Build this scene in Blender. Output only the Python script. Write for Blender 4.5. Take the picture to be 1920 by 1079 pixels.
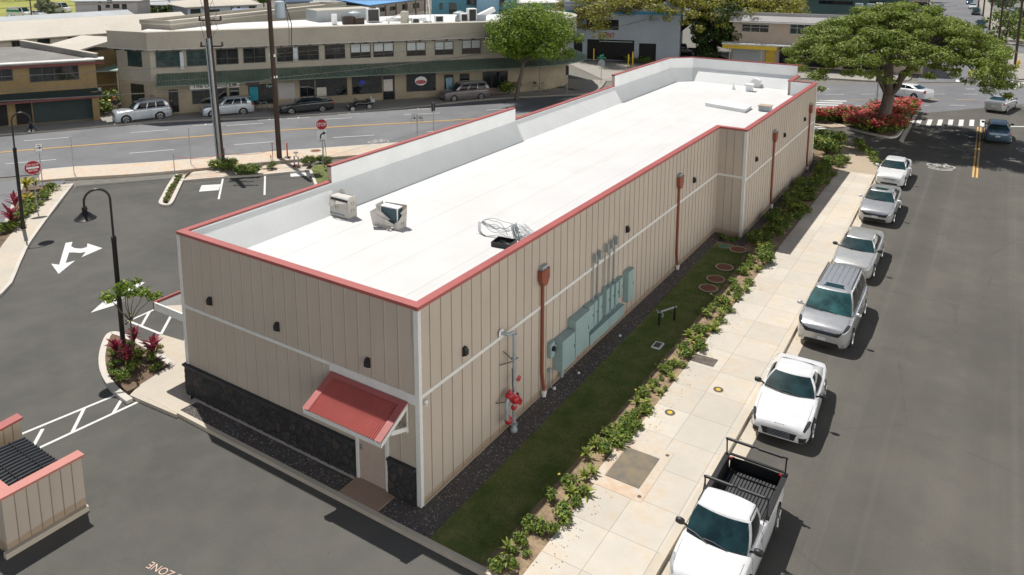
import bpy, bmesh, math, random
from mathutils import Vector, Matrix, Euler
R = math.radians
for o in list(bpy.data.objects): bpy.data.objects.remove(o)
scene = bpy.context.scene
COL = scene.collection
rnd = random.Random(7)

# ---------------------------------------------------------------- camera
CAM = Vector((12.0863, -14.441, 14.885)); YAW, PITCH, ROLL, FPX, CX, CY = 0.5679, 0.1733, 0.0022, 1447.454, 959.16, 161.18
_f = Vector((-math.sin(YAW)*math.cos(PITCH), math.cos(YAW)*math.cos(PITCH), -math.sin(PITCH)))
_r0 = Vector((math.cos(YAW), math.sin(YAW), 0)); _u0 = _r0.cross(_f)
_r = math.cos(ROLL)*_r0 + math.sin(ROLL)*_u0; _u = -math.sin(ROLL)*_r0 + math.cos(ROLL)*_u0
cd = bpy.data.cameras.new('camera'); cam = bpy.data.objects.new('camera', cd); COL.objects.link(cam)
cam.matrix_world = Matrix(((_r.x, _u.x, -_f.x, CAM.x), (_r.y, _u.y, -_f.y, CAM.y), (_r.z, _u.z, -_f.z, CAM.z), (0, 0, 0, 1)))
cd.sensor_width = 36; cd.lens = FPX/1920*36; cd.shift_x = -(CX-960)/1920; cd.shift_y = (CY-539.5)/1920
cd.clip_start = 0.1; cd.clip_end = 3000
scene.camera = cam

def P(px, py, z=0.0):
    """surveyed point of the place: where the sight line through a photo pixel meets the level z"""
    v = _f + _r*((px-CX)/FPX) - _u*((py-CY)/FPX)
    return CAM + v*((z-CAM.z)/v.z)
def P2(px, py, z=0.0):
    p = P(px, py, z); return (p.x, p.y)

# ---------------------------------------------------------------- light
SUN = Vector((-.47, .193, 1.0)).normalized()
sun_el = math.asin(SUN.z); sun_az = math.atan2(SUN.x, SUN.y)
ld = bpy.data.lights.new('sun', 'SUN'); ld.energy = 4.95; ld.angle = R(0.53); ld.color = (1.0, 0.955, 0.89)
sun = bpy.data.objects.new('sun', ld); COL.objects.link(sun)
sun.rotation_euler = SUN.to_track_quat('Z', 'Y').to_euler(); sun.location = (0, 0, 60)
W = bpy.data.worlds.new('World'); scene.world = W; W.use_nodes = True
nt = W.node_tree; nt.nodes.clear()
sky = nt.nodes.new('ShaderNodeTexSky'); sky.sky_type = 'NISHITA'; sky.sun_disc = False
sky.sun_elevation = sun_el; sky.sun_rotation = sun_az; sky.air_density = 1.0; sky.dust_density = 1.5; sky.ozone_density = 1.0
# scattered trade-wind clouds in the sky dome, seen in the glass and the car paint
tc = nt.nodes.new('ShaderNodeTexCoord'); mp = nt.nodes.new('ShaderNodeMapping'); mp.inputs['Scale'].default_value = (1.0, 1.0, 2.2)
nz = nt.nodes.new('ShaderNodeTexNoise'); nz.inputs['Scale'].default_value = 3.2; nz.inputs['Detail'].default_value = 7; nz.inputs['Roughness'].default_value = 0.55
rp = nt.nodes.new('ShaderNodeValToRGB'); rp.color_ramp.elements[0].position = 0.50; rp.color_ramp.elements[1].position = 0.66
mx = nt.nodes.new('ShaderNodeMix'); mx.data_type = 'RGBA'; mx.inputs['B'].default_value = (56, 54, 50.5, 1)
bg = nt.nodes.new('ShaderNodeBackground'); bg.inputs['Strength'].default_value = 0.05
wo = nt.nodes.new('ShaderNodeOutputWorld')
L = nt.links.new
sxy = nt.nodes.new('ShaderNodeSeparateXYZ')   # cloud bank added low streetward and behind the camera to light the shaded walls
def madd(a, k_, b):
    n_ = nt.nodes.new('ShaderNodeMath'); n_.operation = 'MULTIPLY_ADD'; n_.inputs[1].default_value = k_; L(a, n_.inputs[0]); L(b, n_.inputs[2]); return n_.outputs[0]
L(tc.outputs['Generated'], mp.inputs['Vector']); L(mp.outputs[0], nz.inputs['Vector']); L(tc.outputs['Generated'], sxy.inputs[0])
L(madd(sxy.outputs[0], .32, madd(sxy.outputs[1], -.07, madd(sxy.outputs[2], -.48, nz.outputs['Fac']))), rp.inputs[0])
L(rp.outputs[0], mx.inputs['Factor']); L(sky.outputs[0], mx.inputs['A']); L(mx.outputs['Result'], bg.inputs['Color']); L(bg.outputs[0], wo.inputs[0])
scene.view_settings.view_transform = 'Standard'; scene.view_settings.look = 'None'
scene.view_settings.gamma = 1.0; scene.view_settings.exposure = 0.08
scene.render.engine = 'CYCLES'

# ---------------------------------------------------------------- materials
def S(r, g, b):
    f = lambda c: ((c/255)/12.92 if c/255 <= .04045 else ((c/255+.055)/1.055)**2.4)
    return (f(r), f(g), f(b))
class N:
    def __init__(s, name):
        s.m = bpy.data.materials.new(name); s.m.use_nodes = True; s.t = s.m.node_tree
        s.b = s.t.nodes['Principled BSDF']
    def n(s, typ, **kw):
        x = s.t.nodes.new(typ)
        for k, v in kw.items(): setattr(x, k, v)
        return x
    def link(s, a, b): s.t.links.new(a, b)
    def val(s, sock, v):
        if hasattr(v, 'is_linked') or hasattr(v, 'links'): s.link(v, sock)
        else: sock.default_value = v
    def math(s, op, a, b=0.0, c=0.0):
        x = s.n('ShaderNodeMath', operation=op)
        for i, v in enumerate((a, b, c)): s.val(x.inputs[i], v)
        return x.outputs[0]
    def pos(s, kind='pos'):
        if kind == 'pos': return s.n('ShaderNodeNewGeometry').outputs['Position']
        return s.n('ShaderNodeTexCoord').outputs['Object']
    def noise(s, vec, scale, detail=3, rough=.55, stretch=None):
        if stretch:
            mpn = s.n('ShaderNodeMapping'); mpn.inputs['Scale'].default_value = stretch; s.link(vec, mpn.inputs[0]); vec = mpn.outputs[0]
        x = s.n('ShaderNodeTexNoise'); s.link(vec, x.inputs['Vector']); x.inputs['Scale'].default_value = scale
        x.inputs['Detail'].default_value = detail; x.inputs['Roughness'].default_value = rough
        return x.outputs['Fac']
    def ramp(s, fac, a, b, c0=(0, 0, 0, 1), c1=(1, 1, 1, 1)):
        x = s.n('ShaderNodeValToRGB'); s.link(fac, x.inputs[0])
        x.color_ramp.elements[0].position = a; x.color_ramp.elements[1].position = b
        x.color_ramp.elements[0].color = c0; x.color_ramp.elements[1].color = c1
        return x.outputs[0]
    def mix(s, fac, a, b, mode='MIX'):
        x = s.n('ShaderNodeMix', data_type='RGBA', blend_type=mode)
        for nm, v in (('Factor', fac), ('A', a), ('B', b)):
            if isinstance(v, tuple) and len(v) == 3: v = v + (1,)
            s.val(x.inputs[nm], v)
        return x.outputs['Result']
    def bump(s, h, strength=.3, dist=.02):
        x = s.n('ShaderNodeBump'); x.inputs['Strength'].default_value = strength; x.inputs['Distance'].default_value = dist
        s.link(h, x.inputs['Height']); s.link(x.outputs[0], s.b.inputs['Normal'])
    def fin(s, col=None, rough=.8, metal=0.0, spec=None):
        if col is not None:
            if isinstance(col, tuple) and len(col) == 3: col = col + (1,)
            s.val(s.b.inputs['Base Color'], col)
        s.val(s.b.inputs['Roughness'], rough); s.b.inputs['Metallic'].default_value = metal
        if spec is not None: s.b.inputs['Specular IOR Level'].default_value = spec
        return s.m
def mul(c, k): return tuple(min(1, x*k) for x in c)
def pm(name, c, rough=.75, var=.14, scale=.8, fine=14., fvar=.06, metal=0., kind='obj', bump=0., spec=None, c2=None, stretch=None):
    """plain painted / cast surface: base colour with slow and fine mottling"""
    k = N(name); v = k.pos(kind)
    a = k.noise(v, scale, 4, .6, stretch)
    col = k.mix(k.ramp(a, .3, .7), mul(c, 1-var), c2 if c2 else mul(c, 1+var))
    f = k.noise(v, fine, 2)
    col = k.mix(k.ramp(f, .25, .75), k.mix(1.0, col, (1-fvar,)*3, 'MULTIPLY'), k.mix(1.0, col, (1+fvar,)*3, 'MULTIPLY'))
    if bump: k.bump(f, bump)
    return k.fin(col, rough, metal, spec)
M = {}
def paint(name, c, metallic=.0, rough=.3, coat=.8):
    k = N(name); v = k.pos('obj')
    a = k.noise(v, 3.0, 3)
    col = k.mix(k.ramp(a, .35, .65), mul(c, .94), mul(c, 1.04))
    k.fin(col, rough, metallic); k.b.inputs['Coat Weight'].default_value = coat; k.b.inputs['Coat Roughness'].default_value = .05
    return k.m
def glass(name, c, rough=.04, ior=1.6):
    k = N(name); a = k.noise(k.pos('obj'), 2.2, 4)
    k.fin(k.mix(k.ramp(a, .35, .7), mul(c, .55), mul(c, 1.6)), rough); k.b.inputs['IOR'].default_value = ior
    return k.m
M['carglass'] = glass('car_glass', (.012, .035, .038), .03, 1.75)
M['sideglass'] = glass('side_window_glass', (.006, .011, .012), .05, 1.36)
M['carglass_teal'] = glass('windshield_glass', (.022, .075, .078), .03, 1.75)
M['winglass'] = glass('window_glass', (.012, .016, .018), .05, 1.6)
M['winglass_teal'] = glass('curtained_window_glass', (.02, .045, .045), .06, 1.6)
M['curtain'] = pm('white_curtain', (.42, .46, .47), .9, .1, 6, stretch=(8, 8, .3))
M['rubber'] = pm('tyre_rubber', (.022, .022, .023), .85, .2, 6)
M['alloy'] = pm('alloy_rim', (.5, .51, .52), .32, .06, 6, metal=.85)
M['blackplastic'] = pm('black_plastic', (.014, .014, .015), .5, .2, 5)
M['darkmetal'] = pm('bronze_black_metal', (.012, .011, .011), .35, .2, 3)
M['chrome'] = pm('bright_trim', (.55, .56, .57), .2, .04, 9, metal=1.)
M['lampglass'] = pm('headlamp_lens', (.45, .48, .5), .12, .2, 9, metal=.4)
M['lampdark'] = pm('smoked_lamp', (.05, .055, .06), .1, .2, 9, metal=.2)
M['taillight'] = pm('red_lens', (.28, .012, .015), .15, .2, 7)
M['plate'] = pm('licence_plate', (.62, .64, .66), .5, .05, 9)
M['galv'] = pm('galvanised_steel', (.33, .37, .39), .5, .15, 4, metal=.2)
M['elecbox'] = pm('grey_blue_enamel', (.27, .375, .375), .5, .07, 1.5)
M['white'] = pm('white_paint', (.72, .73, .73), .6, .04, 1.5)
M['redpaint'] = pm('red_enamel', (.42, .02, .03), .35, .1, 6)
M['signred'] = pm('red_sheeting', (.36, .012, .025), .45, .05, 3)
M['signwhite'] = pm('white_sheeting', (.74, .75, .76), .5, .03, 3)
M['ink'] = pm('black_sheeting', (.012, .012, .014), .5, .05, 3)
M['green_sign'] = pm('green_sheeting', (.01, .2, .12), .5, .05, 3)
M['orange'] = pm('orange_plastic', (.6, .1, .03), .6, .1, 3)
M['yellow'] = pm('yellow_enamel', (.62, .42, .03), .45, .1, 3)
M['wood_pole'] = pm('creosoted_timber', (.055, .036, .028), .9, .35, 2.5, stretch=(6, 6, .4))
M['bark'] = pm('grey_bark', (.13, .105, .085), .95, .3, 2.5, bump=.5, stretch=(4, 4, .8))
M['darkbark'] = pm('dark_bark', (.07, .055, .045), .95, .3, 2.5, bump=.5, stretch=(4, 4, .8))

# ---------------------------------------------------------------- mesh and object helpers
class MB:
    def __init__(s): s.v = []; s.f = []; s.mi = []; s.cur = 0
    def add(s, vs, fs):
        o = len(s.v); s.v += [tuple(v) for v in vs]
        for f in fs: s.f.append(tuple(i+o for i in f)); s.mi.append(s.cur)
        return s
    def box(s, c, d, rz=0.0, tilt=None):
        hx, hy, hz = d[0]/2, d[1]/2, d[2]/2
        vs = [Vector((x, y, z)) for z in (-hz, hz) for x, y in ((-hx, -hy), (hx, -hy), (hx, hy), (-hx, hy))]
        m = Euler((tilt[0], tilt[1], rz)).to_matrix() if tilt else Matrix.Rotation(rz, 3, 'Z')
        vs = [m @ v + Vector(c) for v in vs]
        return s.add(vs, [(3, 2, 1, 0), (4, 5, 6, 7), (0, 1, 5, 4), (1, 2, 6, 5), (2, 3, 7, 6), (3, 0, 4, 7)])
    def bb(s, x0, x1, y0, y1, z0, z1): return s.box(((x0+x1)/2, (y0+y1)/2, (z0+z1)/2), (abs(x1-x0), abs(y1-y0), abs(z1-z0)))
    def prism(s, poly, z0, z1):
        n = len(poly); a = sum(poly[i][0]*poly[(i+1) % n][1]-poly[(i+1) % n][0]*poly[i][1] for i in range(n))
        if a < 0: poly = poly[::-1]
        vs = [(x, y, z0) for x, y in poly]+[(x, y, z1) for x, y in poly]
        return s.add(vs, [tuple(range(n-1, -1, -1)), tuple(range(n, 2*n))]+[(i, (i+1) % n, n+(i+1) % n, n+i) for i in range(n)])
    def sheet(s, poly, z):
        n = len(poly); a = sum(poly[i][0]*poly[(i+1) % n][1]-poly[(i+1) % n][0]*poly[i][1] for i in range(n))
        if a < 0: poly = poly[::-1]
        return s.add([(x, y, z) for x, y in poly], [tuple(range(n))])
    def quad(s, a, b, c, d): return s.add([a, b, c, d], [(0, 1, 2, 3)])
    def tube(s, pts, rad, n=8, cap=True):
        pts = [Vector(p) for p in pts]; k = len(pts)
        rs = rad if isinstance(rad, (list, tuple)) else [rad]*k
        vs = []; up = None
        for i, p in enumerate(pts):
            t = (pts[min(i+1, k-1)]-pts[max(i-1, 0)]).normalized()
            if up is None: up = Vector((0, 0, 1)) if abs(t.z) < .9 else Vector((1, 0, 0))
            a = t.cross(up)
            if a.length < 1e-4: a = t.orthogonal()
            a.normalize(); b = a.cross(t).normalized(); up = b
            for j in range(n):
                w = 2*math.pi*j/n; vs.append(p+(a*math.cos(w)+b*math.sin(w))*rs[i])
        fs = [(i*n+j, i*n+(j+1) % n, (i+1)*n+(j+1) % n, (i+1)*n+j) for i in range(k-1) for j in range(n)]
        fs = [f[::-1] for f in fs]
        if cap: fs += [tuple(range(n)), tuple(range((k-1)*n, k*n))[::-1]]
        return s.add(vs, fs)
    def lathe(s, prof, c=(0, 0, 0), n=16, axis='z'):
        vs = []; k = len(prof)
        for r, z in prof:
            for j in range(n):
                w = 2*math.pi*j/n; x, y = r*math.cos(w), r*math.sin(w)
                v = (x, y, z) if axis == 'z' else ((z, x, y) if axis == 'x' else (y, z, x))
                vs.append((v[0]+c[0], v[1]+c[1], v[2]+c[2]))
        fs = [(i*n+j, i*n+(j+1) % n, (i+1)*n+(j+1) % n, (i+1)*n+j) for i in range(k-1) for j in range(n)]
        fs += [tuple(range(n))[::-1], tuple(range((k-1)*n, k*n))]
        return s.add(vs, fs)
    def grid(s, fn, nu, nv, flip=False, closed_u=False):
        vs = [fn(i/nu, j/nv) for j in range(nv+1) for i in range(nu+(0 if closed_u else 1))]
        w = nu if closed_u else nu+1; fs = []
        for j in range(nv):
            for i in range(nu):
                q = (j*w+i, j*w+(i+1) % w if closed_u else j*w+i+1, (j+1)*w+((i+1) % w if closed_u else i+1), (j+1)*w+i)
                fs.append(q[::-1] if flip else q)
        return s.add(vs, fs)
    def solid(s, pts, th):
        """a thin solid panel from a 4-gon"""
        p = [Vector(q) for q in pts]; nrm = (p[1]-p[0]).cross(p[3]-p[0]).normalized()*th
        a = [q-nrm/2 for q in p]+[q+nrm/2 for q in p]
        return s.add(a, [(3, 2, 1, 0), (4, 5, 6, 7), (0, 1, 5, 4), (1, 2, 6, 5), (2, 3, 7, 6), (3, 0, 4, 7)])
    def mesh(s, name, mats, smooth=None):
        me = bpy.data.meshes.new(name); me.from_pydata(s.v, [], s.f)
        for m in (mats if isinstance(mats, (list, tuple)) else [mats]): me.materials.append(m)
        if isinstance(mats, (list, tuple)) and len(mats) > 1: me.polygons.foreach_set('material_index', s.mi)
        if smooth is not None:
            me.polygons.foreach_set('use_smooth', [True]*len(me.polygons))
            me.set_sharp_from_angle(angle=R(smooth))
        me.update(); return me
    def build(s, name, mats, parent=None, smooth=None, loc=None, rot=None, label=None):
        """ONE object; vertices are in world space unless the parent is turned, then in its local space"""
        o = bpy.data.objects.new(name, s.mesh(name, mats, smooth)); COL.objects.link(o)
        if parent is not None:
            o.parent = parent
            if parent.get('_w'): o.matrix_parent_inverse = Matrix.Translation(-Vector(parent['_w']))
        if loc is not None: o.location = loc
        if rot is not None: o.rotation_euler = rot
        if label: o['label'] = label
        return o
def tag(o, label=None, cat=None, group=None, kind=None):
    if label: o['label'] = label
    if cat: o['category'] = cat
    if group: o['group'] = group
    if kind: o['kind'] = kind
    return o
def root(name, loc, label, cat, group=None, rz=0.0, world=False):
    """an Empty at the base of a thing; world=True: its parts are modelled in world coordinates"""
    o = bpy.data.objects.new(name, None); COL.objects.link(o); o.empty_display_size = .2
    o.location = loc; o.rotation_euler = (0, 0, rz)
    if world: o['_w'] = tuple(loc)
    return tag(o, label, cat, group)
def copy_tree(o, parent=None):
    kids = [c for c in bpy.data.objects if c.parent == o]
    c = o.copy(); COL.objects.link(c)
    if parent is not None: c.parent = parent
    for k in kids: copy_tree(k, c)
    return c
def text_mesh(body, size, mat, extrude=.002, bold=False, align='CENTER', name='lettering', parent=None):
    cu = bpy.data.curves.new(name, 'FONT'); cu.body = body; cu.size = size; cu.align_x = align; cu.align_y = 'CENTER'; cu.extrude = extrude
    if bold: cu.offset = size*.012
    o = bpy.data.objects.new('tmp_text', cu); COL.objects.link(o)
    dg = bpy.context.evaluated_depsgraph_get(); me = bpy.data.meshes.new_from_object(o.evaluated_get(dg))
    bpy.data.objects.remove(o); bpy.data.curves.remove(cu)
    me.name = name; me.materials.clear(); me.materials.append(mat)
    t = bpy.data.objects.new(name, me); COL.objects.link(t)
    if parent is not None: t.parent = parent
    return t
def basis(xdir, ydir, loc):
    x = Vector(xdir).normalized(); y = Vector(ydir).normalized(); z = x.cross(y)
    return Matrix(((x.x, y.x, z.x, loc[0]), (x.y, y.y, z.y, loc[1]), (x.z, y.z, z.z, loc[2]), (0, 0, 0, 1)))
# ================================================================ the ground
ZA = -0.13                                  # asphalt level; walks, beds and the building stand on z = 0
def asphalt(name, c, stain, lane=None, crk=.2, sw=.30):
    k = N(name); v = k.pos()
    a = k.noise(v, .18, 5, .62); b = k.noise(v, 1.1, 4, .6); f = k.noise(v, 38, 2)
    col = k.mix(k.ramp(a, .36, .66), mul(c, .84), mul(c, 1.12))
    col = k.mix(k.math('MULTIPLY', k.ramp(k.math('ADD', k.math('MULTIPLY', b, .6), k.math('MULTIPLY', a, .4)), .44, .66), sw), col, stain)
    if lane:   # tyre-worn and oil-darkened bands along the lane direction
        ln = k.noise(v, 1.0, 3, .5, lane)
        col = k.mix(k.math('MULTIPLY', k.ramp(ln, .40, .68), .42), col, mul(c, .66))
        sm = k.noise(v, 1.0, 4, .6, tuple(q*3.3 if q > .2 else q for q in lane))
        col = k.mix(k.math('MULTIPLY', k.ramp(sm, .56, .74), .3), col, mul(c, 1.5))
    vo = k.n('ShaderNodeTexVoronoi', feature='DISTANCE_TO_EDGE'); k.link(v, vo.inputs['Vector']); vo.inputs['Scale'].default_value = .16
    wob = k.noise(v, 1.6, 5, .7)
    crack = k.math('LESS_THAN', k.math('ADD', vo.outputs['Distance'], k.math('MULTIPLY', wob, .05)), .0285)
    col = k.mix(k.math('MULTIPLY', crack, crk), col, mul(c, .45))
    sp = k.n('ShaderNodeTexVoronoi'); k.link(v, sp.inputs['Vector']); sp.inputs['Scale'].default_value = 1.3
    spot = k.math('LESS_THAN', sp.outputs['Distance'], .035)
    col = k.mix(k.math('MULTIPLY', spot, .5), col, mul(c, .4))
    col = k.mix(k.ramp(f, .2, .8), k.mix(1.0, col, (.8,)*3, 'MULTIPLY'), k.mix(1.0, col, (1.2,)*3, 'MULTIPLY'))
    k.bump(f, .25, .01)
    return k.fin(col, .88, 0, .3)
M['asph_main'] = asphalt('main_street_asphalt', (.160, .165, .175), (.20, .20, .20))
M['asph_side'] = asphalt('side_street_asphalt', (.100, .096, .086), (.15, .128, .094), lane=(.55, .018, 1))
M['asph_lot'] = asphalt('parking_lot_asphalt', (.088, .087, .081), (.128, .117, .098), crk=.06, sw=.40)
def concrete(name, c, stain, joints=None, sw=.5):
    k = N(name); v = k.pos()
    a = k.noise(v, .45, 5, .65); b = k.noise(v, 2.6, 5, .65); f = k.noise(v, 40, 2)
    col = k.mix(k.ramp(a, .35, .7), mul(c, .9), mul(c, 1.08))
    st = k.ramp(k.math('ADD', k.math('MULTIPLY', a, .55), k.math('MULTIPLY', b, .45)), .47, .66)
    col = k.mix(k.math('MULTIPLY', st, sw), col, stain)
    col = k.mix(k.ramp(f, .2, .8), k.mix(1.0, col, (.93,)*3, 'MULTIPLY'), k.mix(1.0, col, (1.06,)*3, 'MULTIPLY'))
    if joints:
        sx = k.n('ShaderNodeSeparateXYZ'); k.link(v, sx.inputs[0]); out = None
        for ax, step, off, w in joints:
            q = k.math('ABSOLUTE', k.math('SUBTRACT', k.math('FRACT', k.math('DIVIDE', k.math('SUBTRACT', sx.outputs[ax], off), step)), .5))
            j = k.math('GREATER_THAN', q, .5-w/step/2)
            out = j if out is None else k.math('MAXIMUM', out, j)
        col = k.mix(k.math('MULTIPLY', out, .62), col, mul(c, .38))
        # every slab of its own tone
        cell = k.n('ShaderNodeTexWhiteNoise', noise_dimensions='2D')
        cx = k.math('FLOOR', k.math('DIVIDE', k.math('SUBTRACT', sx.outputs[0], joints[0][2]), joints[0][1]))
        cy = k.math('FLOOR', k.math('DIVIDE', k.math('SUBTRACT', sx.outputs[1], joints[-1][2]), joints[-1][1]))
        cb = k.n('ShaderNodeCombineXYZ'); k.link(cx, cb.inputs[0]); k.link(cy, cb.inputs[1]); k.link(cb.outputs[0], cell.inputs[0])
        col = k.mix(cell.outputs['Value'], k.mix(1.0, col, (.92, .91, .90), 'MULTIPLY'), k.mix(1.0, col, (1.05, 1.04, 1.03), 'MULTIPLY'))
    k.bump(f, .12, .006)
    return k.fin(col, .85, 0, .3)
M['conc_walk'] = concrete('sidewalk_concrete', (.53, .50, .445), (.50, .37, .22), [(0, 1.32, 3.35, .018), (1, 1.53, .42, .018)], .5)
M['conc'] = concrete('plain_concrete', (.50, .455, .385), (.45, .33, .2), None, .5)
M['conc_white'] = concrete('pale_concrete', (.56, .53, .48), (.50, .36, .24), None, .3)
M['conc_orange'] = concrete('stained_concrete', (.54, .48, .40), (.50, .29, .15), None, .8)
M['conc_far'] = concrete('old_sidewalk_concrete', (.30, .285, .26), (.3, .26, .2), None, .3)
M['conc_old'] = concrete('brown_old_concrete', (.40, .335, .255), (.34, .25, .16), None, .5)
M['kerb'] = concrete('kerb_concrete', (.52, .47, .39), (.42, .32, .2), None, .4)
def marking(name, c):
    k = N(name); v = k.pos(); a = k.noise(v, 5, 5, .7); f = k.noise(v, 30, 3)
    col = k.mix(k.math('MULTIPLY', k.ramp(a, .52, .8), .55), c, mul(c, .55))
    col = k.mix(k.math('MULTIPLY', k.ramp(f, .5, .85), .35), col, mul(c, .5))
    return k.fin(col, .7)
M['mark'] = marking('white_road_paint', (.62, .62, .60)); M['markworn'] = marking('worn_white_road_paint', (.42, .42, .41))
M['marky'] = marking('yellow_road_paint', (.58, .36, .11))
M['zone'] = marking('salmon_road_paint', (.55, .40, .31))
M['soil'] = pm('brown_soil', (.14, .095, .06), .95, .35, 2.2, 24, .25, kind='pos', bump=.6)
M['mulch'] = pm('dry_mulch', (.24, .175, .11), .95, .4, 3, 26, .3, kind='pos', bump=.6)
M['lawn'] = pm('lawn_turf', (.085, .150, .018), .9, .35, 1.1, 40, .35, kind='pos', bump=.8, c2=(.19, .19, .06))
M['field'] = pm('park_grass', (.26, .27, .05), .95, .25, .05, 3, .15, kind='pos')
M['verge'] = pm('dry_verge_grass', (.2, .2, .1), .95, .3, .4, 6, .2, kind='pos')
k = N('dark_gravel'); v = k.pos()
vo = k.n('ShaderNodeTexVoronoi'); k.link(v, vo.inputs['Vector']); vo.inputs['Scale'].default_value = 42
cr = k.ramp(vo.outputs['Color'], .05, .95, (.035, .031, .031, 1), (.155, .137, .130, 1))
v2 = k.n('ShaderNodeTexVoronoi'); k.link(v, v2.inputs['Vector']); v2.inputs['Scale'].default_value = 26
sx = k.n('ShaderNodeSeparateColor'); k.link(v2.outputs['Color'], sx.inputs[0])
col = k.mix(k.math('GREATER_THAN', sx.outputs[0], .94), cr, (.34, .3, .26))
dirt = k.noise(v, 1.4, 4); col = k.mix(k.math('MULTIPLY', k.ramp(dirt, .5, .75), .5), col, (.11, .075, .05))
k.bump(vo.outputs['Distance'], .9, .03); M['gravel'] = k.fin(col, .9)

def structure(name, mb, mat, **kw):
    o = mb.build(name, mat, **kw); o['kind'] = 'structure'; return o
def poly_px(pts, z=0.0): return [P2(x, y, z) for x, y in pts]
def densify(pl, n=6):
    """Catmull-Rom through the points of an open line"""
    out = []
    for i in range(len(pl)-1):
        p0 = Vector(pl[max(i-1, 0)]); p1 = Vector(pl[i]); p2 = Vector(pl[i+1]); p3 = Vector(pl[min(i+2, len(pl)-1)])
        for j in range(n):
            t = j/n; out.append(tuple(.5*((2*p1)+(p2-p0)*t+(2*p0-5*p1+4*p2-p3)*t*t+(3*p1-p0-3*p2+p3)*t**3)))
    return out+[tuple(pl[-1])]
def offset(pl, dist):
    out = []
    for i, p in enumerate(pl):
        a = Vector(pl[max(i-1, 0)]); b = Vector(pl[min(i+1, len(pl)-1)]); t = (b-a).normalized()
        out.append((p[0]-t.y*dist, p[1]+t.x*dist))
    return out
def ribbon(mb, pl, w0, w1, z):
    a, b = offset(pl, w0), offset(pl, w1)
    for i in range(len(pl)-1): mb.quad((*a[i], z), (*a[i+1], z), (*b[i+1], z), (*b[i], z))
    return mb
def slab(mb, pl, w0, w1, z0, z1):
    """a long raised strip (walk, kerb) along a line"""
    a, b = offset(pl, w0), offset(pl, w1)
    for i in range(len(pl)-1): mb.prism([a[i], a[i+1], b[i+1], b[i]], z0, z1)
    return mb
def dashes(mb, pl, off, w, L_, gap, z, s0=0., s1=1e9):
    """painted dashes along a line"""
    q = offset(pl, off); acc = 0.
    for i in range(len(q)-1):
        a, b = Vector(q[i]), Vector(q[i+1]); seg = (b-a).length; t = (b-a)/seg; nn = Vector((-t.y, t.x))*w/2; u = 0.
        step = .5
        while u < seg:
            e = min(u+step, seg); m = acc+u
            if m % (L_+gap) < L_ and s0 <= m <= s1:
                p, r_ = a+t*u, a+t*e
                mb.quad((*(p-nn), z), (*(r_-nn), z), (*(r_+nn), z), (*(p+nn), z))
            u = e
        acc += seg
    return mb

structure('ground', MB().sheet([(-700, -300), (700, -300), (700, 900), (-700, 900)], -.19), pm('town_ground', (.2, .19, .17), .95, .3, .06, 2, .15, kind='pos', c2=(.17, .165, .145)))
# main street with its centre line
CL = densify([(-80, -32), (-63, -6), (-50.55, 12.33), (-45.13, 20.02), (-37.64, 29.84), (-28.11, 40.61), (-17.2, 53.6), (-6.2, 65.3), (3.6, 72.9), (13.2, 78.9), (40, 94), (110, 131)], 5)
structure('main_street', ribbon(MB(), CL, -7.6, 9.2, ZA-.012), M['asph_main'])
structure('side_street', MB().sheet([(6.2, -60), (30, -60), (24, 40), (19.5, 64), (17, 80), (6.0, 66), (5.4, 58), (-.5, 58.5), (-4.5, 52), (.6, 45), (5.4, 41), (5.8, 24)], ZA-.006), M['asph_side'])
structure('far_street', MB().sheet([(4.2, 86), (13.5, 92), (12.2, 118), (9.9, 156), (4.3, 269), (-3, 420), (-14, 420), (-6.8, 262), (-.6, 165), (2.0, 120)], ZA-.008), M['asph_main'])
structure('cross_lane', MB().sheet([(9.5, 124.5), (60, 118), (60, 126), (9, 134)], ZA-.01), M['asph_main'])
structure('parking_lot', MB().sheet([(-37.4, 10.9), (-33.6, 15.5), (-28.4, 20.8), (-20, 31), (-11, 38), (-10.2, 10), (-10.2, -.8), (6.2, -.8), (6.2, -60), (-21, -60), (-21.5, -6), (-23.4, 0), (-27.4, 2.35)], ZA), M['asph_lot'])
structure('neighbouring_lot', MB().sheet([(-47, 3), (-40.5, 11.5), (-38.9, 11), (-33, 4.6), (-28.5, .5), (-26, -8), (-26, -40), (-70, -40)], ZA+.004-.008), M['asph_main'])

# kerbs and walks
KL = densify([(6.22, -30), (6.24, -8), (6.25, 2), (6.30, 9), (6.22, 16), (6.02, 28), (5.74, 41.2)], 4)
structure('sidewalk', MB().prism([(3.58, -30)]+offset(KL, .18)+[(3.44, 41.2), (3.5, 24)], -.19, 0), M['conc_walk'])
structure('street_kerb', slab(MB(), KL, 0, .18, -.19, .004), M['kerb'])
structure('gutter', slab(MB(), KL, -.48, 0, -.19, ZA+.004), M['conc'])
structure('old_sidewalk', MB().prism([(3.4, 41.2), (5.74, 41.2), (5.6, 43.5), (5.0, 46.5), (3.9, 49.2), (2.2, 51.5), (1.1, 50.6), (2.3, 47.8), (3.1, 44.5)], -.19, -.002), M['conc_old'])
nk = [(-53, -3), (-47.5, 5.3), (-42.67, 11.46), (-41.32, 13.29), (-37.79, 17.06), (-33.55, 23.0), (-31.04, 25.97), (-26.5, 31.4), (-17.5, 41.5), (-9.5, 50.2), (-3.2, 55.6)]
nk = densify(nk[2:], 4)
structure('corner_sidewalk', slab(MB(), nk, -2.9, -.16, -.19, 0.0), M['conc_orange'])
structure('corner_kerb', slab(MB(), nk, -.16, .0, -.19, .004), M['conc_white'])
fk = densify([(-75, -10), (-63, 6.5), (-56.3, 14.92), (-53.3, 19.4), (-49.6, 25.2), (-41.43, 33.29), (-36.2, 40.9), (-31.5, 49.4), (-27.2, 54.6), (-24.6, 57.6), (-24.6, 61), (-26.4, 66.5)], 4)
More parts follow.
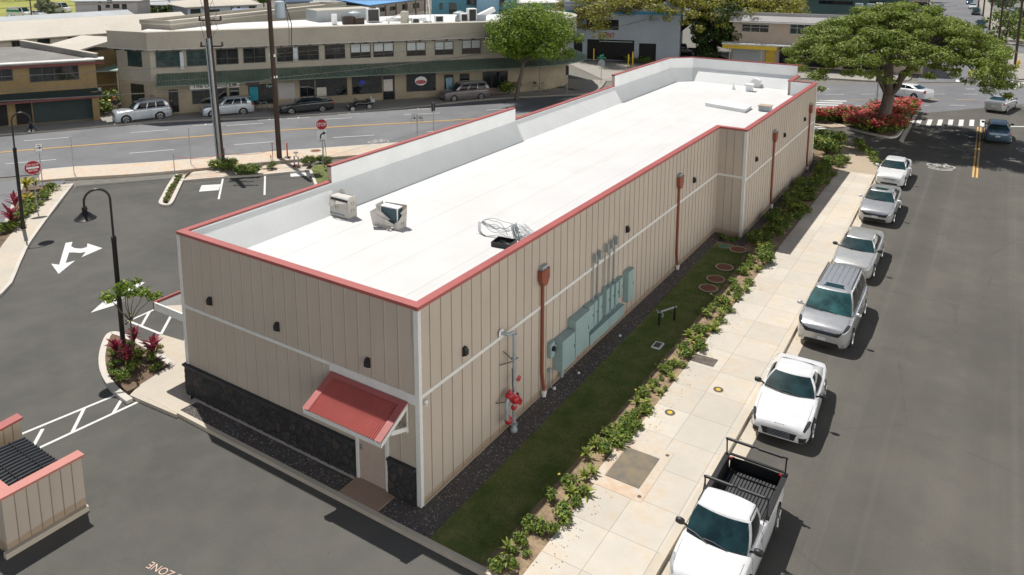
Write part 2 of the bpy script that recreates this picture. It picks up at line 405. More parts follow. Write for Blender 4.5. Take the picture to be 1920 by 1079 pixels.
structure('shop_sidewalk', slab(MB(), fk, .15, 5.5, -.19, 0.0), M['conc_far'])
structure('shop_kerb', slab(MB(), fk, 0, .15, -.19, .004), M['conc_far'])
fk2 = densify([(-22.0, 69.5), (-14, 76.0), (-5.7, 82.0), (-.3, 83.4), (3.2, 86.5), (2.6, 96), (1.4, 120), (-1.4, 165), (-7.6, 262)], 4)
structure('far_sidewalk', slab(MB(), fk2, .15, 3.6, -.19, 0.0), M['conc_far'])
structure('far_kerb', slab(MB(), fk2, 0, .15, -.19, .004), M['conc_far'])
fk3 = densify([(60, 110), (26, 95.5), (14.8, 92.4), (13.4, 97), (12.9, 108), (12.2, 122)], 4)
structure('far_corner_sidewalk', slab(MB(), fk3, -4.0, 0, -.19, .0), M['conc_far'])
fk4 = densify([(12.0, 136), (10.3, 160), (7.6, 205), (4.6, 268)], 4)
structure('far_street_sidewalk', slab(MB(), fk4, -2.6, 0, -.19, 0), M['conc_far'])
structure('service_drive', MB().sheet([(-40, 79.5), (-26.4, 83.8), (-21.8, 70), (-26.6, 66.8), (-33, 73)], -.15), M['conc_far'])
structure('park_field', MB().sheet([(-138, 36), (-152, 78), (-170, 110), (-300, 300), (-600, 300), (-600, -80), (-220, -80)], -.12), M['field'])
structure('verge', MB().sheet([(15.3, 106), (40, 112), (40, 117), (13.2, 124)], -.1).sheet([(15.2, 136), (13.2, 160), (10.6, 205), (25, 205), (32, 136)], -.1), M['verge'])

# walk and planting bed at the left, by the lot entrance
wl = densify([(-22.6, -3.2), (-23.9, .35), (-26.9, 2.55), (-29.4, 4.25), (-34.0, 7.9), (-37.6, 10.85)], 3)
structure('lot_walkway', slab(MB(), wl, .16, 1.25, -.19, 0.0), M['conc'])
structure('lot_walkway_kerb', slab(MB(), wl, 0, .16, -.19, .004), M['conc_white'])
structure('entrance_bed', MB().prism(poly_px([(112, 347), (70, 393), (45, 425), (8, 465), (-30, 500), (-30, 470), (-2, 440), (20, 402), (30, 375), (44, 347)]), -.19, -.02), M['soil'])
structure('entrance_bed_kerb', slab(MB(), densify(poly_px([(-34, 474), (-4, 440), (18, 402), (28, 375), (43, 345)]), 3), -.1, .1, -.19, .0), M['conc'])

# island with the street lamp and the small tree, walks at the corner of the building
isl = poly_px([(205, 628), (215, 625), (258, 640), (322, 683), (262, 722), (240, 735), (213, 712), (200, 690), (195, 665), (199, 640)])
structure('lamp_island_bed', MB().prism(isl, -.19, -.01), M['soil'])
ik = densify(poly_px([(322, 683), (290, 660), (258, 641), (222, 626), (206, 626), (196, 645), (191, 672), (196, 700), (215, 728), (243, 750)]), 4)
structure('lamp_island_kerb', slab(MB(), ik, -.11, .11, -.19, .004), M['conc_white'])
structure('corner_walk', MB().prism(poly_px([(322, 684), (262, 722), (243, 741), (330, 778), (358, 748), (353, 700), (346, 640), (303, 627), (262, 648)]), -.19, 0), M['conc'])
structure('front_kerb', MB().bb(-11.05, 3.58, -.94, -.79, -.19, .006), M['kerb'])
structure('entry_pad', MB().bb(-2.33, -.88, -.79, -.02, -.19, .01), concrete('rusty_pad_concrete', (.36, .26, .19), (.33, .19, .11), None, .7))
structure('front_gravel_bed', MB().bb(-9.5, -2.33, -.79, -.16, -.19, -.015), M['gravel'])
structure('front_footing', MB().bb(-9.5, -2.33, -.16, -.0, -.19, .0), M['conc'])
structure('bed_edge', MB().prism([(-9.72, -.79), (-9.5, -.79), (-9.5, 0), (-9.72, 0)], -.19, .008), M['conc'])
structure('side_gravel_bed', MB().prism([(-.88, -.79), (.88, -.79), (.86, 6), (.78, 14), (.62, 21), (.55, 24.88), (0, 24.88), (0, 0), (-.88, -.0)], -.19, -.015), M['gravel'])
structure('recess_gravel_bed', MB().bb(1.45, 1.95, 23.6, 43, -.19, -.015), M['gravel'])
structure('lawn', MB().prism([(.88, -.79), (2.5, -.79), (2.62, 4), (2.6, 12), (2.45, 20), (2.2, 23.2), (.57, 23.2), (.62, 21), (.78, 14), (.86, 6)], -.19, -.012), M['lawn'])
structure('planting_bed', MB().prism([(2.5, -.79), (3.58, -.79), (3.58, 41.2), (3.1, 44.5), (2.3, 47.8), (1.1, 50.6), (-.3, 52), (-.3, 43), (1.95, 43), (1.95, 23.6), (.57, 23.6), (.57, 23.2), (2.2, 23.2), (2.45, 20), (2.6, 12), (2.62, 4)], -.19, -.02), M['mulch'])
# bays at the back of the lot
bi = poly_px([(299, 380), (303, 385), (322, 380), (352, 330), (356, 325), (330, 327)])
nb = densify(poly_px([(340, 338), (420, 331), (500, 326), (572, 319)]), 2)
structure('bay_bed', MB().prism(poly_px([(345, 336), (420, 330), (500, 325), (572, 318), (585, 300), (520, 309), (440, 314), (362, 322)]), -.19, -.015), M['conc_orange'])
structure('bay_kerb', slab(MB(), nb, -.09, .09, -.19, .01), M['conc_white'])
structure('bay_island', MB().prism(poly_px([(301, 378), (321, 378), (340, 338), (356, 322), (331, 327)]), -.19, -.03), M['soil'])
ii = densify(poly_px([(331, 327), (318, 346), (306, 368), (301, 379), (308, 383), (319, 381), (330, 360), (345, 328)]), 3)
structure('bay_island_kerb', slab(MB(), ii, -.11, .11, -.19, .006), M['conc_white'])
structure('side_yard_lawn', MB().prism(poly_px([(581, 318), (592, 345), (640, 330), (640, 303), (600, 305), (590, 308)]), -.19, -.01), M['lawn'])
structure('side_yard_kerb', slab(MB(), poly_px([(572, 318), (582, 319), (594, 350)]), -.09, .09, -.19, .012), M['conc_white'])
# traffic island under the big tree
isl2 = [(-1.9, 59.0), (-.2, 57.3), (2.2, 55.3), (4.4, 54.0), (5.3, 54.1), (5.6, 56), (5.55, 61), (5.5, 63.6), (4.6, 64.4), (2, 62.8), (-.6, 61)]
structure('traffic_island', MB().prism(isl2, -.19, 0), M['soil'])
structure('traffic_island_kerb', slab(MB(), densify(isl2+[isl2[0]], 3), -.12, .12, -.19, .012), M['conc_white'])
isl3 = [(-2.0, 58.8), (-.4, 57.3), (1.4, 55.9), (.4, 55.0), (-1.4, 55.6), (-3.2, 55.9)]
structure('crosswalk_ramp', MB().prism(isl3, -.19, -.03), M['conc_old'])

# painted markings
ZM = ZA+.006
mk = MB(); dashes(mk, CL, .09, .12, 1e6, 1, ZM, 30, 117); dashes(mk, CL, -.09, .12, 1e6, 1, ZM, 30, 117)
for y in (.11, -.11): mk.sheet([(11.42+y-.06+.0, 44.7), (11.42+y+.06, 44.7), (11.15+y+.06, 62.6), (11.15+y-.06, 62.6)], ZM)
structure('yellow_centre_lines', mk, M['marky'])
mk = MB(); dashes(mk, CL, -3.9, .12, 3.1, 4.6, ZM, 30, 116); dashes(mk, CL, 3.4, .12, 3.1, 4.6, ZM, 33, 116)
dashes(mk, CL, -3.2, .13, 1.7, 1.9, ZM, 118, 160); dashes(mk, CL, 2.9, .13, 1.7, 1.9, ZM, 118, 160); dashes(mk, CL, 6.2, .2, 1.3, 6.9, ZM, 118, 150)
q = offset(CL, 6.7)
structure('lane_dashes', mk, M['mark'])
mk = MB(); dashes(mk, CL, -.2, .15, 1.8, 1.8, ZM, 118, 160)
structure('yellow_dashes', mk, M['marky'])
mk = MB()
for i in range(7):                                   # ladder crosswalk at the side street
    x = 6.55+i*.80; mk.sheet([(x-.18, 61.6+i*.5-1.5), (x+.18, 61.8+i*.5-1.5), (x+.12, 61.8+i*.5+1.5), (x-.24, 61.6+i*.5+1.5)], ZM)
for i in range(7):                                   # ladder crosswalk beyond the crossing
    x = 8.2+i*1.05; mk.sheet([(x-.25, 88.6+i*.45), (x+.25, 88.75+i*.45), (x+.25, 90.7+i*.45), (x-.25, 90.55+i*.45)], ZM)
for i in range(4):                                   # short crosswalk at the slip lane
    p = Vector((-2.6+i*.42, 52.5+i*.95)); mk.sheet([(p.x, p.y), (p.x+2.3, p.y+1.0), (p.x+2.25, p.y+1.35), (p.x-.05, p.y+.35)], ZM)
for i in range(5):                                   # crosswalk on the main street
    p = Vector((-3.6+i*.15, 62.0+i*1.35)); mk.sheet([(p.x, p.y), (p.x+2.4, p.y+1.2), (p.x+2.3, p.y+1.75), (p.x-.1, p.y+.55)], ZM)
structure('crosswalks', mk, M['mark'])
mk = MB(); mk.sheet([(5.86, 53.2), (6.2, 53.2), (6.12, 65.4), (5.8, 65.4)], ZM)
mk.sheet([(11.3, 62.85), (19.4, 67.9), (19.4, 68.3), (11.3, 63.2)], ZM)
mk.sheet([(13.6, 86.5), (14.0, 86.7), (14.6, 92), (14.2, 92)], ZM)
structure('stop_lines', mk, M['mark'])
mk = MB()                                            # parking bay ticks on the far side of the main street
for x, y in ((385, 235), (505, 225), (655, 214), (785, 205), (560, 222)):
    c = Vector(P2(x, y, ZA)); t = Vector((.64, .77)); n_ = Vector((-.77, .64))
    for d, l, w in ((t, 1.0, .1), (n_, .45, .1)):
        e = Vector((-d.y, d.x))*w/2; a = c-d*l if d is t else c; b = c+d*l
        mk.sheet([tuple(a-e), tuple(b-e), tuple(b+e), tuple(a+e)], ZM if d is t else ZM+.003)
structure('parking_ticks', mk, M['mark'])
def strip(mb, a, b, w, z=ZM):
    a, b = Vector(a), Vector(b); t = (b-a).normalized(); e = Vector((-t.y, t.x))*w/2
    return mb.sheet([tuple(a-e), tuple(b-e), tuple(b+e), tuple(a+e)], z)
mk = MB()
def px(x, y): return P2(x, y, ZA)
for a, b in (((22, 822), (240, 732)), ((70, 842), (272, 748)), ((237, 735), (212, 776)), ((158, 766), (135, 812)), ((80, 805), (62, 838))): strip(mk, px(*a), px(*b), .11, ZM+rnd.random()*.002)
for a, b in (((240, 603), (296, 578)), ((240, 602), (302, 627)), ((281, 584), (265, 612)), ((302, 627), (322, 590)), ((352, 628), (346, 642))): strip(mk, px(*a), px(*b), .11, ZM+rnd.random()*.002)
for a, b in (((418, 335), (410, 374)), ((497, 328), (496, 366))): strip(mk, px(*a), px(*b), .12, ZM+rnd.random()*.002)
mk.sheet([px(378, 348), px(414, 346), px(410, 357), px(373, 360)], ZM+.003)
mk.sheet([px(544, 325), px(573, 324), px(575, 330), px(545, 332)], ZM+.003)
structure('lot_lines', mk, M['mark'])
mk = MB()
for pl in ([(124, 455), (137, 454), (131, 487), (141, 488), (124, 490), (110, 497), (118, 475)],):
    pass
mk.sheet([px(x, y) for x, y in ((123, 456), (136, 454), (123, 494), (141, 489), (110, 514), (96, 495), (111, 497))], ZM)
mk.sheet([px(x, y) for x, y in ((131, 461), (140, 466), (152, 467), (163, 464), (164, 457), (192, 466), (153, 483), (161, 473), (150, 475), (139, 474), (129, 474))], ZM+.003)
mk.sheet([px(x, y) for x, y in ((170, 587), (203, 558), (208, 567), (258, 530), (272, 530), (216, 571), (238, 562), (212, 574))], ZM+.003)
structure('direction_arrows', mk, M['mark'])
t = text_mesh('LOADING ZONE', .30, M['zone'], .0005, name='loading_zone_lettering')
a, b = Vector(P(311, 1073, ZA)), Vector(P(262, 1050, ZA)); xd = (b-a).normalized(); yd = Vector((xd.y*-1, xd.x, 0))
t.matrix_world = basis(xd, yd, (a+xd*-.55)+Vector((0, 0, .008))); t['kind'] = 'structure'
# shared lane bicycle symbol with chevron
mk = MB()
def ring(mb, c, r0, r1, z, xd, yd, n=18, a0=0, a1=2*math.pi):
    for i in range(n):
        p = [(rr, a0+(a1-a0)*j/n) for rr, j in ((r0, i), (r1, i), (r1, i+1), (r0, i+1))]
        mb.quad(*[tuple(Vector(c)+xd*(rr*math.cos(w))+yd*(rr*math.sin(w))+Vector((0, 0, z))) for rr, w in p])
def bike_mark(c, xd, yd, s=1.):
    c = Vector(c); xd = Vector(xd); yd = Vector(yd)
    for dx in (-.55, .55): ring(mk, c+xd*dx*s, .30*s, .42*s, 0, xd, yd*1.0)
    loc = lambda x, y: (c+xd*x*s+yd*y*s).to_2d()
    for a, b in (((-.55, 0), (-.2, .62)), ((-.2, .62), (.38, .62)), ((.38, .62), (.05, -.02)), ((.05, -.02), (-.55, 0)), ((.05, -.02), (-.25, .8)), ((.55, 0), (.3, .85)), ((.2, .9), (.42, .85))):
        strip(mk, loc(*a), loc(*b), .1*s, c.z+.002)
    for sgn in (-1, 1):
        for k_ in (0, 1): strip(mk, loc(0, -.95-.35*k_), loc(sgn*.8, -.6-.35*k_), .14*s, c.z)
bike_mark((9.28, 46.7, ZM), (1, .02, 0), (-.02, 1.0, 0), .95)
bike_mark((14.7, 55.6, ZM), (1, .1, 0), (-.1, 1, 0), .95)
c0 = P(710, 266, ZA); bike_mark((c0.x, c0.y, ZM), (.64, .77, 0), (-.77, .64, 0), .9)
structure('bicycle_lane_symbols', mk, M['markworn'])
# iron covers
def cover(name, label, cat, c, r=None, box=None, mat=None, z=.004, rim=None, group=None):
    rt = root(name, (c[0], c[1], z-.02), label, cat, group)
    if r:
        MB().lathe([(r, 0), (r, .022), (r*.97, .026)], n=28).build('cover_plate', mat, rt)
        if rim: MB().lathe([(rim[0], 0), (rim[0], .021)], n=28).build('concrete_collar' if not rim[2:] else rim[2], rim[1], rt)
    return rt
M['iron'] = pm('rusty_cast_iron', (.10, .085, .07), .8, .3, 4, 40, .2, bump=.4)
M['rust'] = pm('red_rust', (.18, .075, .04), .9, .25, 5, 40, .2, bump=.4)
M['ironsteel'] = pm('weathered_steel_plate', (.15, .14, .125), .7, .25, 2.4, 50, .15, bump=.3, c2=(.22, .17, .10))
for (x, y), dsc in zip(((1.85, 22.9), (1.96, 20.35), (2.04, 18.8), (2.07, 17.66)), ('in the lawn nearest the wall corner', 'in the lawn, second from the wall corner', 'in the lawn, third from the wall corner', 'in the lawn, nearest the metal bench frame')):
    cover('manhole', 'round rusty brown manhole cover '+dsc, 'manhole cover', (x, y), .36, mat=M['rust'], z=.05, rim=(.43, M['conc_old']), group='rusty covers in the lawn')
for (x, y), dsc in (((4.08, 7.79), 'nearer the big hatch'), ((4.99, 9.97), 'nearer the white coupe')):
    cover('valve_cover', 'small round valve cover with yellow centre in the sidewalk, '+dsc, 'valve cover', (x, y), .085, mat=M['yellow'], z=.010, rim=(.17, M['iron'], 'iron_ring'), group='valve covers in the sidewalk')
rt = root('utility_hatch', (4.16, 4.62, -.01), 'large square steel hatch in an orange stained concrete frame on the sidewalk', 'utility hatch')
MB().bb(-.52, .52, -.76, .76, 0, .022).build('cover_plate', M['ironsteel'], rt); 
fr = MB()
for x0, x1, y0, y1 in ((-.80, .80, .78, 1.25), (-.80, .80, -1.25, -.78), (-.80, -.54, -.78, .78), (.54, .80, -.78, .78)): fr.bb(x0, x1, y0, y1, 0, .018)
fr.build('concrete_frame', M['conc_orange'], rt); 
for x in (-.66, .66):
    for y in (-1.05, 1.05): MB().lathe([(.06, .015), (.06, .02)], (x, y, 0), 12).build('bolt', M['iron'], rt)
rt = root('sidewalk_plate', (3.95, 11.6, -.01), 'brown rectangular steel plate set in the sidewalk beside the planting bed', 'access plate'); MB().bb(-.42, .42, -.30, .30, 0, .016).build('cover_plate', M['iron'], rt, label=None)
MB().bb(-.02, .02, -.03, .03, .016, .024).build('lifting_eye', M['darkmetal'], rt)
rt = root('drain_box', (2.09, 11.66, -.02), 'small white framed drain box with dark lid in the lawn', 'drain box')
MB().bb(-.17, .17, -.26, .26, 0, .06).build('frame', M['white'], rt); MB().bb(-.12, .12, -.2, .2, .06, .066).build('lid', M['iron'], rt)
rt = root('valve_box', (1.1, 23.0, -.02), 'green plastic valve box lid at the edge of the lawn by the wall', 'valve box'); MB().bb(-.2, .2, -.15, .15, 0, .05).build('lid', M['green_sign'], rt)
MB().bb(-.24, .24, -.19, .19, 0, .04).build('rim', M['conc_old'], rt)
rt = root('street_cover', (-27.6, 24.8, -.01), 'round rusty cover in the corner sidewalk near the stop sign', 'manhole cover'); p = P(592, 283); rt.location = (p.x, p.y, -.008)
MB().lathe([(.36, 0), (.36, .02)], n=24).build('cover_plate', M['rust'], rt); MB().lathe([(.42, 0), (.42, .016)], n=24).build('rim', M['conc_old'], rt)
# ================================================================ the white-roofed store building
def siding(name, c):
    k = N(name); v = k.pos()
    a = k.noise(v, .5, 4, .6); b = k.noise(v, 1.0, 4, .6, (3.5, 3.5, .35)); f = k.noise(v, 25, 2)
    col = k.mix(k.ramp(a, .3, .7), mul(c, .94), mul(c, 1.05))
    col = k.mix(k.math('MULTIPLY', k.ramp(b, .52, .8), .22), col, mul(c, .74))
    sx = k.n('ShaderNodeSeparateXYZ'); k.link(v, sx.inputs[0])                 # splashed soil along the foot of the wall
    lo = k.math('ADD', sx.outputs[2], k.math('MULTIPLY', a, -.35))
    col = k.mix(k.math('MULTIPLY', k.ramp(lo, -.15, .06, (1, 1, 1, 1), (0, 0, 0, 1)), .5), col, (.30, .185, .09))
    col = k.mix(k.ramp(f, .2, .8), k.mix(1.0, col, (.97,)*3, 'MULTIPLY'), k.mix(1.0, col, (1.03,)*3, 'MULTIPLY'))
    return k.fin(col, .75, 0, .3)
M['siding'] = siding('tan_board_siding', (.462, .402, .338))
M['groove'] = pm('siding_shadow_gap', (.25, .20, .155), .9, .1, 2)
M['trim'] = pm('white_trim', (.66, .66, .64), .6, .05, 1.2)
M['coping'] = pm('dusty_red_coping', (.345, .088, .080), .5, .1, .6, 9, .06, kind='pos')
k = N('white_roof_membrane'); v = k.pos()
a = k.noise(v, .35, 5, .65); b = k.noise(v, 1.0, 4, .6, (1.6, .25, 1)); s_ = k.noise(v, 2.3, 3, .6)
col = k.mix(k.ramp(a, .35, .7), (.555, .555, .55), (.60, .60, .595)); col = k.mix(k.math('MULTIPLY', k.ramp(b, .55, .75), .35), col, (.50, .49, .465))
col = k.mix(k.math('MULTIPLY', k.ramp(s_, .68, .78), .5), col, (.49, .42, .34))
sx = k.n('ShaderNodeSeparateXYZ'); k.link(v, sx.inputs[0])
q = k.math('ABSOLUTE', k.math('SUBTRACT', k.math('FRACT', k.math('DIVIDE', sx.outputs[0], 1.9)), .5)); j1 = k.math('GREATER_THAN', q, .4935)
q = k.math('ABSOLUTE', k.math('SUBTRACT', k.math('FRACT', k.math('DIVIDE', sx.outputs[1], 9.5)), .5)); j2 = k.math('GREATER_THAN', q, .4988)
col = k.mix(k.math('MULTIPLY', k.math('MAXIMUM', j1, j2), .28), col, (.40, .39, .375))
M['membrane'] = k.fin(col, .7, 0, .3)
M['slope'] = pm('white_slope_membrane', (.66, .68, .675), .7, .04, .8, 12, .03, kind='pos')
M['parapet'] = pm('white_parapet_membrane', (.74, .755, .755), .7, .05, .8, 12, .03, kind='pos')
k = N('lava_rock'); v = k.pos()
vo = k.n('ShaderNodeTexVoronoi'); k.link(v, vo.inputs['Vector']); vo.inputs['Scale'].default_value = 4.2
ve = k.n('ShaderNodeTexVoronoi', feature='DISTANCE_TO_EDGE'); k.link(v, ve.inputs['Vector']); ve.inputs['Scale'].default_value = 4.2
nz_ = k.noise(v, 14, 4)
col = k.mix(vo.outputs['Color'], (.020, .021, .024), (.046, .044, .045)); col = k.mix(k.ramp(nz_, .3, .8), k.mix(1., col, (.6,)*3, 'MULTIPLY'), k.mix(1., col, (1.5,)*3, 'MULTIPLY'))
sc = k.n('ShaderNodeSeparateColor'); k.link(vo.outputs['Color'], sc.inputs[0])
col = k.mix(k.math('MULTIPLY', k.math('GREATER_THAN', sc.outputs[1], .9), .5), col, (.075, .05, .038))
col = k.mix(k.ramp(ve.outputs['Distance'], .015, .06, (1, 1, 1, 1), (0, 0, 0, 1)), col, (.008, .008, .008)); k.bump(ve.outputs['Distance'], .8, .06)
M['lava'] = k.fin(col, .8)

BH = 5.8; DK = 4.75; BW = 10.135; TH = .21
b0 = root('store_building', (0, 0, 0), 'long flat white roofed building with tan board siding and dusty red coping', 'building', world=True)
OUT = [(0, 0), (0, 24.88), (1.45, 24.88), (1.45, 42.14), (-.3, 42.14), (-.3, 45.0), (-8.6, 45.0), (-BW, 43.5), (-BW, 0)]
SEG = {}   # name: (a, b, base z, top z)
def wall_run(mb, a, b, top, z0=-.15, skip=(), step=.475):
    """a length of parapet wall with vertical board joints on the outside"""
    a, b = Vector(a), Vector(b); t = (b-a).normalized(); n_ = Vector((t.y, -t.x))     # outline is walked so that outside lies to the right
    Ln = (b-a).length; i = a-n_*TH; jn = b-n_*TH
    mb.cur = 0; mb.prism([tuple(a), tuple(b), tuple(jn), tuple(i)], z0, top)
    k_ = max(1, round(Ln/step)); w = .022
    for q in range(1, k_):
        c = a+t*(Ln*q/k_)
        segs = [(z0+.12, top)]
        for s0, s1, zc in skip:
            if s0 < Ln*q/k_ < s1: segs = [(zc, top)]
        for z_0, z_1 in segs:
            mb.cur = 1; e = t*.011
            mb.prism([tuple(c-e-n_*.01), tuple(c+e-n_*.01), tuple(c+e+n_*.004), tuple(c-e+n_*.004)], z_0, z_1)
            mb.cur = 0; p = c+t*.032; e = t*.02
            mb.prism([tuple(p-e-n_*.01), tuple(p+e-n_*.01), tuple(p+e+n_*.014), tuple(p-e+n_*.014)], z_0, z_1)
    mb.cur = 0
OUTR = OUT[::-1]      # clockwise seen from above -> outside on the left; so walk it reversed per segment
runs = [((0, 24.88), (0, 0), BH), ((1.45, 42.14), (1.45, 24.88), BH), ((1.45, 24.88), (0, 24.88), BH), ((-.3, 42.14), (1.45, 42.14), BH), ((-.3, 45.0), (-.3, 42.14), BH),
        ((-8.6, 45.0), (-.3, 45.0), 6.55), ((-BW, 43.5), (-8.6, 45.0), 6.55), ((0, 0), (-BW, 0), BH),
        ((-BW, 0), (-BW, 6.72), BH), ((-BW, 6.72), (-BW, 20.44), 6.45), ((-BW, 20.44), (-BW, 33.15), BH), ((-BW, 33.15), (-BW, 43.5), 6.55)]
def fixdir(a, b):
    a, b = Vector(a), Vector(b); t = (b-a).normalized(); n_ = Vector((t.y, -t.x)); m = (a+b)/2+n_*.1
    ins = False; n = len(OUT)
    for i in range(n):
        (x1, y1), (x2, y2) = OUT[i], OUT[(i+1) % n]
        if (y1 > m.y) != (y2 > m.y) and m.x < (x2-x1)*(m.y-y1)/(y2-y1)+x1: ins = not ins
    return (tuple(b), tuple(a)) if ins else (tuple(a), tuple(b))
for i, (a, b, top) in enumerate(runs):
    a, b = fixdir(a, b); mb = MB()
    # butt the runs: runs along Y keep the corners, runs along X stop short of them
    va, vb = Vector(a), Vector(b); t = (vb-va).normalized()
    cut = []
    if abs(t.x) > .9:
        for p in (va, vb):
            if (abs(p.y-24.88) < .01 and abs(p.x) < .01) or (abs(p.y-42.14) < .01 and abs(p.x+.3) < .01) or abs(p.x+8.6) < .01: cut.append(0.0)
            else: cut.append(TH+.001)
        va2, vb2 = va+t*cut[0], vb-t*cut[1]
    else: va2, vb2 = va, vb
    nm = 'raised_parapet_wall' if top > 6 else 'wall'
    skip = ()
    wall_run(mb, va2, vb2, top-.03, skip=[(0, 11, 1.12)] if abs(va.y) < .01 and abs(vb.y) < .01 else ())
    mb.build(nm, [M['siding'], M['groove']], b0)
    # white membrane on the inner face, red coping on top
    n_ = Vector((t.y, -t.x))
    ins = MB(); ia, ib = va2-n_*TH, vb2-n_*TH; ja, jb = va2-n_*(TH+.012), vb2-n_*(TH+.012)
    ins.prism([tuple(ia), tuple(ib), tuple(jb), tuple(ja)], DK-.05, top-.034)
    ins.build('parapet_lining', M['parapet'], b0)
def coping(pl, z, closed=False, name='coping'):
    """folded metal cap following the top of the wall, mitred at the corners"""
    n = len(pl); mb = MB(); L_ = []
    for i in range(n):
        p = Vector(pl[i]); dirs = []
        if i > 0 or closed: dirs.append((p-Vector(pl[i-1])).normalized())
        if i < n-1 or closed: dirs.append((Vector(pl[(i+1) % n])-p).normalized())
        ns = [Vector((t.y, -t.x)) for t in dirs]
        if len(ns) == 2:
            m = ns[0]+ns[1]; m = m/(m.length_squared/2) if m.length > .2 else ns[0]
        else: m = ns[0]
        L_.append((p, m))
    prof = [(.025, -.10), (.03, .0), (-TH-.012, .012), (-TH-.012, -.06)]
    for i in range(n if closed else n-1):
        (p, m), (q_, m2) = L_[i], L_[(i+1) % n]
        vs = [(p.x+m.x*o, p.y+m.y*o, z+h) for o, h in prof]+[(q_.x+m2.x*o, q_.y+m2.y*o, z+h) for o, h in prof]
        mb.add(vs, [(1, 0, 4, 5), (2, 1, 5, 6), (3, 2, 6, 7), (3, 0, 1, 2), (7, 6, 5, 4), (0, 3, 7, 4)])
    return mb.build(name, M['coping'], b0)
def cop(pl, z):
    # walk so that outside is on the right: reverse of the counter-clockwise outline has outside left
    return coping(pl, z)
cop([(-BW, 6.72), (-BW, 0), (0, 0), (0, 24.88), (1.45, 24.88), (1.45, 42.14), (-.3, 42.14), (-.3, 44.75)], BH)
cop([(-.3+.0, 45.0), (-8.6, 45.0), (-BW, 43.5), (-BW, 33.15)], 6.55)
cop([(-BW, 33.15), (-BW, 20.44)], BH)
cop([(-BW, 20.44), (-BW, 6.72)], 6.45)
deck = [(-TH-.01, TH), (-TH-.01, 25.1), (1.45-TH, 25.1), (1.45-TH, 42.14-TH), (-.3-TH, 42.14-TH), (-.3-TH, 45-TH), (-8.5, 45-TH), (-BW+TH, 43.4), (-BW+TH, TH)]
MB().prism([(x, y) for x, y in deck], DK-.3, DK).build('roof_deck', M['membrane'], b0)
# the membrane rises up the parapet in a steep tapered slope on the main street side and across the far end
SX, SW = -BW+TH+.012, .72
sl = MB(); zt_, zb_ = 5.70, DK+.004
sl.add([(SX, .26, zt_), (SX, 43.3, zt_), (SX+SW, 42.9, zb_), (SX+SW, .26, zb_), (-8.52, 44.74, zt_), (-8.28, 44.0, zb_), (-.56, 44.74, zt_), (-.56, 44.0, zb_)],
       [(0, 3, 2, 1), (1, 2, 5, 4), (4, 5, 7, 6)])
sl.build('parapet_slope', M['slope'], b0)
seam = MB()
for x in (-7.6, -5.8, -4.0, -2.2): seam.bb(x-.05, x+.05, .4, 44, DK, DK+.004)
seam.build('membrane_seam', M['membrane'], b0)
# trims
def trim(name, boxes): 
    m = MB()
    for q in boxes: m.bb(*q)
    return m.build(name, M['trim'], b0)
trim('corner_trim', [(-.13, .022, -.022, -.001, -.02, 5.68), (.001, .022, -.001, .10, -.02, 5.68)])
trim('corner_trim', [(-BW-.022, -BW+.10, -.022, -.001, 1.08, 5.68), (-BW-.022, -BW-.001, -.001, .1, 0.0, 5.68)])
trim('corner_trim', [(1.32, 1.472, 24.858, 24.879, -.05, 5.68), (1.451, 1.472, 24.879, 24.98, -.05, 5.68)])
trim('belt_trim', [(-BW+.10, -.13, -.020, -.001, 3.16, 3.26)])
trim('belt_trim', [(.001, .020, .1, 24.858, 3.16, 3.27)])
trim('belt_trim', [(.02, 1.32, 24.862, 24.879, 3.16, 3.27)])
trim('belt_trim', [(1.451, 1.47, 24.98, 42.1, 3.02, 3.12)])
trim('fascia_board', [(-3.28, -.13, -.028, -.0205, 2.98, 3.20)])
trim('corner_trim', [(1.451, 1.472, 42.04, 42.162, -.05, 5.68)])
m = MB(); m.bb(1.451, 1.5, 24.98, 42.04, -.1, .08); m.bb(.022, .03, .1, 24.85, -.1, .05); m.build('footing', M['conc_old'], b0)
m = MB(); m.bb(.0205, 1.318, 24.85, 24.861, -.1, .1); m.build('skirt_board', M['siding'], b0)
# lava rock base with its black cap
def rock(x0, x1):
    m = MB(); rr = random.Random(int(x0*10))
    nx, nz_2 = max(2, int((x1-x0)/.09)), 12
    m.grid(lambda u, v: (x0+(x1-x0)*u, -.055-.035*(math.sin(23*u*(x1-x0))*math.sin(17*v+u*40)*.5+.5)-rr.random()*.022, -.16+v*1.20), nx, nz_2)
    m.bb(x0, x1, -.05, -.001, -.16, 1.04)
    return m.build('stone_wainscot', M['lava'], b0, smooth=50)
rock(-BW-.06, -2.33); rock(-1.12, -.14)
m = MB(); m.bb(-BW-.1, -2.335, -.135, -.002, 1.04, 1.11); m.bb(-1.115, -.135, -.135, -.002, 1.04, 1.11)
m.bb(-BW-.1, -BW-.002, -.002, 1.1, 1.04, 1.11); m.build('wainscot_cap', pm('black_stone_cap', (.03, .031, .034), .6, .2, 3), b0)
m = MB(); m.grid(lambda u, v: (-BW-.06-.02*math.sin(u*30), -.05+u*1.1, -.16+v*1.2), 12, 6, flip=True); m.build('stone_wainscot', M['lava'], b0, smooth=50)
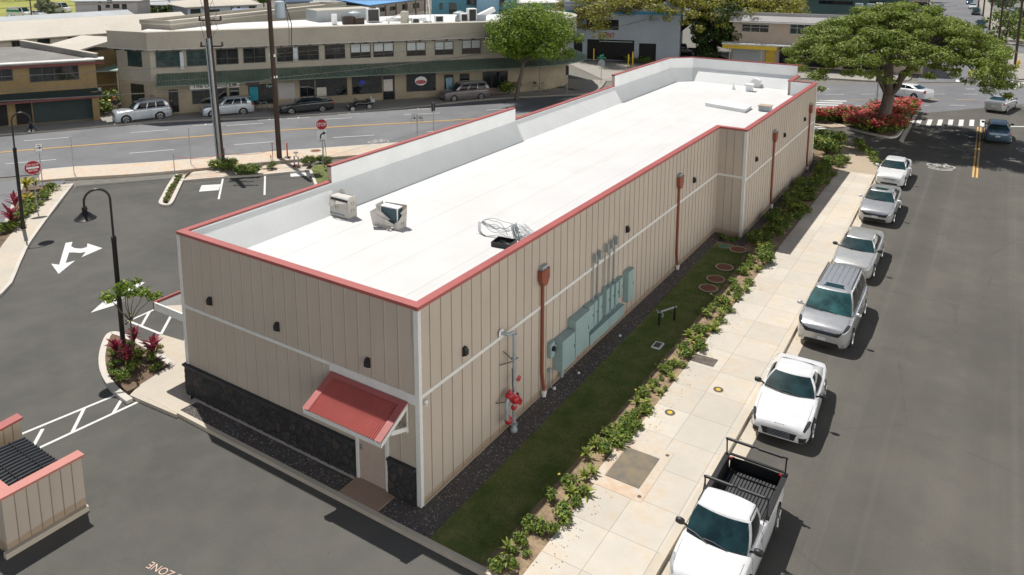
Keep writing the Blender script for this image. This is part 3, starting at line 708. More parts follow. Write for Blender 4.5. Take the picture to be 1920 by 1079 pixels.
# door
m = MB(); m.bb(-2.33, -2.23, -.06, -.002, 0, 2.15); m.bb(-1.22, -1.12, -.06, -.002, 0, 2.15); m.bb(-2.23, -1.22, -.06, -.002, 2.08, 2.15)
m.build('door_frame', M['trim'], b0)
dr = MB().bb(-2.225, -1.225, -.03, -.003, .015, 2.075).build('door', pm('tan_door', (.43, .345, .29), .5, .05, 2), b0)
def child(mb, name, mat, par, **kw):
    o = mb.build(name, mat, None, **kw); o.parent = par; o.matrix_parent_inverse = Matrix.Identity(4); return o
m = MB(); m.lathe([(.028, 0), (.028, .04), (.02, .05)], (-2.14, -.045, 1.02), 10, 'y'); m.tube([(-2.14, -.08, 1.02), (-2.04, -.085, 1.02)], .012, 6); m.bb(-2.18, -2.10, -.036, -.031, .93, 1.12); m.build('door_handle', M['chrome'], dr)
m = MB(); m.lathe([(.075, 0), (.075, .004)], (-2.13, -.037, 1.36), 18, 'y'); m.build('round_sign', M['signred'], dr)
[MB().bb(-1.235, -1.22, -.05, -.03, z, z+.1).build('hinge', M['galv'], dr) for z in (.25, 1.05, 1.8)]
# awning over the door: corrugated red sheet on two white brackets
aw = root('awning', (0, 0, 0), None, None); aw.parent = b0; aw['_w'] = (0, 0, 0)
AX0, AX1, AY, AZ0, AZ1 = -3.22, -.36, -1.10, 2.98, 2.42
sl = Vector((0, AY, AZ1-AZ0)); nn = Vector((0, AZ1-AZ0, -AY)).normalized()
nn = nn if nn.z > 0 else -nn
def awp(x, s, h): 
    p = Vector((x, -.03, AZ0))+sl*s+nn*h; return tuple(p)
m = MB(); nco = 31
wid = (AX1-AX0-.44)
m.grid(lambda u, v: awp(AX0+.22+wid*u, .06+.93*v, .022*math.sin(u*nco*2*math.pi)), nco*6, 1)
m.build('corrugated_sheet', pm('red_corrugated_metal', (.35, .07, .058), .45, .08, 1.5, 9, .06), aw, smooth=60)
m = MB()
for x0, x1 in ((AX0, AX0+.22), (AX1-.22, AX1)): m.solid([awp(x0, 0, .03), awp(x1, 0, .03), awp(x1, 1, .03), awp(x0, 1, .03)], .02)
m.solid([awp(AX0+.22, 0, .03), awp(AX1-.22, 0, .03), awp(AX1-.22, .13, .03), awp(AX0+.22, .13, .03)], .02)
m.build('edge_flashing', M['coping'], aw)
m = MB()
for x in (AX0+.03, AX1-.03):
    m.solid([(x, -.03, AZ0-.02), (x, AY, AZ1-.02), (x, AY, AZ1-.15), (x, -.03, AZ0-.16)], .045)
    m.solid([(x, -.03, 2.28), (x, AY*.62, 2.52), (x, AY*.62-.04, 2.40), (x, -.03, 2.15)], .045)
    m.bb(x-.022, x+.022, -.075, -.03, 2.1, 2.95)
m.bb(AX0, AX1, AY-.02, AY+.02, AZ1-.14, AZ1-.02); m.build('bracket', M['trim'], aw)
m = MB(); m.solid([awp(AX0+.05, .02, -.06), awp(AX1-.05, .02, -.06), awp(AX1-.05, .97, -.06), awp(AX0+.05, .97, -.06)], .012); m.build('soffit', M['siding'], aw)
# canopy over the entrance on the parking side
cn = root('canopy', (0, 0, 0), None, None); cn.parent = b0; cn['_w'] = (0, 0, 0)
MB().bb(-BW-1.85, -BW-.024, .18, 8.5, 2.50, 2.70).build('canopy_roof', pm('grey_canopy_sheet', (.19, .19, .185), .8, .1, 1), cn); MB().bb(-BW-1.90, -BW-.024, .12, .18, 2.48, 2.76).build('canopy_fascia', M['trim'], cn); MB().prism([(-BW-1.35, .2), (-BW-.03, .2), (-BW-.03, 1.3)], 2.70, 2.74).build('tan_panel', M['siding'], cn); MB().bb(-BW-1.92, -BW-1.85, .12, 8.5, 2.48, 2.78).build('canopy_fascia', M['spout'] if 'spout' in M else M['coping'], cn)
# black wall lights
for i, (x, y, z, dx, dy) in enumerate(((-8.58, 0, 3.76, 0, -1), (-5.41, 0, 3.76, 0, -1), (-1.76, 0, 3.72, 0, -1), (0, 1.98, 3.66, 1, 0), (0, 13.15, 3.8, 1, 0), (0, 21.05, 3.85, 1, 0), (1.45, 26.8, 3.8, 1, 0), (1.45, 33.0, 3.88, 1, 0), (1.45, 38.5, 3.86, 1, 0))):
    m = MB(); r_ = .085
    m.add([], [])
    base = Vector((x, y, z)); o_ = Vector((dx, dy, 0)); s_ = Vector((-dy, dx, 0))
    prof = [(.0, -.14, .07), (.025, -.14, .07), (.13, -.09, .066), (.13, .05, .066), (.08, .13, .06), (0, .14, .06)]
    vs = []
    for d_, h, w_ in prof:
        for sg in (-1, 1): vs.append(base+o_*(d_+.016)+s_*(w_*sg)+Vector((0, 0, h)))
    n_ = len(prof)
    fs = [(2*i_, 2*i_+1, 2*i_+3, 2*i_+2) for i_ in range(n_-1)]+[tuple(2*i_ for i_ in range(n_-1, -1, -1)), tuple(2*i_+1 for i_ in range(n_)), (2*n_-2, 2*n_-1, 1, 0)]
    m.add(vs, fs); m.build('wall_light', M['blackplastic'], b0)
for x, y, z in ((.05, .22, 3.02), (-BW-.05, .22, 3.05)):
    m = MB(); m.lathe([(.05, 0), (.06, .05), (.045, .12)], (x, y, z-.06), 10); m.tube([(x, y, z), (x+.08, y-.06, z-.05)], .03, 8); m.build('camera_dome', M['white'], b0)
# red conductor heads and downspouts
M['spout'] = pm('rust_red_gutter', (.235, .062, .034), .5, .1, 2)
for i, (x, y) in enumerate(((0, 6.35), (0, 18.95), (1.45, 30.5), (1.45, 40.1))):
    d_ = MB(); d_.tube([(x+.07, y, 4.1), (x+.07, y, .85), (x+.07, y+.06, .55), (x+.12, y+.05, .12)], .055, 10)
    dd = d_.build('downspout', M['spout'], b0, smooth=40)
    h = MB(); a_ = x+.015; b_ = x+.19
    pr = [(-.25, 4.58), (.25, 4.58), (.25, 4.24), (.12, 4.02), (-.12, 4.02), (-.25, 4.24)]
    vs = [(a_, y+p, z) for p, z in pr]+[(b_, y+p, z) for p, z in pr]; n_ = len(pr)
    h.add(vs, [tuple(range(n_)), tuple(range(n_, 2*n_))[::-1]]+[(i_, n_+i_, n_+(i_+1) % n_, (i_+1) % n_) for i_ in range(n_) if i_ != 0])
    h.bb(a_+.02, b_-.02, y-.22, y+.22, 4.3, 4.32)
    h.build('conductor_head', M['spout'], dd); 
    MB().bb(x+.01, x+.15, y-.17, y+.17, 4.54, 4.70).build('scupper', M['galv'], dd)
    MB().lathe([(.075, -.05), (.075, .1), (.095, .1), (.095, .2), (.085, .2)], (x+.12, y+.05, 0), 14).build('drain_boot', M['white'], dd, smooth=40)

# ---------------------------------------------------------------- on the roof
DZ = DK+.004
M['card'] = pm('white_corrugated_board', (.50, .48, .44), .85, .12, 3, 20, .08)
M['cardin'] = pm('brown_board_inside', (.30, .22, .15), .9, .15, 3)
M['coil'] = pm('condenser_fins', (.035, .075, .095), .5, .3, 20, stretch=(1, 1, 12))
def box_arrows(par, c, xd, yd, s):
    for k_ in (-1, 1):
        m = MB(); o_ = .055*k_
        m.add([(o_-.008, -.06, 0), (o_+.008, -.06, 0), (o_+.008, .03, 0), (o_+.03, .03, 0), (o_, .07, 0), (o_-.03, .03, 0), (o_-.008, .03, 0)], [(0, 1, 2, 3, 4, 5, 6)])
        ob = m.build('printed_arrow', M['ink'], par); ob.matrix_basis = basis(xd, yd, c)
p = P(650, 409, DZ); 
t1 = root('boxed_condenser', (p.x-.28, p.y+.12, DZ), 'air conditioner in a mostly closed white carton with blue stripe on the white roof', 'packed unit', rz=R(-1))
W1, D1, H1 = .98, .46, .82
m = MB(); 
for q in ((-W1/2, W1/2, -D1/2, -D1/2+.012), (-W1/2, W1/2, D1/2-.012, D1/2), (-W1/2, -W1/2+.012, -D1/2, D1/2), (W1/2-.012, W1/2, -D1/2, D1/2)):
    top = H1*.80 if q[3] < 0 else H1
    m.bb(*q, .03, top)
m.bb(-W1/2, W1/2, -D1/2, D1/2, .02, .04)
m.solid([(-W1/2, -D1/2-.01, H1*.8), (-.1, -D1/2-.10, H1*.78), (-.14, -D1/2-.14, H1*.58), (-W1/2+.02, -D1/2-.07, H1*.52)], .008)
m.solid([(-.1, -D1/2-.03, H1*.8), (W1/2-.08, -D1/2-.01, H1*.76), (W1/2-.2, -D1/2-.05, H1*.7), (-.08, -D1/2-.12, H1*.68)], .008)
m.solid([(-W1/2+.02, D1/2, H1), (-W1/2+.4, D1/2, H1), (-W1/2+.3, D1/2+.03, H1+.14), (-W1/2+.14, D1/2-.02, H1+.17)], .008)
m.solid([(W1/2-.02, -D1/2+.1, H1), (W1/2, D1/2, H1), (W1/2+.06, D1/2-.02, H1+.1), (W1/2+.03, .0, H1+.06)], .008)
m.build('carton', M['card'], t1)
m = MB(); m.bb(-W1/2-.002, W1/2-.2, -D1/2-.003, -D1/2-.001, .11, .135); m.bb(-W1/2-.002, W1/2-.2, -D1/2-.003, -D1/2-.001, .155, .165); m.build('blue_stripe', pm('blue_print', (.03, .09, .22), .6, .05, 4), t1)
m = MB(); m.bb(-W1/2+.03, W1/2-.03, -D1/2+.03, D1/2-.03, .05, H1-.03); u_ = m.build('condenser', M['white'], t1)
m = MB(); m.bb(-W1/2+.05, W1/2-.05, -D1/2+.025, -D1/2+.03, H1*.55, H1-.08); m.build('front_grille', M['darkmetal'], t1)
m = MB(); m.bb(-W1/2+.1, W1/2-.12, -D1/2+.06, D1/2-.1, H1-.03, H1-.015); m.build('top_panel', M['card'], t1)
box_arrows(t1, (-.12, -D1/2-.004, .38), (1, 0, 0), (0, 0, 1), 1); box_arrows(t1, (W1/2+.004, .0, .3), (0, 1, 0), (0, 0, 1), 1); box_arrows(t1, (W1/2+.004, .02, .58), (0, 1, 0), (0, 0, 1), 1)
p = P(736, 430, DZ)
t2 = root('unboxed_condenser', (p.x-.22, p.y+.22, DZ), 'dark fronted air conditioner standing in a torn open white carton on the roof', 'packed unit', rz=R(3))
m = MB(); m.bb(-.40, .40, -.16, .16, .04, .80); m.build('condenser', M['white'], t2)
MB().bb(-.36, .36, -.166, -.161, .08, .76).build('front_grille', M['coil'], t2); MB().bb(.401, .406, -.13, .13, .08, .76).build('side_grille', M['coil'], t2)
m = MB(); m.bb(-.48, .48, -.24, .24, 0, .02)
m.solid([(-.62, -.34, .02), (.38, -.25, .02), (.30, -.24, .20), (-.62, -.5, .62)], .01); m.solid([(-.62, -.5, .62), (-.46, -.3, .74), (.1, -.2, .34), (-.2, -.30, .2)], .01)
m.solid([(.46, -.24, .0), (.46, .24, .0), (.50, .24, .74), (.47, -.22, .32)], .01)
m.solid([(.38, -.25, .0), (.46, -.24, .0), (.46, -.22, .34), (.32, -.24, .24)], .01)
m.solid([(-.48, .24, 0), (.48, .24, 0), (.52, .26, .84), (-.50, .25, .80)], .01)
m.solid([(.48, -.1, .62), (.52, .2, .76), (.60, .16, .54), (.57, -.02, .46)], .01); m.solid([(-.48, .2, .5), (-.46, -.2, .4), (-.58, -.22, .82), (-.55, .18, .86)], .01)
m.build('torn_carton', M['card'], t2)
m = MB(); rr = random.Random(3)
for i in range(9):
    a_ = rr.random()*6.3; c_ = Vector((-.40+rr.random()*.62, -.42+rr.random()*.16, .03+rr.random()*.07)); u_ = Vector((math.cos(a_), math.sin(a_)*.6, rr.random()*.3-.1))*.18; v_ = Vector((-math.sin(a_)*.4, math.cos(a_)*.4, .2))*.12
    m.solid([c_-u_-v_, c_+u_-v_*.4, c_+u_*.8+v_, c_-u_*.7+v_*.6], .006)
m.build('torn_flap', M['card'], t2)
m = MB(); m.solid([(.44, .05, .6), (.47, .23, .62), (.53, .23, .82), (.50, .05, .80)], .006); m.build('inner_flap', M['cardin'], t2)
box_arrows(t2, (.489, .02, .18), (0, 1, 0), (.04, 0, 1), 1)
# conduit, cables and coil
p = P(899, 437, DZ)
t3 = root('conduit_riser', (p.x, p.y, DZ), 'white curved conduit standing on the roof with grey cables hanging out of it', 'conduit', world=True)
pc = Vector((p.x, p.y, DZ)); cd_ = Vector((.80, -.32, 0)).normalized()
arc = [pc+Vector((0, 0, z)) for z in (0, .2, .34)]+[pc+cd_*(.13-.13*math.cos(w))+Vector((0, 0, .34+.13*math.sin(w))) for w in (R(30), R(60), R(90), R(115))]
MB().tube(arc, .055, 12).lathe([(.12, 0), (.12, .012), (.06, .06)], tuple(pc), 14).build('conduit_pipe', M['parapet'], t3, smooth=50)
ctr = P(965, 446, DZ); ctr = Vector((ctr.x, ctr.y, DZ))
st = arc[-1]
for i in range(9):
    rr = random.Random(40+i); e = ctr+Vector((rr.uniform(-.55, .35), rr.uniform(-.35, .55), .06+rr.random()*.4)); sag = rr.uniform(-.28, .35)
    pts = []
    for j in range(13):
        t_ = j/12; q = st.lerp(e, t_); q = q+Vector((0, 0, sag*4*t_*(1-t_)+.05*math.sin(t_*9+i))); q.z = max(q.z, DZ+.012); pts.append(q)
    MB().tube(pts, .0095, 5).build('cable', M['galv'], t3, smooth=60)
t4 = root('cable_coil', tuple(ctr), 'coil of grey cable heaped against the parapet on the roof', 'cable coil')
def loops(mb, c, r0, n, axis, seed, rad=.011):
    rr = random.Random(seed); pts = []
    ax = Vector(axis).normalized(); u_ = ax.orthogonal().normalized(); v_ = ax.cross(u_)
    for j in range(n*20+1):
        w = j/20*2*math.pi; rad_ = r0*(1+.08*math.sin(w*.37+seed)+.03*math.sin(w*1.3)); pts.append(Vector(c)+u_*rad_*math.cos(w)+v_*rad_*math.sin(w)+ax*(.09*math.sin(w*.21+seed)))
    mb.tube(pts, rad, 5)
m = MB(); loops(m, (0, 0, .26), .21, 6, (.7, .6, .25), 1); loops(m, (.03, .05, .27), .24, 5, (.7, .5, .3), 2); m.build('upright_coil', M['galv'], t4, smooth=60)
m = MB(); loops(m, (.30, .18, .2), .3, 5, (.3, .3, .9), 3); loops(m, (.28, .35, .22), .26, 4, (.6, .4, .8), 4); loops(m, (.15, .5, .18), .33, 3, (.2, .5, .9), 5); m.build('loose_coil', M['white'], t4, smooth=60)
p = P(945, 460, DZ)
t5 = root('black_tray', (p.x, p.y, DZ), 'shallow black plastic tray beside the cable coil on the roof', 'tray', rz=R(8))
m = MB(); m.bb(-.36, .36, -.30, .30, 0, .03)
for q in ((-.36, .36, -.30, -.27), (-.36, .36, .27, .30), (-.36, -.33, -.27, .27), (.33, .36, -.27, .27)): m.bb(*q, .03, .17)
m.build('tray_shell', M['blackplastic'], t5)
m = MB(); rr = random.Random(8)
for i in range(14): m.tube([(rr.uniform(-.3, .3), rr.uniform(-.24, .24), .06+rr.random()*.06) for _ in range(3)], .012, 5)
m.build('cable_scrap', M['darkmetal'], t5)
# far end: curbs and vents
a_, b_, c_, d_ = [Vector(P2(x, y, DZ)) for x, y in ((1322, 199), (1396, 212), (1409, 204), (1338, 192))]
t6 = root('roof_curb', (*((a_+c_)/2), DZ), 'long low white curb box lying across the roof near the far end', 'roof curb', world=True)
MB().prism([tuple(q) for q in (a_, b_, c_, d_)], DZ, DZ+.2).build('curb_box', M['parapet'], t6); e = [q.lerp((a_+c_)/2, -.02) for q in (a_, b_, c_, d_)]; MB().prism([tuple(q) for q in e], DZ+.2, DZ+.225).build('curb_cap', M['white'], t6)
p = P(1432, 210, DZ)
t7 = root('scupper_box', (p.x, p.y+.35, DZ), 'small square box with tan lid and dark sides against the parapet at the jog', 'roof box')
MB().bb(-.36, .36, -.3, .3, 0, .32).build('box_side', M['galv'], t7); MB().bb(-.4, .4, -.34, .34, .32, .37).build('lid', M['conc_old'], t7)
def vent(px_, py_, kind, label):
    p = P(px_, py_, DZ); t_ = root('roof_vent', (p.x, p.y, DZ), label, 'roof vent')
    if kind == 'goose':
        MB().bb(-.2, .2, -.2, .2, 0, .36).build('vent_base', M['parapet'], t_)
        m = MB(); m.grid(lambda u, v: (.36*math.cos(math.pi*u)*1.0-.05, -.24+.48*v, .36+.30*math.sin(math.pi*u)), 14, 1); m.grid(lambda u, v: (.36*math.cos(math.pi*u)*v-.05, -.24, .36+.30*math.sin(math.pi*u)*v), 14, 1); m.grid(lambda u, v: (.36*math.cos(math.pi*u)*v-.05, .24, .36+.30*math.sin(math.pi*u)*v), 14, 1); m.build('vent_hood', M['white'], t_, smooth=50)
    elif kind == 'box':
        MB().bb(-.22, .22, -.22, .22, 0, .42).build('vent_base', M['parapet'], t_); MB().bb(-.3, .3, -.3, .3, .42, .52).build('vent_cap', M['white'], t_)
    elif kind == 'pipe':
        MB().lathe([(.09, 0), (.05, .1), (.05, .42)], n=12).build('pipe', M['galv'], t_); MB().lathe([(.07, .40), (.07, .48), (.02, .52)], n=12).build('cap', M['darkmetal'], t_)
    elif kind == 'cone':
        MB().lathe([(.16, 0), (.05, .3), (.04, .42)], n=12).build('flashing_cone', M['parapet'], t_); MB().lathe([(.03, .4), (.03, .46)], n=10).build('pipe', M['white'], t_)
vent(1419, 164, 'goose', 'white gooseneck roof vent with rounded hood at the far end of the roof'); vent(1405, 171, 'box', 'square white roof vent with flat cap beside the gooseneck vent')
vent(1461, 163, 'pipe', 'thin dark capped vent pipe near the far right corner of the roof'); vent(1375, 168, 'cone', 'small white cone shaped pipe flashing left of the square roof vent')

# ---------------------------------------------------------------- along the street wall
M['brass'] = pm('tarnished_brass', (.22, .15, .06), .4, .2, 6, metal=.6)
def cab(y0, y1, z0, z1, d_, label, name='electrical_cabinet', cat='electrical box', extra=None):
    t_ = root(name, (0, (y0+y1)/2, z0), label, cat, 'electrical boxes on the street wall'); h = z1-z0; w = y1-y0
    m = MB(); m.bb(.022, d_-.02, -w/2, w/2, 0, h); m.build('cabinet_body', M['elecbox'], t_)
    m = MB(); m.bb(d_-.018, d_, -w/2+.008, w/2-.008, .012, h-.012); dd = m.build('cabinet_door', M['elecbox'], t_)
    m = MB(); m.bb(.018, d_+.03, -w/2-.012, w/2+.012, h, h+.016); m.build('rain_lip', M['elecbox'], t_)
    m = MB(); m.bb(d_, d_+.012, w/2-.07, w/2-.045, h*.48, h*.58); m.build('latch', M['darkmetal'], dd)
    if extra: extra(t_, w, h, d_)
    return t_
def leg(t_, w, h, d_): MB().tube([(.14, -.08, -.42), (.14, -.08, 0)], .06, 10).build('conduit', M['elecbox'], t_, smooth=40)
cab(7.24, 8.16, .52, 1.66, .36, 'big grey electrical cabinet on the wall with a thick conduit below, nearest the first downspout', extra=leg)
cab(8.24, 9.30, .58, 1.98, .34, 'tallest wide grey electrical cabinet on the street wall')
m_ = cab(6.80, 7.08, 1.16, 1.72, .15, 'small grey meter box with round black dial beside the red downspout', 'meter_box')
m = MB(); m.lathe([(.09, .15), (.09, .19), (.075, .25), (.02, .27)], (0, 0, .33), 14, 'x'); m.build('meter_dial', M['blackplastic'], m_, smooth=40)
cab(9.38, 9.84, 1.02, 2.0, .25, 'narrow grey electrical cabinet right of the tallest one')
for i, (y, z0, z1, d_, dsc) in enumerate(((10.12, .98, 1.98, .2, 'first slim grey meter box past the wide cabinets'), (10.52, 1.0, 2.02, .2, 'second slim grey meter box past the wide cabinets'), (11.12, 1.04, 2.08, .22, 'third slim grey meter box, right of the gap'), (11.54, 1.06, 2.05, .22, 'fourth slim grey meter box over the trough'), (11.96, 1.08, 2.04, .22, 'fifth slim grey meter box over the trough'), (12.42, 1.2, 2.02, .18, 'shorter grey box with bare wires, beside the last tall panel'))):
    cab(y-.14, y+.14, z0, z1, d_, dsc)
cab(12.98, 13.52, .74, 2.06, .24, 'last tall grey electrical panel at the far end of the row')
t_ = root('wire_trough', (0, 10.98, .46), 'long low grey wire trough under the slim meter boxes', 'wire trough', 'electrical boxes on the street wall')
MB().bb(.022, .30, -1.5, 1.5, 0, .42).build('trough_body', M['elecbox'], t_); MB().bb(.024, .315, -1.515, 1.515, .42, .435).build('trough_lid', M['elecbox'], t_); MB().bb(.30, .304, .12, .13, .01, .41).build('joint', M['groove'], t_)
for y in (-.86, -.46, .14, .56, .98): MB().tube([(.12, y, .43), (.12, y, .66)], .028, 8).build('conduit_stub', M['galv'], t_)
MB().tube([(.1, -3.9, 1.0), (.12, -3.5, 1.1), (.12, -2.8, 1.15)], .03, 6).build('feeder_conduit', M['galv'], t_, smooth=50)
for i, (y, zt, dsc) in enumerate(((10.12, 3.62, 'leftmost'), (10.52, 3.62, 'second from left'), (11.12, 3.68, 'middle'), (11.54, 3.70, 'second from right'), (11.96, 3.72, 'rightmost'))):
    t_ = root('weatherhead_conduit', (0.06, y, 1.98), 'thin grey conduit with fin shaped weatherhead on the wall, %s of the five' % dsc, 'conduit', 'weatherhead conduits above the meter boxes')
    MB().tube([(0, 0, 0), (0, 0, zt-1.98)], .026, 8).build('conduit_pipe', M['galv'], t_, smooth=40)
    MB().box((.06, 0, zt-1.98), (.13, .08, .30)).add([(-.005, -.04, zt-1.83), (.125, -.04, zt-1.83), (.125, .04, zt-1.83), (-.005, .04, zt-1.83), (.0, 0, zt-1.74)], [(0, 1, 4), (1, 2, 4), (2, 3, 4), (3, 0, 4)]).build('weatherhead', M['galv'], t_)
# fire riser
t_ = root('fire_riser', (.3, 4.22, -.02), 'grey fire sprinkler riser pipe with red valves standing by the wall', 'fire riser', world=True)
m = MB(); m.tube([(.0, 3.68, 3.40), (.2, 3.76, 3.36), (.24, 3.98, 3.35), (.25, 4.05, 3.28), (.25, 4.05, 3.1), (.25, 4.05, 1.3), (.25, 4.05, .3)], .055, 12); m.build('riser_pipe', M['galv'], t_, smooth=50)
m = MB(); m.lathe([(.13, 0), (.13, .02)], (0.005, 3.68, 3.40), 16, 'x'); m.build('wall_flange', M['white'], t_)
m = MB(); m.lathe([(.11, -.02), (.12, .06), (.075, .12), (.075, .2), (.12, .22), (.12, .26)], (.25, 4.05, .0), 14); m.lathe([(.1, 0), (.1, .05)], (.25, 4.05, 2.42), 12); m.lathe([(.085, 0), (.085, .06)], (.25, 4.05, 3.22), 12); m.build('flange', M['galv'], t_, smooth=40)
m = MB(); m.tube([(.25, 4.05, 1.30), (.25, 3.86, 1.30), (.25, 3.68, 1.26), (.25, 3.62, 1.12), (.25, 3.62, .66), (.25, 3.70, .52), (.25, 3.9, .48)], .06, 10); m.build('bypass_pipe', M['galv'], t_, smooth=50)
for (x, y, z, s) in ((.25, 3.80, 1.33, 1.3), (.27, 4.08, 1.08, 1.45), (.25, 3.74, .52, 1.15), (.25, 4.05, .80, .9)):
    m = MB(); m.lathe([(.05*s, -.1*s), (.09*s, -.07*s), (.1*s, 0), (.09*s, .07*s), (.05*s, .1*s)], (x, y, z), 12, 'y'); m.lathe([(.04*s, 0), (.07*s, .06*s), (.03*s, .14*s)], (x, y, z), 10); m.build('valve_body', M['redpaint'], t_, smooth=50)
for (y, z) in ((4.22, 1.72), (4.32, .86), (4.28, .92)):
    m = MB(); m.tube([(.25, 4.05, z), (.3, y-.02, z)], .018, 6)
    pts = [(.32+.0*j, y+.085*math.cos(j/12*6.283), z+.085*math.sin(j/12*6.283)) for j in range(13)]; m.tube(pts, .017, 6); m.tube([(.32, y-.08, z), (.32, y+.08, z)], .012, 5); m.tube([(.32, y, z-.08), (.32, y, z+.08)], .012, 5); m.build('handwheel', M['redpaint'], t_, smooth=50)
for q in ([(.0, 3.62, 2.36), (.25, 3.95, 2.4), (.30, 4.2, 2.42)], [(.0, 3.82, 2.72), (.24, 4.0, 2.42)], [(.0, 3.4, 1.2), (.22, 3.62, 1.2)]): MB().tube(q, .018, 6).build('brace', M['iron'], t_)
m = MB(); m.tube([(.27, 3.9, 2.2), (.3, 3.88, 1.6), (.27, 3.98, 1.3)], .014, 6); m.lathe([(.075, 0), (.075, .03)], (.30, 4.14, 1.2), 12, 'x'); m.build('gauge_line', M['blackplastic'], t_)
m = MB(); m.lathe([(.1, -.05), (.1, .03)], (.25, 4.05, -.02), 12); m.build('black_sleeve', M['blackplastic'], t_)
for o in [q for q in bpy.data.objects if q.parent == t_]: o.location = (.05, .17, 0)
# small pipe stub by the cabinet, bench frame in the lawn
t_ = root('pipe_stub', (.08, 6.85, -.02), 'thin grey pipe stub with white drain cap at the foot of the wall', 'pipe'); MB().tube([(0, 0, .68), (0, 0, .25), (.04, .06, .06)], .025, 8).build('pipe', M['galv'], t_); MB().lathe([(.06, 0), (.06, .06), (.03, .08)], (.12, .12, 0), 12).build('drain_cap', M['white'], t_); MB().bb(-.04, .04, -.05, .05, .66, .78).build('junction_box', M['galv'], t_)
for i, (x, y, dsc) in enumerate(((.45, 8.3, 'below the big cabinet'), (.55, 11.6, 'below the long wire trough'), (2.35, 17.2, 'at the lawn edge opposite the covers'))):
    m = MB(); m.lathe([(.05, -.03), (.055, .03), (.03, .045)], (0, 0, 0), 10); o = m.build('cleanout_cap', M['white'], None, loc=(x, y, 0), smooth=40); tag(o, 'small white round cleanout cap on the ground %s' % dsc, 'pipe cap', 'white cleanout caps')
p = P(1250, 605)
t_ = root('post_rail', (p.x, p.y, -.01), 'low dark metal rail on two black posts in the lawn', 'rail frame', rz=R(65))
for x in (-.42, .42): MB().bb(x-.03, x+.03, -.03, .03, 0, .62).build('post', M['darkmetal'], t_)
m = MB(); m.bb(-.52, .52, -.025, .025, .55, .60); m.build('rail', M['galv'], t_)
m = MB(); m.bb(-.44, -.40, -.2, .2, .57, .60); m.tube([(-.42, -.2, .58), (-.52, -.3, .5), (-.42, -.12, .42)], .015, 6); m.build('cross_bar', M['galv'], t_)
# ================================================================ vehicles
def lerp_keys(keys, y):
    """monotone smooth interpolation through (y, value) keys"""
    if y <= keys[0][0]: return keys[0][1]
    if y >= keys[-1][0]: return keys[-1][1]
    n = len(keys)
    d = [(keys[i+1][1]-keys[i][1])/(keys[i+1][0]-keys[i][0]) for i in range(n-1)]
    mk_ = [d[0]]+[0 if d[i-1]*d[i] <= 0 else 2*d[i-1]*d[i]/(d[i-1]+d[i]) for i in range(1, n-1)]+[d[-1]]
    for i in range(n-1):
        if keys[i][0] <= y <= keys[i+1][0]:
            h = keys[i+1][0]-keys[i][0]; t = (y-keys[i][0])/h
            return (2*t**3-3*t**2+1)*keys[i][1]+(t**3-2*t**2+t)*h*mk_[i]+(-2*t**3+3*t**2)*keys[i+1][1]+(t**3-t**2)*h*mk_[i+1]
def apply_bool(o, cutters):
    for c in cutters:
        md = o.modifiers.new('cut', 'BOOLEAN'); md.operation = 'DIFFERENCE'; md.object = c; md.solver = 'EXACT'; md.material_mode = 'INDEX'
    bpy.context.view_layer.update()
    dg = bpy.context.evaluated_depsgraph_get(); me = bpy.data.meshes.new_from_object(o.evaluated_get(dg))
    o.modifiers.clear(); old = o.data; nm = old.name; o.data = me; bpy.data.meshes.remove(old); me.name = nm
    for c in cutters: bpy.data.objects.remove(c)
    me.polygons.foreach_set('use_smooth', [True]*len(me.polygons)); me.set_sharp_from_angle(angle=R(38)); me.update()

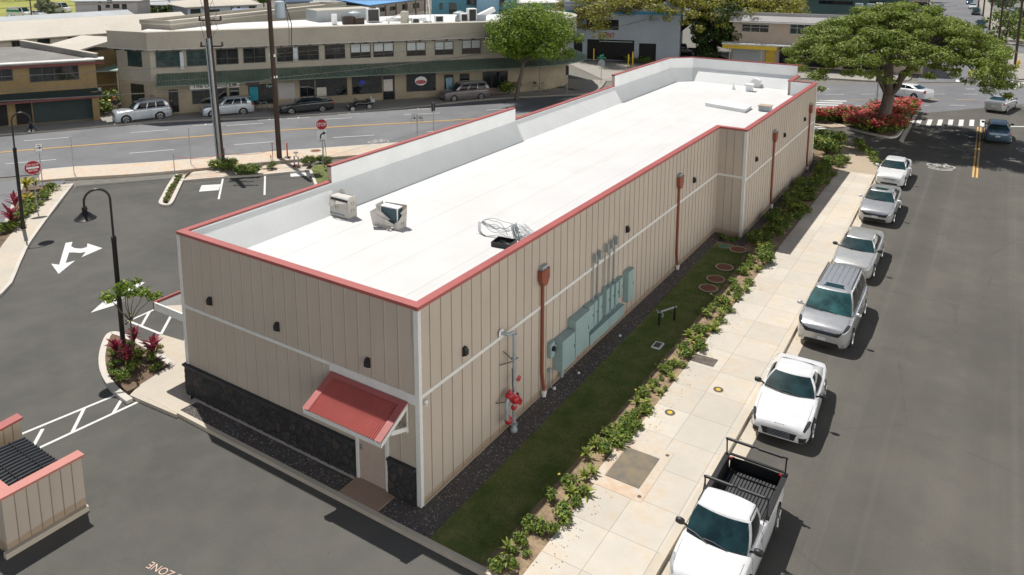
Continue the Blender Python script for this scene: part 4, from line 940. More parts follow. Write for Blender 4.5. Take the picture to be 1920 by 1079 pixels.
def car(name, label, cat, loc, rz, paint_mat, L_=4.7, W_=1.82, H_=1.45, kind='sedan', detail=2, glassm=None, group=None,
        wb=None, hood_z=.95, belt=.98, nose_z=.72, deck_z=1.06, cowl=None, wst=None, rrear=None, rbase=None, wr=.33, sunroof=False, rails=False,
        head='clear', grille=None, plate=True, sidewin=None, clad=False, mirror=None, tail='side', wheel_r=.325, extra=None, roof_mat=None, front_plate=True, spoil=False, pickup=False, nosew=.78, light_z=None):
    """a road vehicle built at the origin facing +Y, as a root with its parts"""
    t = root(name, (0, 0, 0), label, cat, group, 0)
    hl, hw = L_/2, W_/2
    wb = wb or L_*.58
    yf, yr = hl-.19*L_, hl-.19*L_-wb             # axles
    cowl = cowl if cowl is not None else hl-.27*L_; wst = wst if wst is not None else cowl-.72
    rrear = rrear if rrear is not None else -hl*.36; rbase = rbase if rbase is not None else -hl*.70
    glassm = glassm or M['carglass']
    belt_r = belt+.03
    # ---- lower body, lofted along the length
    top = [(-hl, deck_z-.34), (-hl+.03, deck_z-.12), (-hl+.10, deck_z-.015), (rbase-.02 if rbase-.02 > -hl+.2 else -hl+.22, deck_z), (rbase+.25 if rbase > -hl+.25 else -hl+.5, max(belt_r, deck_z)), (cowl-.15, belt+.01), (cowl+.05, hood_z+.0), (hl-.55, (hood_z*.62+nose_z*.38)), (hl-.22, nose_z+.035), (hl-.08, nose_z-.02), (hl-.03, nose_z-.07), (hl, nose_z-.14)]
    wid = [(-hl, hw*.60), (-hl+.03, hw*.78), (-hl+.12, hw*.90), (-hl+.45, hw*.965), (-hl*.45, hw), (hl*.3, hw), (hl-.75, hw*.985), (hl-.35, hw*.95), (hl-.13, hw*.875), (hl-.04, hw*nosew), (hl, hw*(nosew-.14))]
    bot = [(-hl, .40), (-hl+.08, .27), (-hl+.5, .22), (0, .17), (hl-.5, .18), (hl-.08, .20), (hl, .25)]
    ys = [-hl, -hl+.03, -hl+.08, -hl+.16, -hl+.3, -hl+.5]
    n_mid = 16
    ys += [ys[-1]+(hl-.75-ys[-1])*(i+1)/n_mid for i in range(n_mid)]+[hl-.55, hl-.38, hl-.25, hl-.15, hl-.08, hl-.03, hl]
    def ring(y):
        zt, w, zb = lerp_keys(top, y), lerp_keys(wid, y), lerp_keys(bot, y)
        sh = min(zt-.05, belt-.10); sh = max(sh, zb+.12); mid = zb+(sh-zb)*.55
        crown = .05 if y > cowl-.2 else .02
        crease = .012
        return [(0, zb), (w*.80, zb), (w*.955, zb+.05), (w*.985, zb+(mid-zb)*.55), (w*1.0, mid), (w*.975, mid+(sh-mid)*.5), (w*.985, sh-.02), (w*.965, sh+(zt-sh)*.42), (w*.925, sh+(zt-sh)*.80), (w*.84, zt+crown*.10), (w*.64, zt+crown*.55), (w*.34, zt+crown*.88), (0, zt+crown)]
    def surf(y, v):
        """point on the right-hand side of the body, v runs from the sill (0) to the centre line on top (12)"""
        r_ = ring(y); i = min(int(v), 11); f = v-i; a, b = r_[i], r_[i+1]
        return Vector((a[0]+(b[0]-a[0])*f, y, a[1]+(b[1]-a[1])*f))
    vs = []; m = MB()
    for y in ys:
        r_ = ring(y); full = [(x, z) for x, z in r_]+[(-x, z) for x, z in r_[-2:0:-1]]
        vs += [(x, y, z) for x, z in full]
    n = 24; k_ = len(ys)
    fs = [(i*n+j, (i+1)*n+j, (i+1)*n+(j+1) % n, i*n+(j+1) % n) for i in range(k_-1) for j in range(n)]
    fs = [f[::-1] for f in fs]
    fs += [tuple(range(n)), tuple(range((k_-1)*n, k_*n))[::-1]]
    m.add(vs, fs)
    # fix winding: outward normals
    body = m.build('body', [paint_mat, M['blackplastic']], t, smooth=38)
    bmn = bmesh.new(); bmn.from_mesh(body.data); bmesh.ops.recalc_face_normals(bmn, faces=bmn.faces); bmn.to_mesh(body.data); bmn.free()
    if detail >= 1:
        cutters = []
        for y in (yf, yr):
            for sx_ in (-1, 1):
                c = MB(); c.cur = 1; cutters.append(c.lathe([(wheel_r+.055, -.16), (wheel_r+.055, .16)], (sx_*(hw-.08), y, wheel_r), 24, 'x').build('cutter', [paint_mat, M['blackplastic']]))
        if pickup:
            c = MB(); c.cur = 1; cutters.append(c.bb(-hw+.13, hw-.13, -hl+.07, rbase-.10, .62, 1.6).build('cutter', [paint_mat, M['blackplastic']]))
        me = body.data
        apply_bool(body, cutters)
    def put(mb, name, mat, smooth=40, par=None, label=None):
        o = mb.build(name, mat, None, smooth=smooth, label=label); o.parent = par or t; return o
    def patch(name, mat, y0, y1, v0, v1, off=.006, sides=(-1, 1), nu=6, nv=4, shape=None, par=None):
        out = []
        for sg in sides:
            def fn(u, v):
                yy = y0+(y1-y0)*u; vv = v0+(v1-v0)*v
                if shape: yy, vv = shape(u, v, yy, vv)
                p = surf(yy, vv); e = .02
                a = surf(yy+e, vv)-surf(yy-e, vv); b = surf(yy, min(vv+.08, 12))-surf(yy, max(vv-.08, 0)); nr = a.cross(b)
                if nr.length < 1e-9: nr = Vector((1, 0, 0))
                nr.normalize()
                if nr.x*1.0+nr.z*.6 < 0 and p.x > .05 and abs(nr.y) < .9: nr = -nr
                if abs(nr.y) >= .9 and nr.y*yy < 0: nr = -nr
                p = p+nr*off; return (p.x*sg, p.y, p.z)
            out.append(put(MB().grid(fn, nu, nv, flip=(sg < 0)), name, mat, par=par))
        return out
    # ---- greenhouse
    zr = H_; er = .055
    wbk = hw*.895; wrf = hw-wr
    zc, zd = belt+.015, max(deck_z, belt)+.005 if kind != 'wagon' else belt+.03
    bow_f, bow_r = .16, .08
    NF, NS = 8, 14
    def loop(t_):
        """ring of the cabin at height fraction t_; front edge, right side, rear edge, left side"""
        bulge = math.sin(math.pi*t_)*.035
        e = max(t_, 0)**1.15
        w = wbk+(wrf-wbk)*e+bulge; yfw = cowl+(wst-cowl)*t_+bulge*.6; yrw = rbase+(rrear-rbase)*t_-bulge*.8
        z0f, z0r = zc, zd; zt = zr-er
        pts = []
        cr = .055
        for i in range(NF+1):
            x = -1+2*i/NF; bw = bow_f*(1-.45*t_); pts.append(Vector((x*(w-cr*.8), yfw-bw*x*x, z0f+(zt-z0f)*t_)))
        for i in range(NS+1):
            s_ = i/NS; y = (yfw-bow_f*(1-.45*t_)-.09)+(yrw+bow_r+.07-(yfw-bow_f*(1-.45*t_)-.09))*s_
            ww = w-.035*(1-s_)**3-.05*s_**4; zz = z0f+(z0r-z0f)*s_
            arch = .0
            pts.append(Vector((ww, y, zz+(zt-zz)*t_)))
        for i in range(NF+1):
            x = 1-2*i/NF; pts.append(Vector((x*(w-cr*1.1), yrw+bow_r*x*x, z0r+(zt-z0r)*t_)))
        for i in range(NS+1):
            s_ = 1-i/NS; y = (yfw-bow_f*(1-.45*t_)-.09)+(yrw+bow_r+.07-(yfw-bow_f*(1-.45*t_)-.09))*s_
            ww = w-.035*(1-s_)**3-.05*s_**4; zz = z0f+(z0r-z0f)*s_
            pts.append(Vector((-ww, y, zz+(zt-zz)*t_)))
        return pts
    TS = [-.06, 0, .18, .36, .54, .72, .86, 1.0]
    rings = [loop(tt) for tt in TS]; n = len(rings[0])
    yc = (wst+rrear)/2
    top_ring = rings[-1]
    for f, dz in ((.965, .026), (.90, .042), (.75, .050), (.5, .0545), (.25, .055)):
        rings.append([Vector((p.x*f, yc+(p.y-yc)*f, zr-er+dz*(1.0)*(1-.35*((p.y-yc)/max(.3, (wst-rrear)/2))**2*f*f))) for p in top_ring])
    m = MB(); m.add([v for r_ in rings for v in r_], [(j*n+i, j*n+(i+1) % n, (j+1)*n+(i+1) % n, (j+1)*n+i)[::1] for j in range(len(rings)-1) for i in range(n)]+[tuple((len(rings)-1)*n+i for i in range(n))])
    roof = put(m, 'cabin', roof_mat or paint_mat, 38)
    bmn = bmesh.new(); bmn.from_mesh(roof.data); bmesh.ops.recalc_face_normals(bmn, faces=bmn.faces); bmn.to_mesh(roof.data); bmn.free()
    def gpt(seg, s_, t_, off=.008):
        def raw(s__, t__):
            lp = loop(t__); base, cnt = {'f': (0, NF), 'r': (NF+1, NS), 'b': (NF+NS+2, NF), 'l': (2*NF+NS+3, NS)}[seg]
            q = max(0, min(1, s__))*cnt; i = min(int(q), cnt-1); return lp[base+i].lerp(lp[base+i+1], q-i)
        p = raw(s_, t_); a = raw(s_+.03, t_)-raw(s_-.03, t_); b = raw(s_, t_+.03)-raw(s_, t_-.03); nr = a.cross(b)
        if nr.length > 1e-9: nr.normalize()
        cdir = Vector((p.x, p.y-yc, 0))
        if nr.dot(cdir) < 0: nr = -nr
        return p+nr*off
    def win(name, seg, s0, s1, t0, t1, mat, off=.008, shape=None, nu=8, nv=5):
        def fn(u, v):
            ss, tt = s0+(s1-s0)*u, t0+(t1-t0)*v
            if shape: ss, tt = shape(u, v, ss, tt)
            return gpt(seg, ss, tt, off)
        return put(MB().grid(fn, nu, nv), name, mat, 60)
    win('windshield', 'f', -.0, 1.0, .05, .97, glassm, nu=10, nv=6)
    if detail >= 2:   # black surround and wipers
        win('windshield_surround', 'f', 0, 1, .0, .05, M['blackplastic'], .009, nu=8, nv=1)
        m = MB()
        for xs in (-.42, .22): m.tube([gpt('f', .5+xs*.5/1.0-.0, .03, .03), gpt('f', .5+xs*.5+.24, .14, .025), gpt('f', .5+xs*.5+.40, .12, .02)], .011, 5)
        put(m, 'wiper', M['blackplastic'])
    if not pickup or True:
        win('rear_window', 'b', .05, .95, .10, .93, glassm if kind != 'van' else M['carglass'], nu=8, nv=4)
    sw = sidewin or [(.06, .46), (.49, .86)]
    for sg in ('r', 'l'):
        for (a, b) in sw:
            A, B = (a, b) if sg == 'r' else (1-b, 1-a)
            win('side_window', sg, A, B, .05, .90, M['sideglass'], nu=6, nv=5)
    # ---- wheels
    for y in (yf, yr):
        for sg in (-1, 1):
            w_ = MB(); xw = sg*(hw-.115)
            w_.lathe([(wheel_r*.62, -.10), (wheel_r*.93, -.105), (wheel_r, -.07), (wheel_r, .07), (wheel_r*.93, .105), (wheel_r*.62, .10)], (0, 0, 0), 24 if detail > 1 else 14, 'x')
            wo_ = put(w_, 'wheel', M['rubber']); wo_.location = (xw, y, wheel_r)
            rim = MB(); rim.lathe([(wheel_r*.66, sg*.085), (wheel_r*.66, sg*.10), (wheel_r*.60, sg*.105), (wheel_r*.56, sg*.06), (0.01, sg*.055)][::1], (0, 0, 0), 20 if detail > 1 else 12, 'x')
            if detail >= 1:
                for q in range(5):
                    an = q/5*6.283; e1 = Vector((sg*.10, math.cos(an)*wheel_r*.1, math.sin(an)*wheel_r*.1)); e2 = Vector((sg*.104, math.cos(an)*wheel_r*.62, math.sin(an)*wheel_r*.62)); rim.tube([e1, e2], wheel_r*.11, 6)
            ro = put(rim, 'rim', M['alloy'], 40, wo_)
    # ---- lamps, grille, bumper openings
    lz = light_z or (6.7, 8.6)
    if head:
        lm = {'clear': M['lampglass'], 'dark': M['lampdark']}[head]
        patch('headlight', lm, hl-.52, hl-.06, lz[0], lz[1], .008, nu=8, nv=4, shape=lambda u, v, yy, vv: (yy, lz[0]+.15+(vv-lz[0])*(.55+.45*math.sin(math.pi*(.15+.7*u)))))
    if tail == 'side': patch('taillight', M['taillight'], -hl+.05, -hl+.30, 5.6, 7.6, .007, nu=4, nv=4)
    elif tail == 'tall': patch('taillight', M['taillight'], -hl+.04, -hl+.20, 5.6, 9.2, .007, nu=4, nv=5)
    fz = lambda y: lerp_keys(top, y)
    def front_panel(name, mat, x1, z0, z1, off=.006, taper=1.0, par=None, xc=0.):
        def fn(u, v):
            x = xc+(-1+2*u)*x1*(1+(taper-1)*v); z = z0+(z1-z0)*v
            def inv(keys, v, lo, hi):       # where along the nose a profile comes down to the value v
                for _ in range(22):
                    md_ = (lo+hi)/2
                    if lerp_keys(keys, md_) > v: lo = md_
                    else: hi = md_
                return lo
            yy = min(inv(wid, abs(x)+.004, hl-1.0, hl), inv(top, z+.012, hl-.6, hl))
            return (x, yy+off, z)
        return put(MB().grid(fn, 10, 3), name, mat, par=par)
    if grille == 'wide_dark':
        front_panel('grille', M['blackplastic'], hw*.50, .30, nose_z-.08, taper=1.22)
        m = MB()
        for z in [.34+.05*i for i in range(int((nose_z-.10-.34)/.05))]: m.tube([(-hw*.5, hl-.02, z), (-hw*.3, hl+.014, z), (hw*.3, hl+.014, z), (hw*.5, hl-.02, z)], .006, 4)
        put(m, 'grille_bar', M['galv'])
        for sg in (-1, 1): front_panel('side_intake', M['blackplastic'], hw*.10, .28, .44, xc=sg*hw*.76, taper=1.25)
        front_panel('chin', M['blackplastic'], hw*.8, .235, .265)
    elif grille == 'chrome':
        front_panel('grille', M['galv'], hw*.38, nose_z-.20, nose_z-.04, .012); front_panel('grille_frame', M['chrome'], hw*.42, nose_z-.22, nose_z-.02, .008)
        front_panel('lower_intake', M['blackplastic'], hw*.55, .26, .36, .008)
    elif grille == 'mesh':
        front_panel('grille', M['blackplastic'], hw*.60, nose_z-.26, nose_z-.06, .010, taper=1.25); m = MB()
        for i in range(4): 
            z = nose_z-.22+.04*i; m.tube([(-hw*.58, hl-.02, z), (-hw*.3, hl+.018, z), (hw*.3, hl+.018, z), (hw*.58, hl-.02, z)], .007, 4)
        put(m, 'grille_bar', M['chrome']); front_panel('lower_intake', M['blackplastic'], hw*.66, .25, .40, .008, taper=.9)
    elif grille:
        front_panel('grille', M['blackplastic'], hw*.42, nose_z-.19, nose_z-.07, .008); front_panel('lower_intake', M['blackplastic'], hw*.62, .25, .36, .008)
    if detail >= 2:
        if front_plate: put(MB().bb(-.155, .155, hl+.008, hl+.018, .42, .55), 'licence_plate', M['plate'])
        # hood, door and boot seams
        m = MB()
        def seamline(pts): 
            for sg in (-1, 1): m.tube([(p.x*sg, p.y, p.z) for p in pts], .005, 4)
        seamline([surf(cowl+.06-i*(cowl+.06-hl+.24)/10, 8.75) for i in range(11)])
        for yd in ([cowl-.30, (cowl+rbase)/2-.02, rbase+.28] if len(sw) > 1 else [cowl-.25, rbase+.32]):
            seamline([surf(yd, q) for q in (1.6, 3, 4, 5, 6, 7, 8)])
        merge(m, body, 1)
        for sg in (-1, 1):
            for yd in ([(cowl+rbase)/2+.16, rbase+.45] if len(sw) > 1 else [(cowl+rbase)/2-.25]):
                p = surf(yd, 6.2); put(MB().box((sg*(p.x+.015), p.y, p.z), (.03, .19, .035)), 'door_handle', paint_mat)
    if mirror != 'none' and detail >= 1:
        for sg in (-1, 1):
            m = MB(); c = Vector((sg*(hw+.09), cowl-.32, belt+.10))
            prof = [(-.11, .045), (-.08, .075), (0, .085), (.09, .07), (.11, .04)]
            m.lathe([(r_, x) for x, r_ in prof], tuple(c), 10, 'x'); m.tube([(sg*hw*.88, cowl-.34, belt+.02), tuple(c)], .028, 6)
            put(m, 'mirror', mirror or paint_mat, 60)
    if sunroof: 
        def fn(u, v): 
            x = (-1+2*u)*wrf*.66; y = wst-.22-.36*v; return (x, y, zr+.006-.018*(x/wrf)**2-.03*((y-yc)/((wst-rrear)/2))**2)
        put(MB().grid(fn, 6, 3, flip=True), 'sunroof', M['carglass'])
    if rails:
        for sg in (-1, 1): put(MB().tube([(sg*wrf*.93, wst-.45, zr-.02), (sg*wrf*.93, wst-.55, zr+.055), (sg*wrf*.93, rrear+.3, zr+.055), (sg*wrf*.93, rrear+.2, zr-.02)], .024, 6), 'roof_rail', M['blackplastic'] if rails == 'black' else M['galv'])
    if clad:
        m = MB()
        for sg in (-1, 1): m.bb(sg*hw*.96, sg*hw*1.01, yr+wheel_r+.1, yf-wheel_r-.1, .2, .32)
        put(m, 'sill_cladding', M['blackplastic'])
    if spoil: put(MB().solid([(-wrf*.9, rrear+.02, zr-.035), (wrf*.9, rrear+.02, zr-.035), (wrf*.8, rrear-.24, zr-.05), (-wrf*.8, rrear-.24, zr-.05)], .03), 'spoiler', paint_mat)
    if plate and detail >= 1: put(MB().bb(-.155, .155, -hl-.012, -hl+.0, .62, .75), 'rear_plate', M['plate'])
    t['_k'] = 1
    ctx = dict(t=t, put=put, surf=surf, gpt=gpt, hl=hl, hw=hw, win=win, patch=patch, front_panel=front_panel, wrf=wrf, yc=yc, zr=zr, cowl=cowl, wst=wst, rrear=rrear, rbase=rbase, wheel_r=wheel_r, yf=yf, yr=yr, belt=belt)
    if extra: extra(ctx)
    t.location = loc; t.rotation_euler = (0, 0, rz)
    return t
def merge(mb, o, mi):
    bm_ = bmesh.new(); bm_.from_mesh(o.data); vs = [bm_.verts.new(v) for v in mb.v]
    for f in mb.f:
        q = bm_.faces.new([vs[i] for i in f]); q.material_index = mi
    bm_.to_mesh(o.data); bm_.free()
def ring_emblem(ctx, n, y, z, tilt=0.):
    m = MB()
    for i in range(n):
        c = (i-(n-1)/2)*.075; m.tube([(c+.055*math.cos(w/14*6.283), y-.0+.055*math.sin(w/14*6.283)*math.sin(tilt), z+.055*math.sin(w/14*6.283)*math.cos(tilt)) for w in range(15)], .008, 4)
    ctx['put'](m, 'emblem', M['chrome'])
pw = paint('white_car_paint', (.66, .67, .68), 0, .28); psil = paint('silver_car_paint', (.50, .51, .52), .55, .30); psil2 = paint('pale_silver_car_paint', (.55, .555, .54), .5, .30)
pgrey = paint('grey_green_silver_paint', (.42, .44, .45), .55, .3); pdark = paint('dark_teal_car_paint', (.012, .018, .022), .3, .2); pblue = paint('steel_blue_car_paint', (.10, .16, .22), .5, .25)
pmauve = paint('grey_mauve_car_paint', (.17, .155, .165), .4, .3); pblack = paint('black_car_paint', (.012, .012, .013), .1, .25); pbl2 = paint('pale_blue_silver_paint', (.47, .52, .57), .5, .3)
FACE = R(180)      # nose towards the camera end of the street
# ---- parked along the kerb, nearest first
def truck_extra(c):
    put = c['put']; hl, hw = c['hl'], c['hw']; z = 1.0
    m = MB()
    for sg in (-1, 1): m.bb(sg*(hw-.14), sg*(hw-.005), -hl+.08, c['rbase']-.14, z+.03, z+.075)
    m.bb(-hw+.14, hw-.14, -hl+.015, -hl+.085, z+.03, z+.07); put(m, 'bed_rail_cap', M['blackplastic'], None)
    m = MB(); nr_ = 15
    for i in range(nr_): 
        x = -hw*.72+1.44*hw*i/(nr_-1); m.bb(x-.028, x+.028, -hl+.12, c['rbase']-.16, .622, .645)
    put(m, 'bed_liner', pm('grey_bed_liner', (.05, .052, .055), .75, .2, 6), None)
    for y in (c['rbase']-.22, -hl+.16):
        m = MB()
        for sg in (-1, 1): m.tube([(sg*(hw-.08), y, z), (sg*(hw-.06), y, z+.56)], .022, 6); m.tube([(sg*(hw-.08), y+(.32 if y > -1.5 else .0), z+.05), (sg*(hw-.06), y, z+.40)], .014, 5); m.lathe([(.04, 0), (.04, .03)], (sg*(hw-.06), y, z+.54), 8)
        m.tube([(-hw+.06, y, z+.56), (hw-.06, y, z+.56)], .02, 6); put(m, 'ladder_rack', M['darkmetal'])
        for a, b in ((-.72, -.06), (.08, .78)): put(MB().tube([(a, y, z+.56), (b, y, z+.56)], .042, 8), 'rack_pad', M['blackplastic'])
    m = MB()
    for sg in (-1, 1): m.tube([c['gpt']('r' if sg > 0 else 'l', .05 if sg > 0 else .95, .97, .014)]+[(sg*c['wrf']*.965, y, c['zr']-.012) for y in (c['wst']-.2, c['yc'], c['rrear']+.1)], .014, 5)
    put(m, 'roof_gutter', M['blackplastic'])
    m = MB(); m.solid([(.1, c['cowl']-.25, 1.13), (.36, c['cowl']-.3, 1.13), (.38, c['cowl']-.44, 1.15), (.12, c['cowl']-.38, 1.15)], .004); put(m, 'dash_paper', M['plate'], None)
car('pickup_truck', 'white pickup truck with black bed and ladder rack, nearest the camera at the kerb', 'pickup truck', (7.46, 3.15, ZA), FACE, pw, 4.75, 1.74, 1.64, kind='pickup', pickup=True, wb=2.85, hood_z=1.02, belt=1.04, nose_z=.86, deck_z=1.02, cowl=1.36, wst=.84, rrear=-.02, rbase=-.12, wr=.21, head='clear', grille='chrome', sidewin=[(.10, .84)], mirror=M['blackplastic'], extra=truck_extra, wheel_r=.35, tail='tall')
def coupe_extra(c):
    ring_emblem(c, 4, c['hl']-.10, .655, .6)
    m = MB(); m.solid([(-c['wrf']*.86, c['rrear']+.02, c['zr']-.045), (c['wrf']*.86, c['rrear']+.02, c['zr']-.045), (c['wrf']*.72, c['rrear']-.10, c['zr']-.10), (-c['wrf']*.72, c['rrear']-.10, c['zr']-.10)], .012); c['put'](m, 'roof_trailing_edge', M['blackplastic'], None)
car('sports_coupe', 'white sports coupe with rounded roof and black grille parked behind the pickup', 'car', (7.32, 10.25, ZA), R(183), pw, 4.2, 1.83, 1.36, kind='coupe', wb=2.5, hood_z=.86, belt=.93, nose_z=.68, deck_z=.93, cowl=.70, wst=-.02, rrear=-1.0, rbase=-1.72, wr=.34, head='dark', grille='wide_dark', sidewin=[(.10, .66)], mirror=M['blackplastic'], front_plate=False, extra=coupe_extra, wheel_r=.345, nosew=.82)
def van_extra(c):
    ring_emblem(c, 1, c['hl']+.005, .80, .3); put = c['put']
    m = MB()
    for i in range(5): 
        x = -c['wrf']*.62+i*c['wrf']*.31; m.bb(x-.012, x+.012, c['rrear']+.15, c['wst']-.72, c['zr']-.01, c['zr']+.012)
    put(m, 'roof_rib', pgrey, None)
    for sg in (-1, 1): m = MB(); m.lathe([(.075, 0), (.075, .02), (.05, .03)], (sg*.72, c['hl']-.07, .40), 12, 'y'); put(m, 'fog_lamp', M['chrome'])
car('minivan', 'silver minivan with black roof rails and sunroof parked behind the white coupe', 'minivan', (7.35, 17.5, ZA), FACE, psil, 5.08, 1.98, 1.78, kind='van', wb=3.03, hood_z=1.10, belt=1.08, nose_z=.92, deck_z=1.08, cowl=1.62, wst=.70, rrear=-2.22, rbase=-2.46, wr=.30, head='dark', grille='mesh', sunroof=True, rails='black', sidewin=[(.07, .33), (.36, .63), (.66, .92)], glassm=M['carglass_teal'], extra=van_extra, wheel_r=.345, tail='tall', light_z=(6.8, 8.8))
car('sedan', 'pale silver sedan with black mirrors parked just behind the silver minivan', 'car', (7.2, 24.75, ZA), FACE, psil2, 4.80, 1.80, 1.47, hood_z=.96, belt=1.0, nose_z=.76, deck_z=1.08, cowl=1.12, wst=.42, rrear=-1.12, rbase=-1.72, wr=.32, grille='plain', mirror=M['blackplastic'], sidewin=[(.08, .46), (.49, .84)])
def alt_extra(c): ring_emblem(c, 1, c['hl']-.02, .68, .4)
car('sedan', 'silver sedan with sunroof and white mirrors, second from the far end of the kerb row', 'car', (7.05, 33.4, ZA), FACE, psil, 4.82, 1.82, 1.47, hood_z=.98, belt=1.0, nose_z=.78, deck_z=1.10, cowl=1.10, wst=.38, rrear=-1.1, rbase=-1.78, wr=.33, grille='mesh', sunroof=True, mirror=pw, extra=alt_extra, sidewin=[(.08, .46), (.49, .84)])
car('sedan', 'white sedan with chrome grille, last in the kerb row near the corner bush', 'car', (6.86, 41.2, ZA), R(179), pw, 4.52, 1.76, 1.44, hood_z=.95, belt=.97, nose_z=.76, deck_z=1.04, cowl=1.0, wst=.3, rrear=-1.0, rbase=-1.55, wr=.31, grille='chrome', head='clear', sidewin=[(.08, .46), (.49, .84)])
# ---- in the crossing
p = P(1690, 182, ZA); car('sedan', 'white sedan crossing the intersection behind the big spreading tree', 'car', (p.x+.5, p.y-.1, ZA), R(63), pw, 5.0, 1.88, 1.5, hood_z=1.0, belt=1.02, nose_z=.8, deck_z=1.14, grille='plain', tail='tall', wheel_r=.36)
p = P(1876, 206, ZA); car('sedan', 'silver sedan seen from behind on the crosswalk at the right edge', 'car', (p.x, p.y, ZA), R(-14), psil, 4.9, 1.84, 1.45, hood_z=.97, belt=1.0, nose_z=.78, deck_z=1.12, grille='plain', mirror=M['blackplastic'], tail='side')
p = P(1868, 262, ZA); car('compact_suv', 'blue hatchback SUV waiting at the stop line under the tree shade', 'car', (p.x, p.y+.2, ZA), R(2), pblue, 4.6, 1.86, 1.66, kind='wagon', hood_z=1.08, belt=1.10, nose_z=.9, deck_z=1.12, cowl=1.0, wst=.25, rrear=-1.85, rbase=-2.16, wr=.33, grille='plain', tail='side', clad=True, rails='galv', mirror=M['blackplastic'], spoil=True, wheel_r=.35, sidewin=[(.07, .36), (.39, .66), (.69, .9)])
# ---- parked on the far side of the main street (heading down-left)
def along(px_, py_, back_=.0, side=0.): 
    p = P(px_, py_, ZA); return (p.x, p.y, ZA)
A0 = math.atan2(-.74, -.67)-R(90); a_dir = lambda dx, dy: math.atan2(dy, dx)-math.pi/2
dm = a_dir(-.50, -.86)
car('offroad_suv', 'silver boxy off-road SUV parked by the fence at the left end of the shops', 'car', along(268, 226), a_dir(-.46, -.80)+R(8), pbl2, 4.75, 1.88, 1.80, kind='wagon', hood_z=1.16, belt=1.16, nose_z=1.08, deck_z=1.16, cowl=1.05, wst=.55, rrear=-1.95, rbase=-2.2, wr=.22, grille='plain', tail='tall', clad=True, wheel_r=.39, rails='galv', sidewin=[(.07, .34), (.37, .62), (.65, .92)])
car('crossover', 'silver crossover parked behind the nearest utility pole', 'car', along(428, 216), a_dir(-.56, -.80)+R(4), pbl2, 4.55, 1.84, 1.68, kind='wagon', hood_z=1.08, belt=1.10, nose_z=.92, deck_z=1.12, cowl=1.0, wst=.3, rrear=-1.75, rbase=-2.08, wr=.33, grille='plain', tail='side', clad=True, wheel_r=.36, spoil=True, sidewin=[(.07, .38), (.41, .68), (.71, .9)])
car('sedan', 'dark blue-black sedan parked in front of the shop windows', 'car', along(575, 211), a_dir(-.58, -.80)+R(3), pdark, 4.9, 1.86, 1.46, hood_z=.98, belt=1.0, nose_z=.78, deck_z=1.12, rbase=-1.95, rrear=-1.05, grille='plain', tail='side', wheel_r=.345)
car('minivan', 'grey mauve minivan with roof rails parked by the right end of the shops', 'minivan', along(872, 187), a_dir(-.56, -.82)+R(3), pmauve, 5.08, 1.96, 1.78, kind='van', hood_z=1.10, belt=1.08, nose_z=.92, deck_z=1.10, cowl=1.6, wst=.75, rrear=-2.2, rbase=-2.45, wr=.30, grille='plain', rails='galv', tail='side', wheel_r=.345, sidewin=[(.07, .33), (.36, .63), (.66, .92)])
p = P(1262, 104, ZA); car('pickup_truck', 'dark pickup truck in the yard under the far spreading tree', 'pickup truck', (p.x+1.2, p.y+.3, ZA), a_dir(-.9, -.4), pblack, 5.2, 1.9, 1.8, kind='pickup', pickup=True, detail=1, wb=3.2, hood_z=1.12, belt=1.12, nose_z=.95, deck_z=1.1, cowl=1.2, wst=.6, rrear=-.6, rbase=-.75, wr=.25, grille='plain', sidewin=[(.08, .45), (.5, .9)], wheel_r=.38)
# ---- the far street and the car park at the top left
far = [(1765, 14, 0, psil, 'sedan', 'silver car at the far left kerb of the far street, topmost in the photo'), (1766, 24, 0, psil2, 'sedan', 'pale silver car driving away on the far street'), (1763, 33, 0, pw, 'sedan', 'white car at the left kerb of the far street, just above the tree crown'),
       (1818, 4, 180, pblue, 'sedan', 'dark blue car at the top of the right kerb of the far street'), (1823, 13, 180, pw, 'sedan', 'white sedan parked at the right kerb of the far street'), (1829, 24, 180, pblack, 'wagon', 'black SUV parked at the right kerb next to the wooden poles'), (1838, 47, 180, pdark, 'sedan', 'dark sedan coming towards the crossing on the far street'), (1905, 20, 90, pbl2, 'sedan', 'grey car on the drive behind the poles at the top right'),
       (1727, 14, 80, pblack, 'wagon', 'dark car beside the striped roofed stand at the top right')]
for (x, y, rz, pt, kd, lab) in far:
    p = P(x, y+4, ZA); car('parked_car', lab, 'car', (p.x, p.y, ZA), R(rz+4), pt, 4.5, 1.8, 1.45 if kd == 'sedan' else 1.75, kind=kd, detail=1, grille='plain', group='cars on the far street', **({} if kd == 'sedan' else dict(hood_z=1.1, belt=1.12, nose_z=.95, deck_z=1.12, rrear=-1.85, rbase=-2.1)))
for (x, y, pt, kd, lab, ln, hh) in ((38, 33, pw, 'van', 'white van with green side stripe in the grass car park at the top left', 5.6, 2.3), (112, 24, pw, 'van', 'tall white van beside the small carport at the top left', 5.9, 2.5), (22, 42, psil, 'sedan', 'silver car at the left edge of the grass car park', 4.5, 1.45), (70, 32, psil2, 'sedan', 'pale car under the bush in the grass car park', 4.4, 1.45)):
    p = P(x, y, ZA); kw = dict(hood_z=1.3, belt=1.3, nose_z=1.1, deck_z=1.3, cowl=2.0, wst=1.3, rrear=-2.6, rbase=-2.75, wr=.2, sidewin=[(.04, .2)]) if kd == 'van' else {}
    o = car('parked_van' if kd == 'van' else 'parked_car', lab, 'van' if kd == 'van' else 'car', (p.x, p.y, ZA), R(-70), pt, ln, 1.95, hh, kind=kd, detail=1, grille='plain', **kw)
    if 'green' in lab:
        m = MB()
        for sg in (-1, 1): m.bb(sg*.945, sg*.96, -2.6, .9, 1.3, 1.75)
        s_ = m.build('green_stripe', M['green_sign']); s_.parent = o
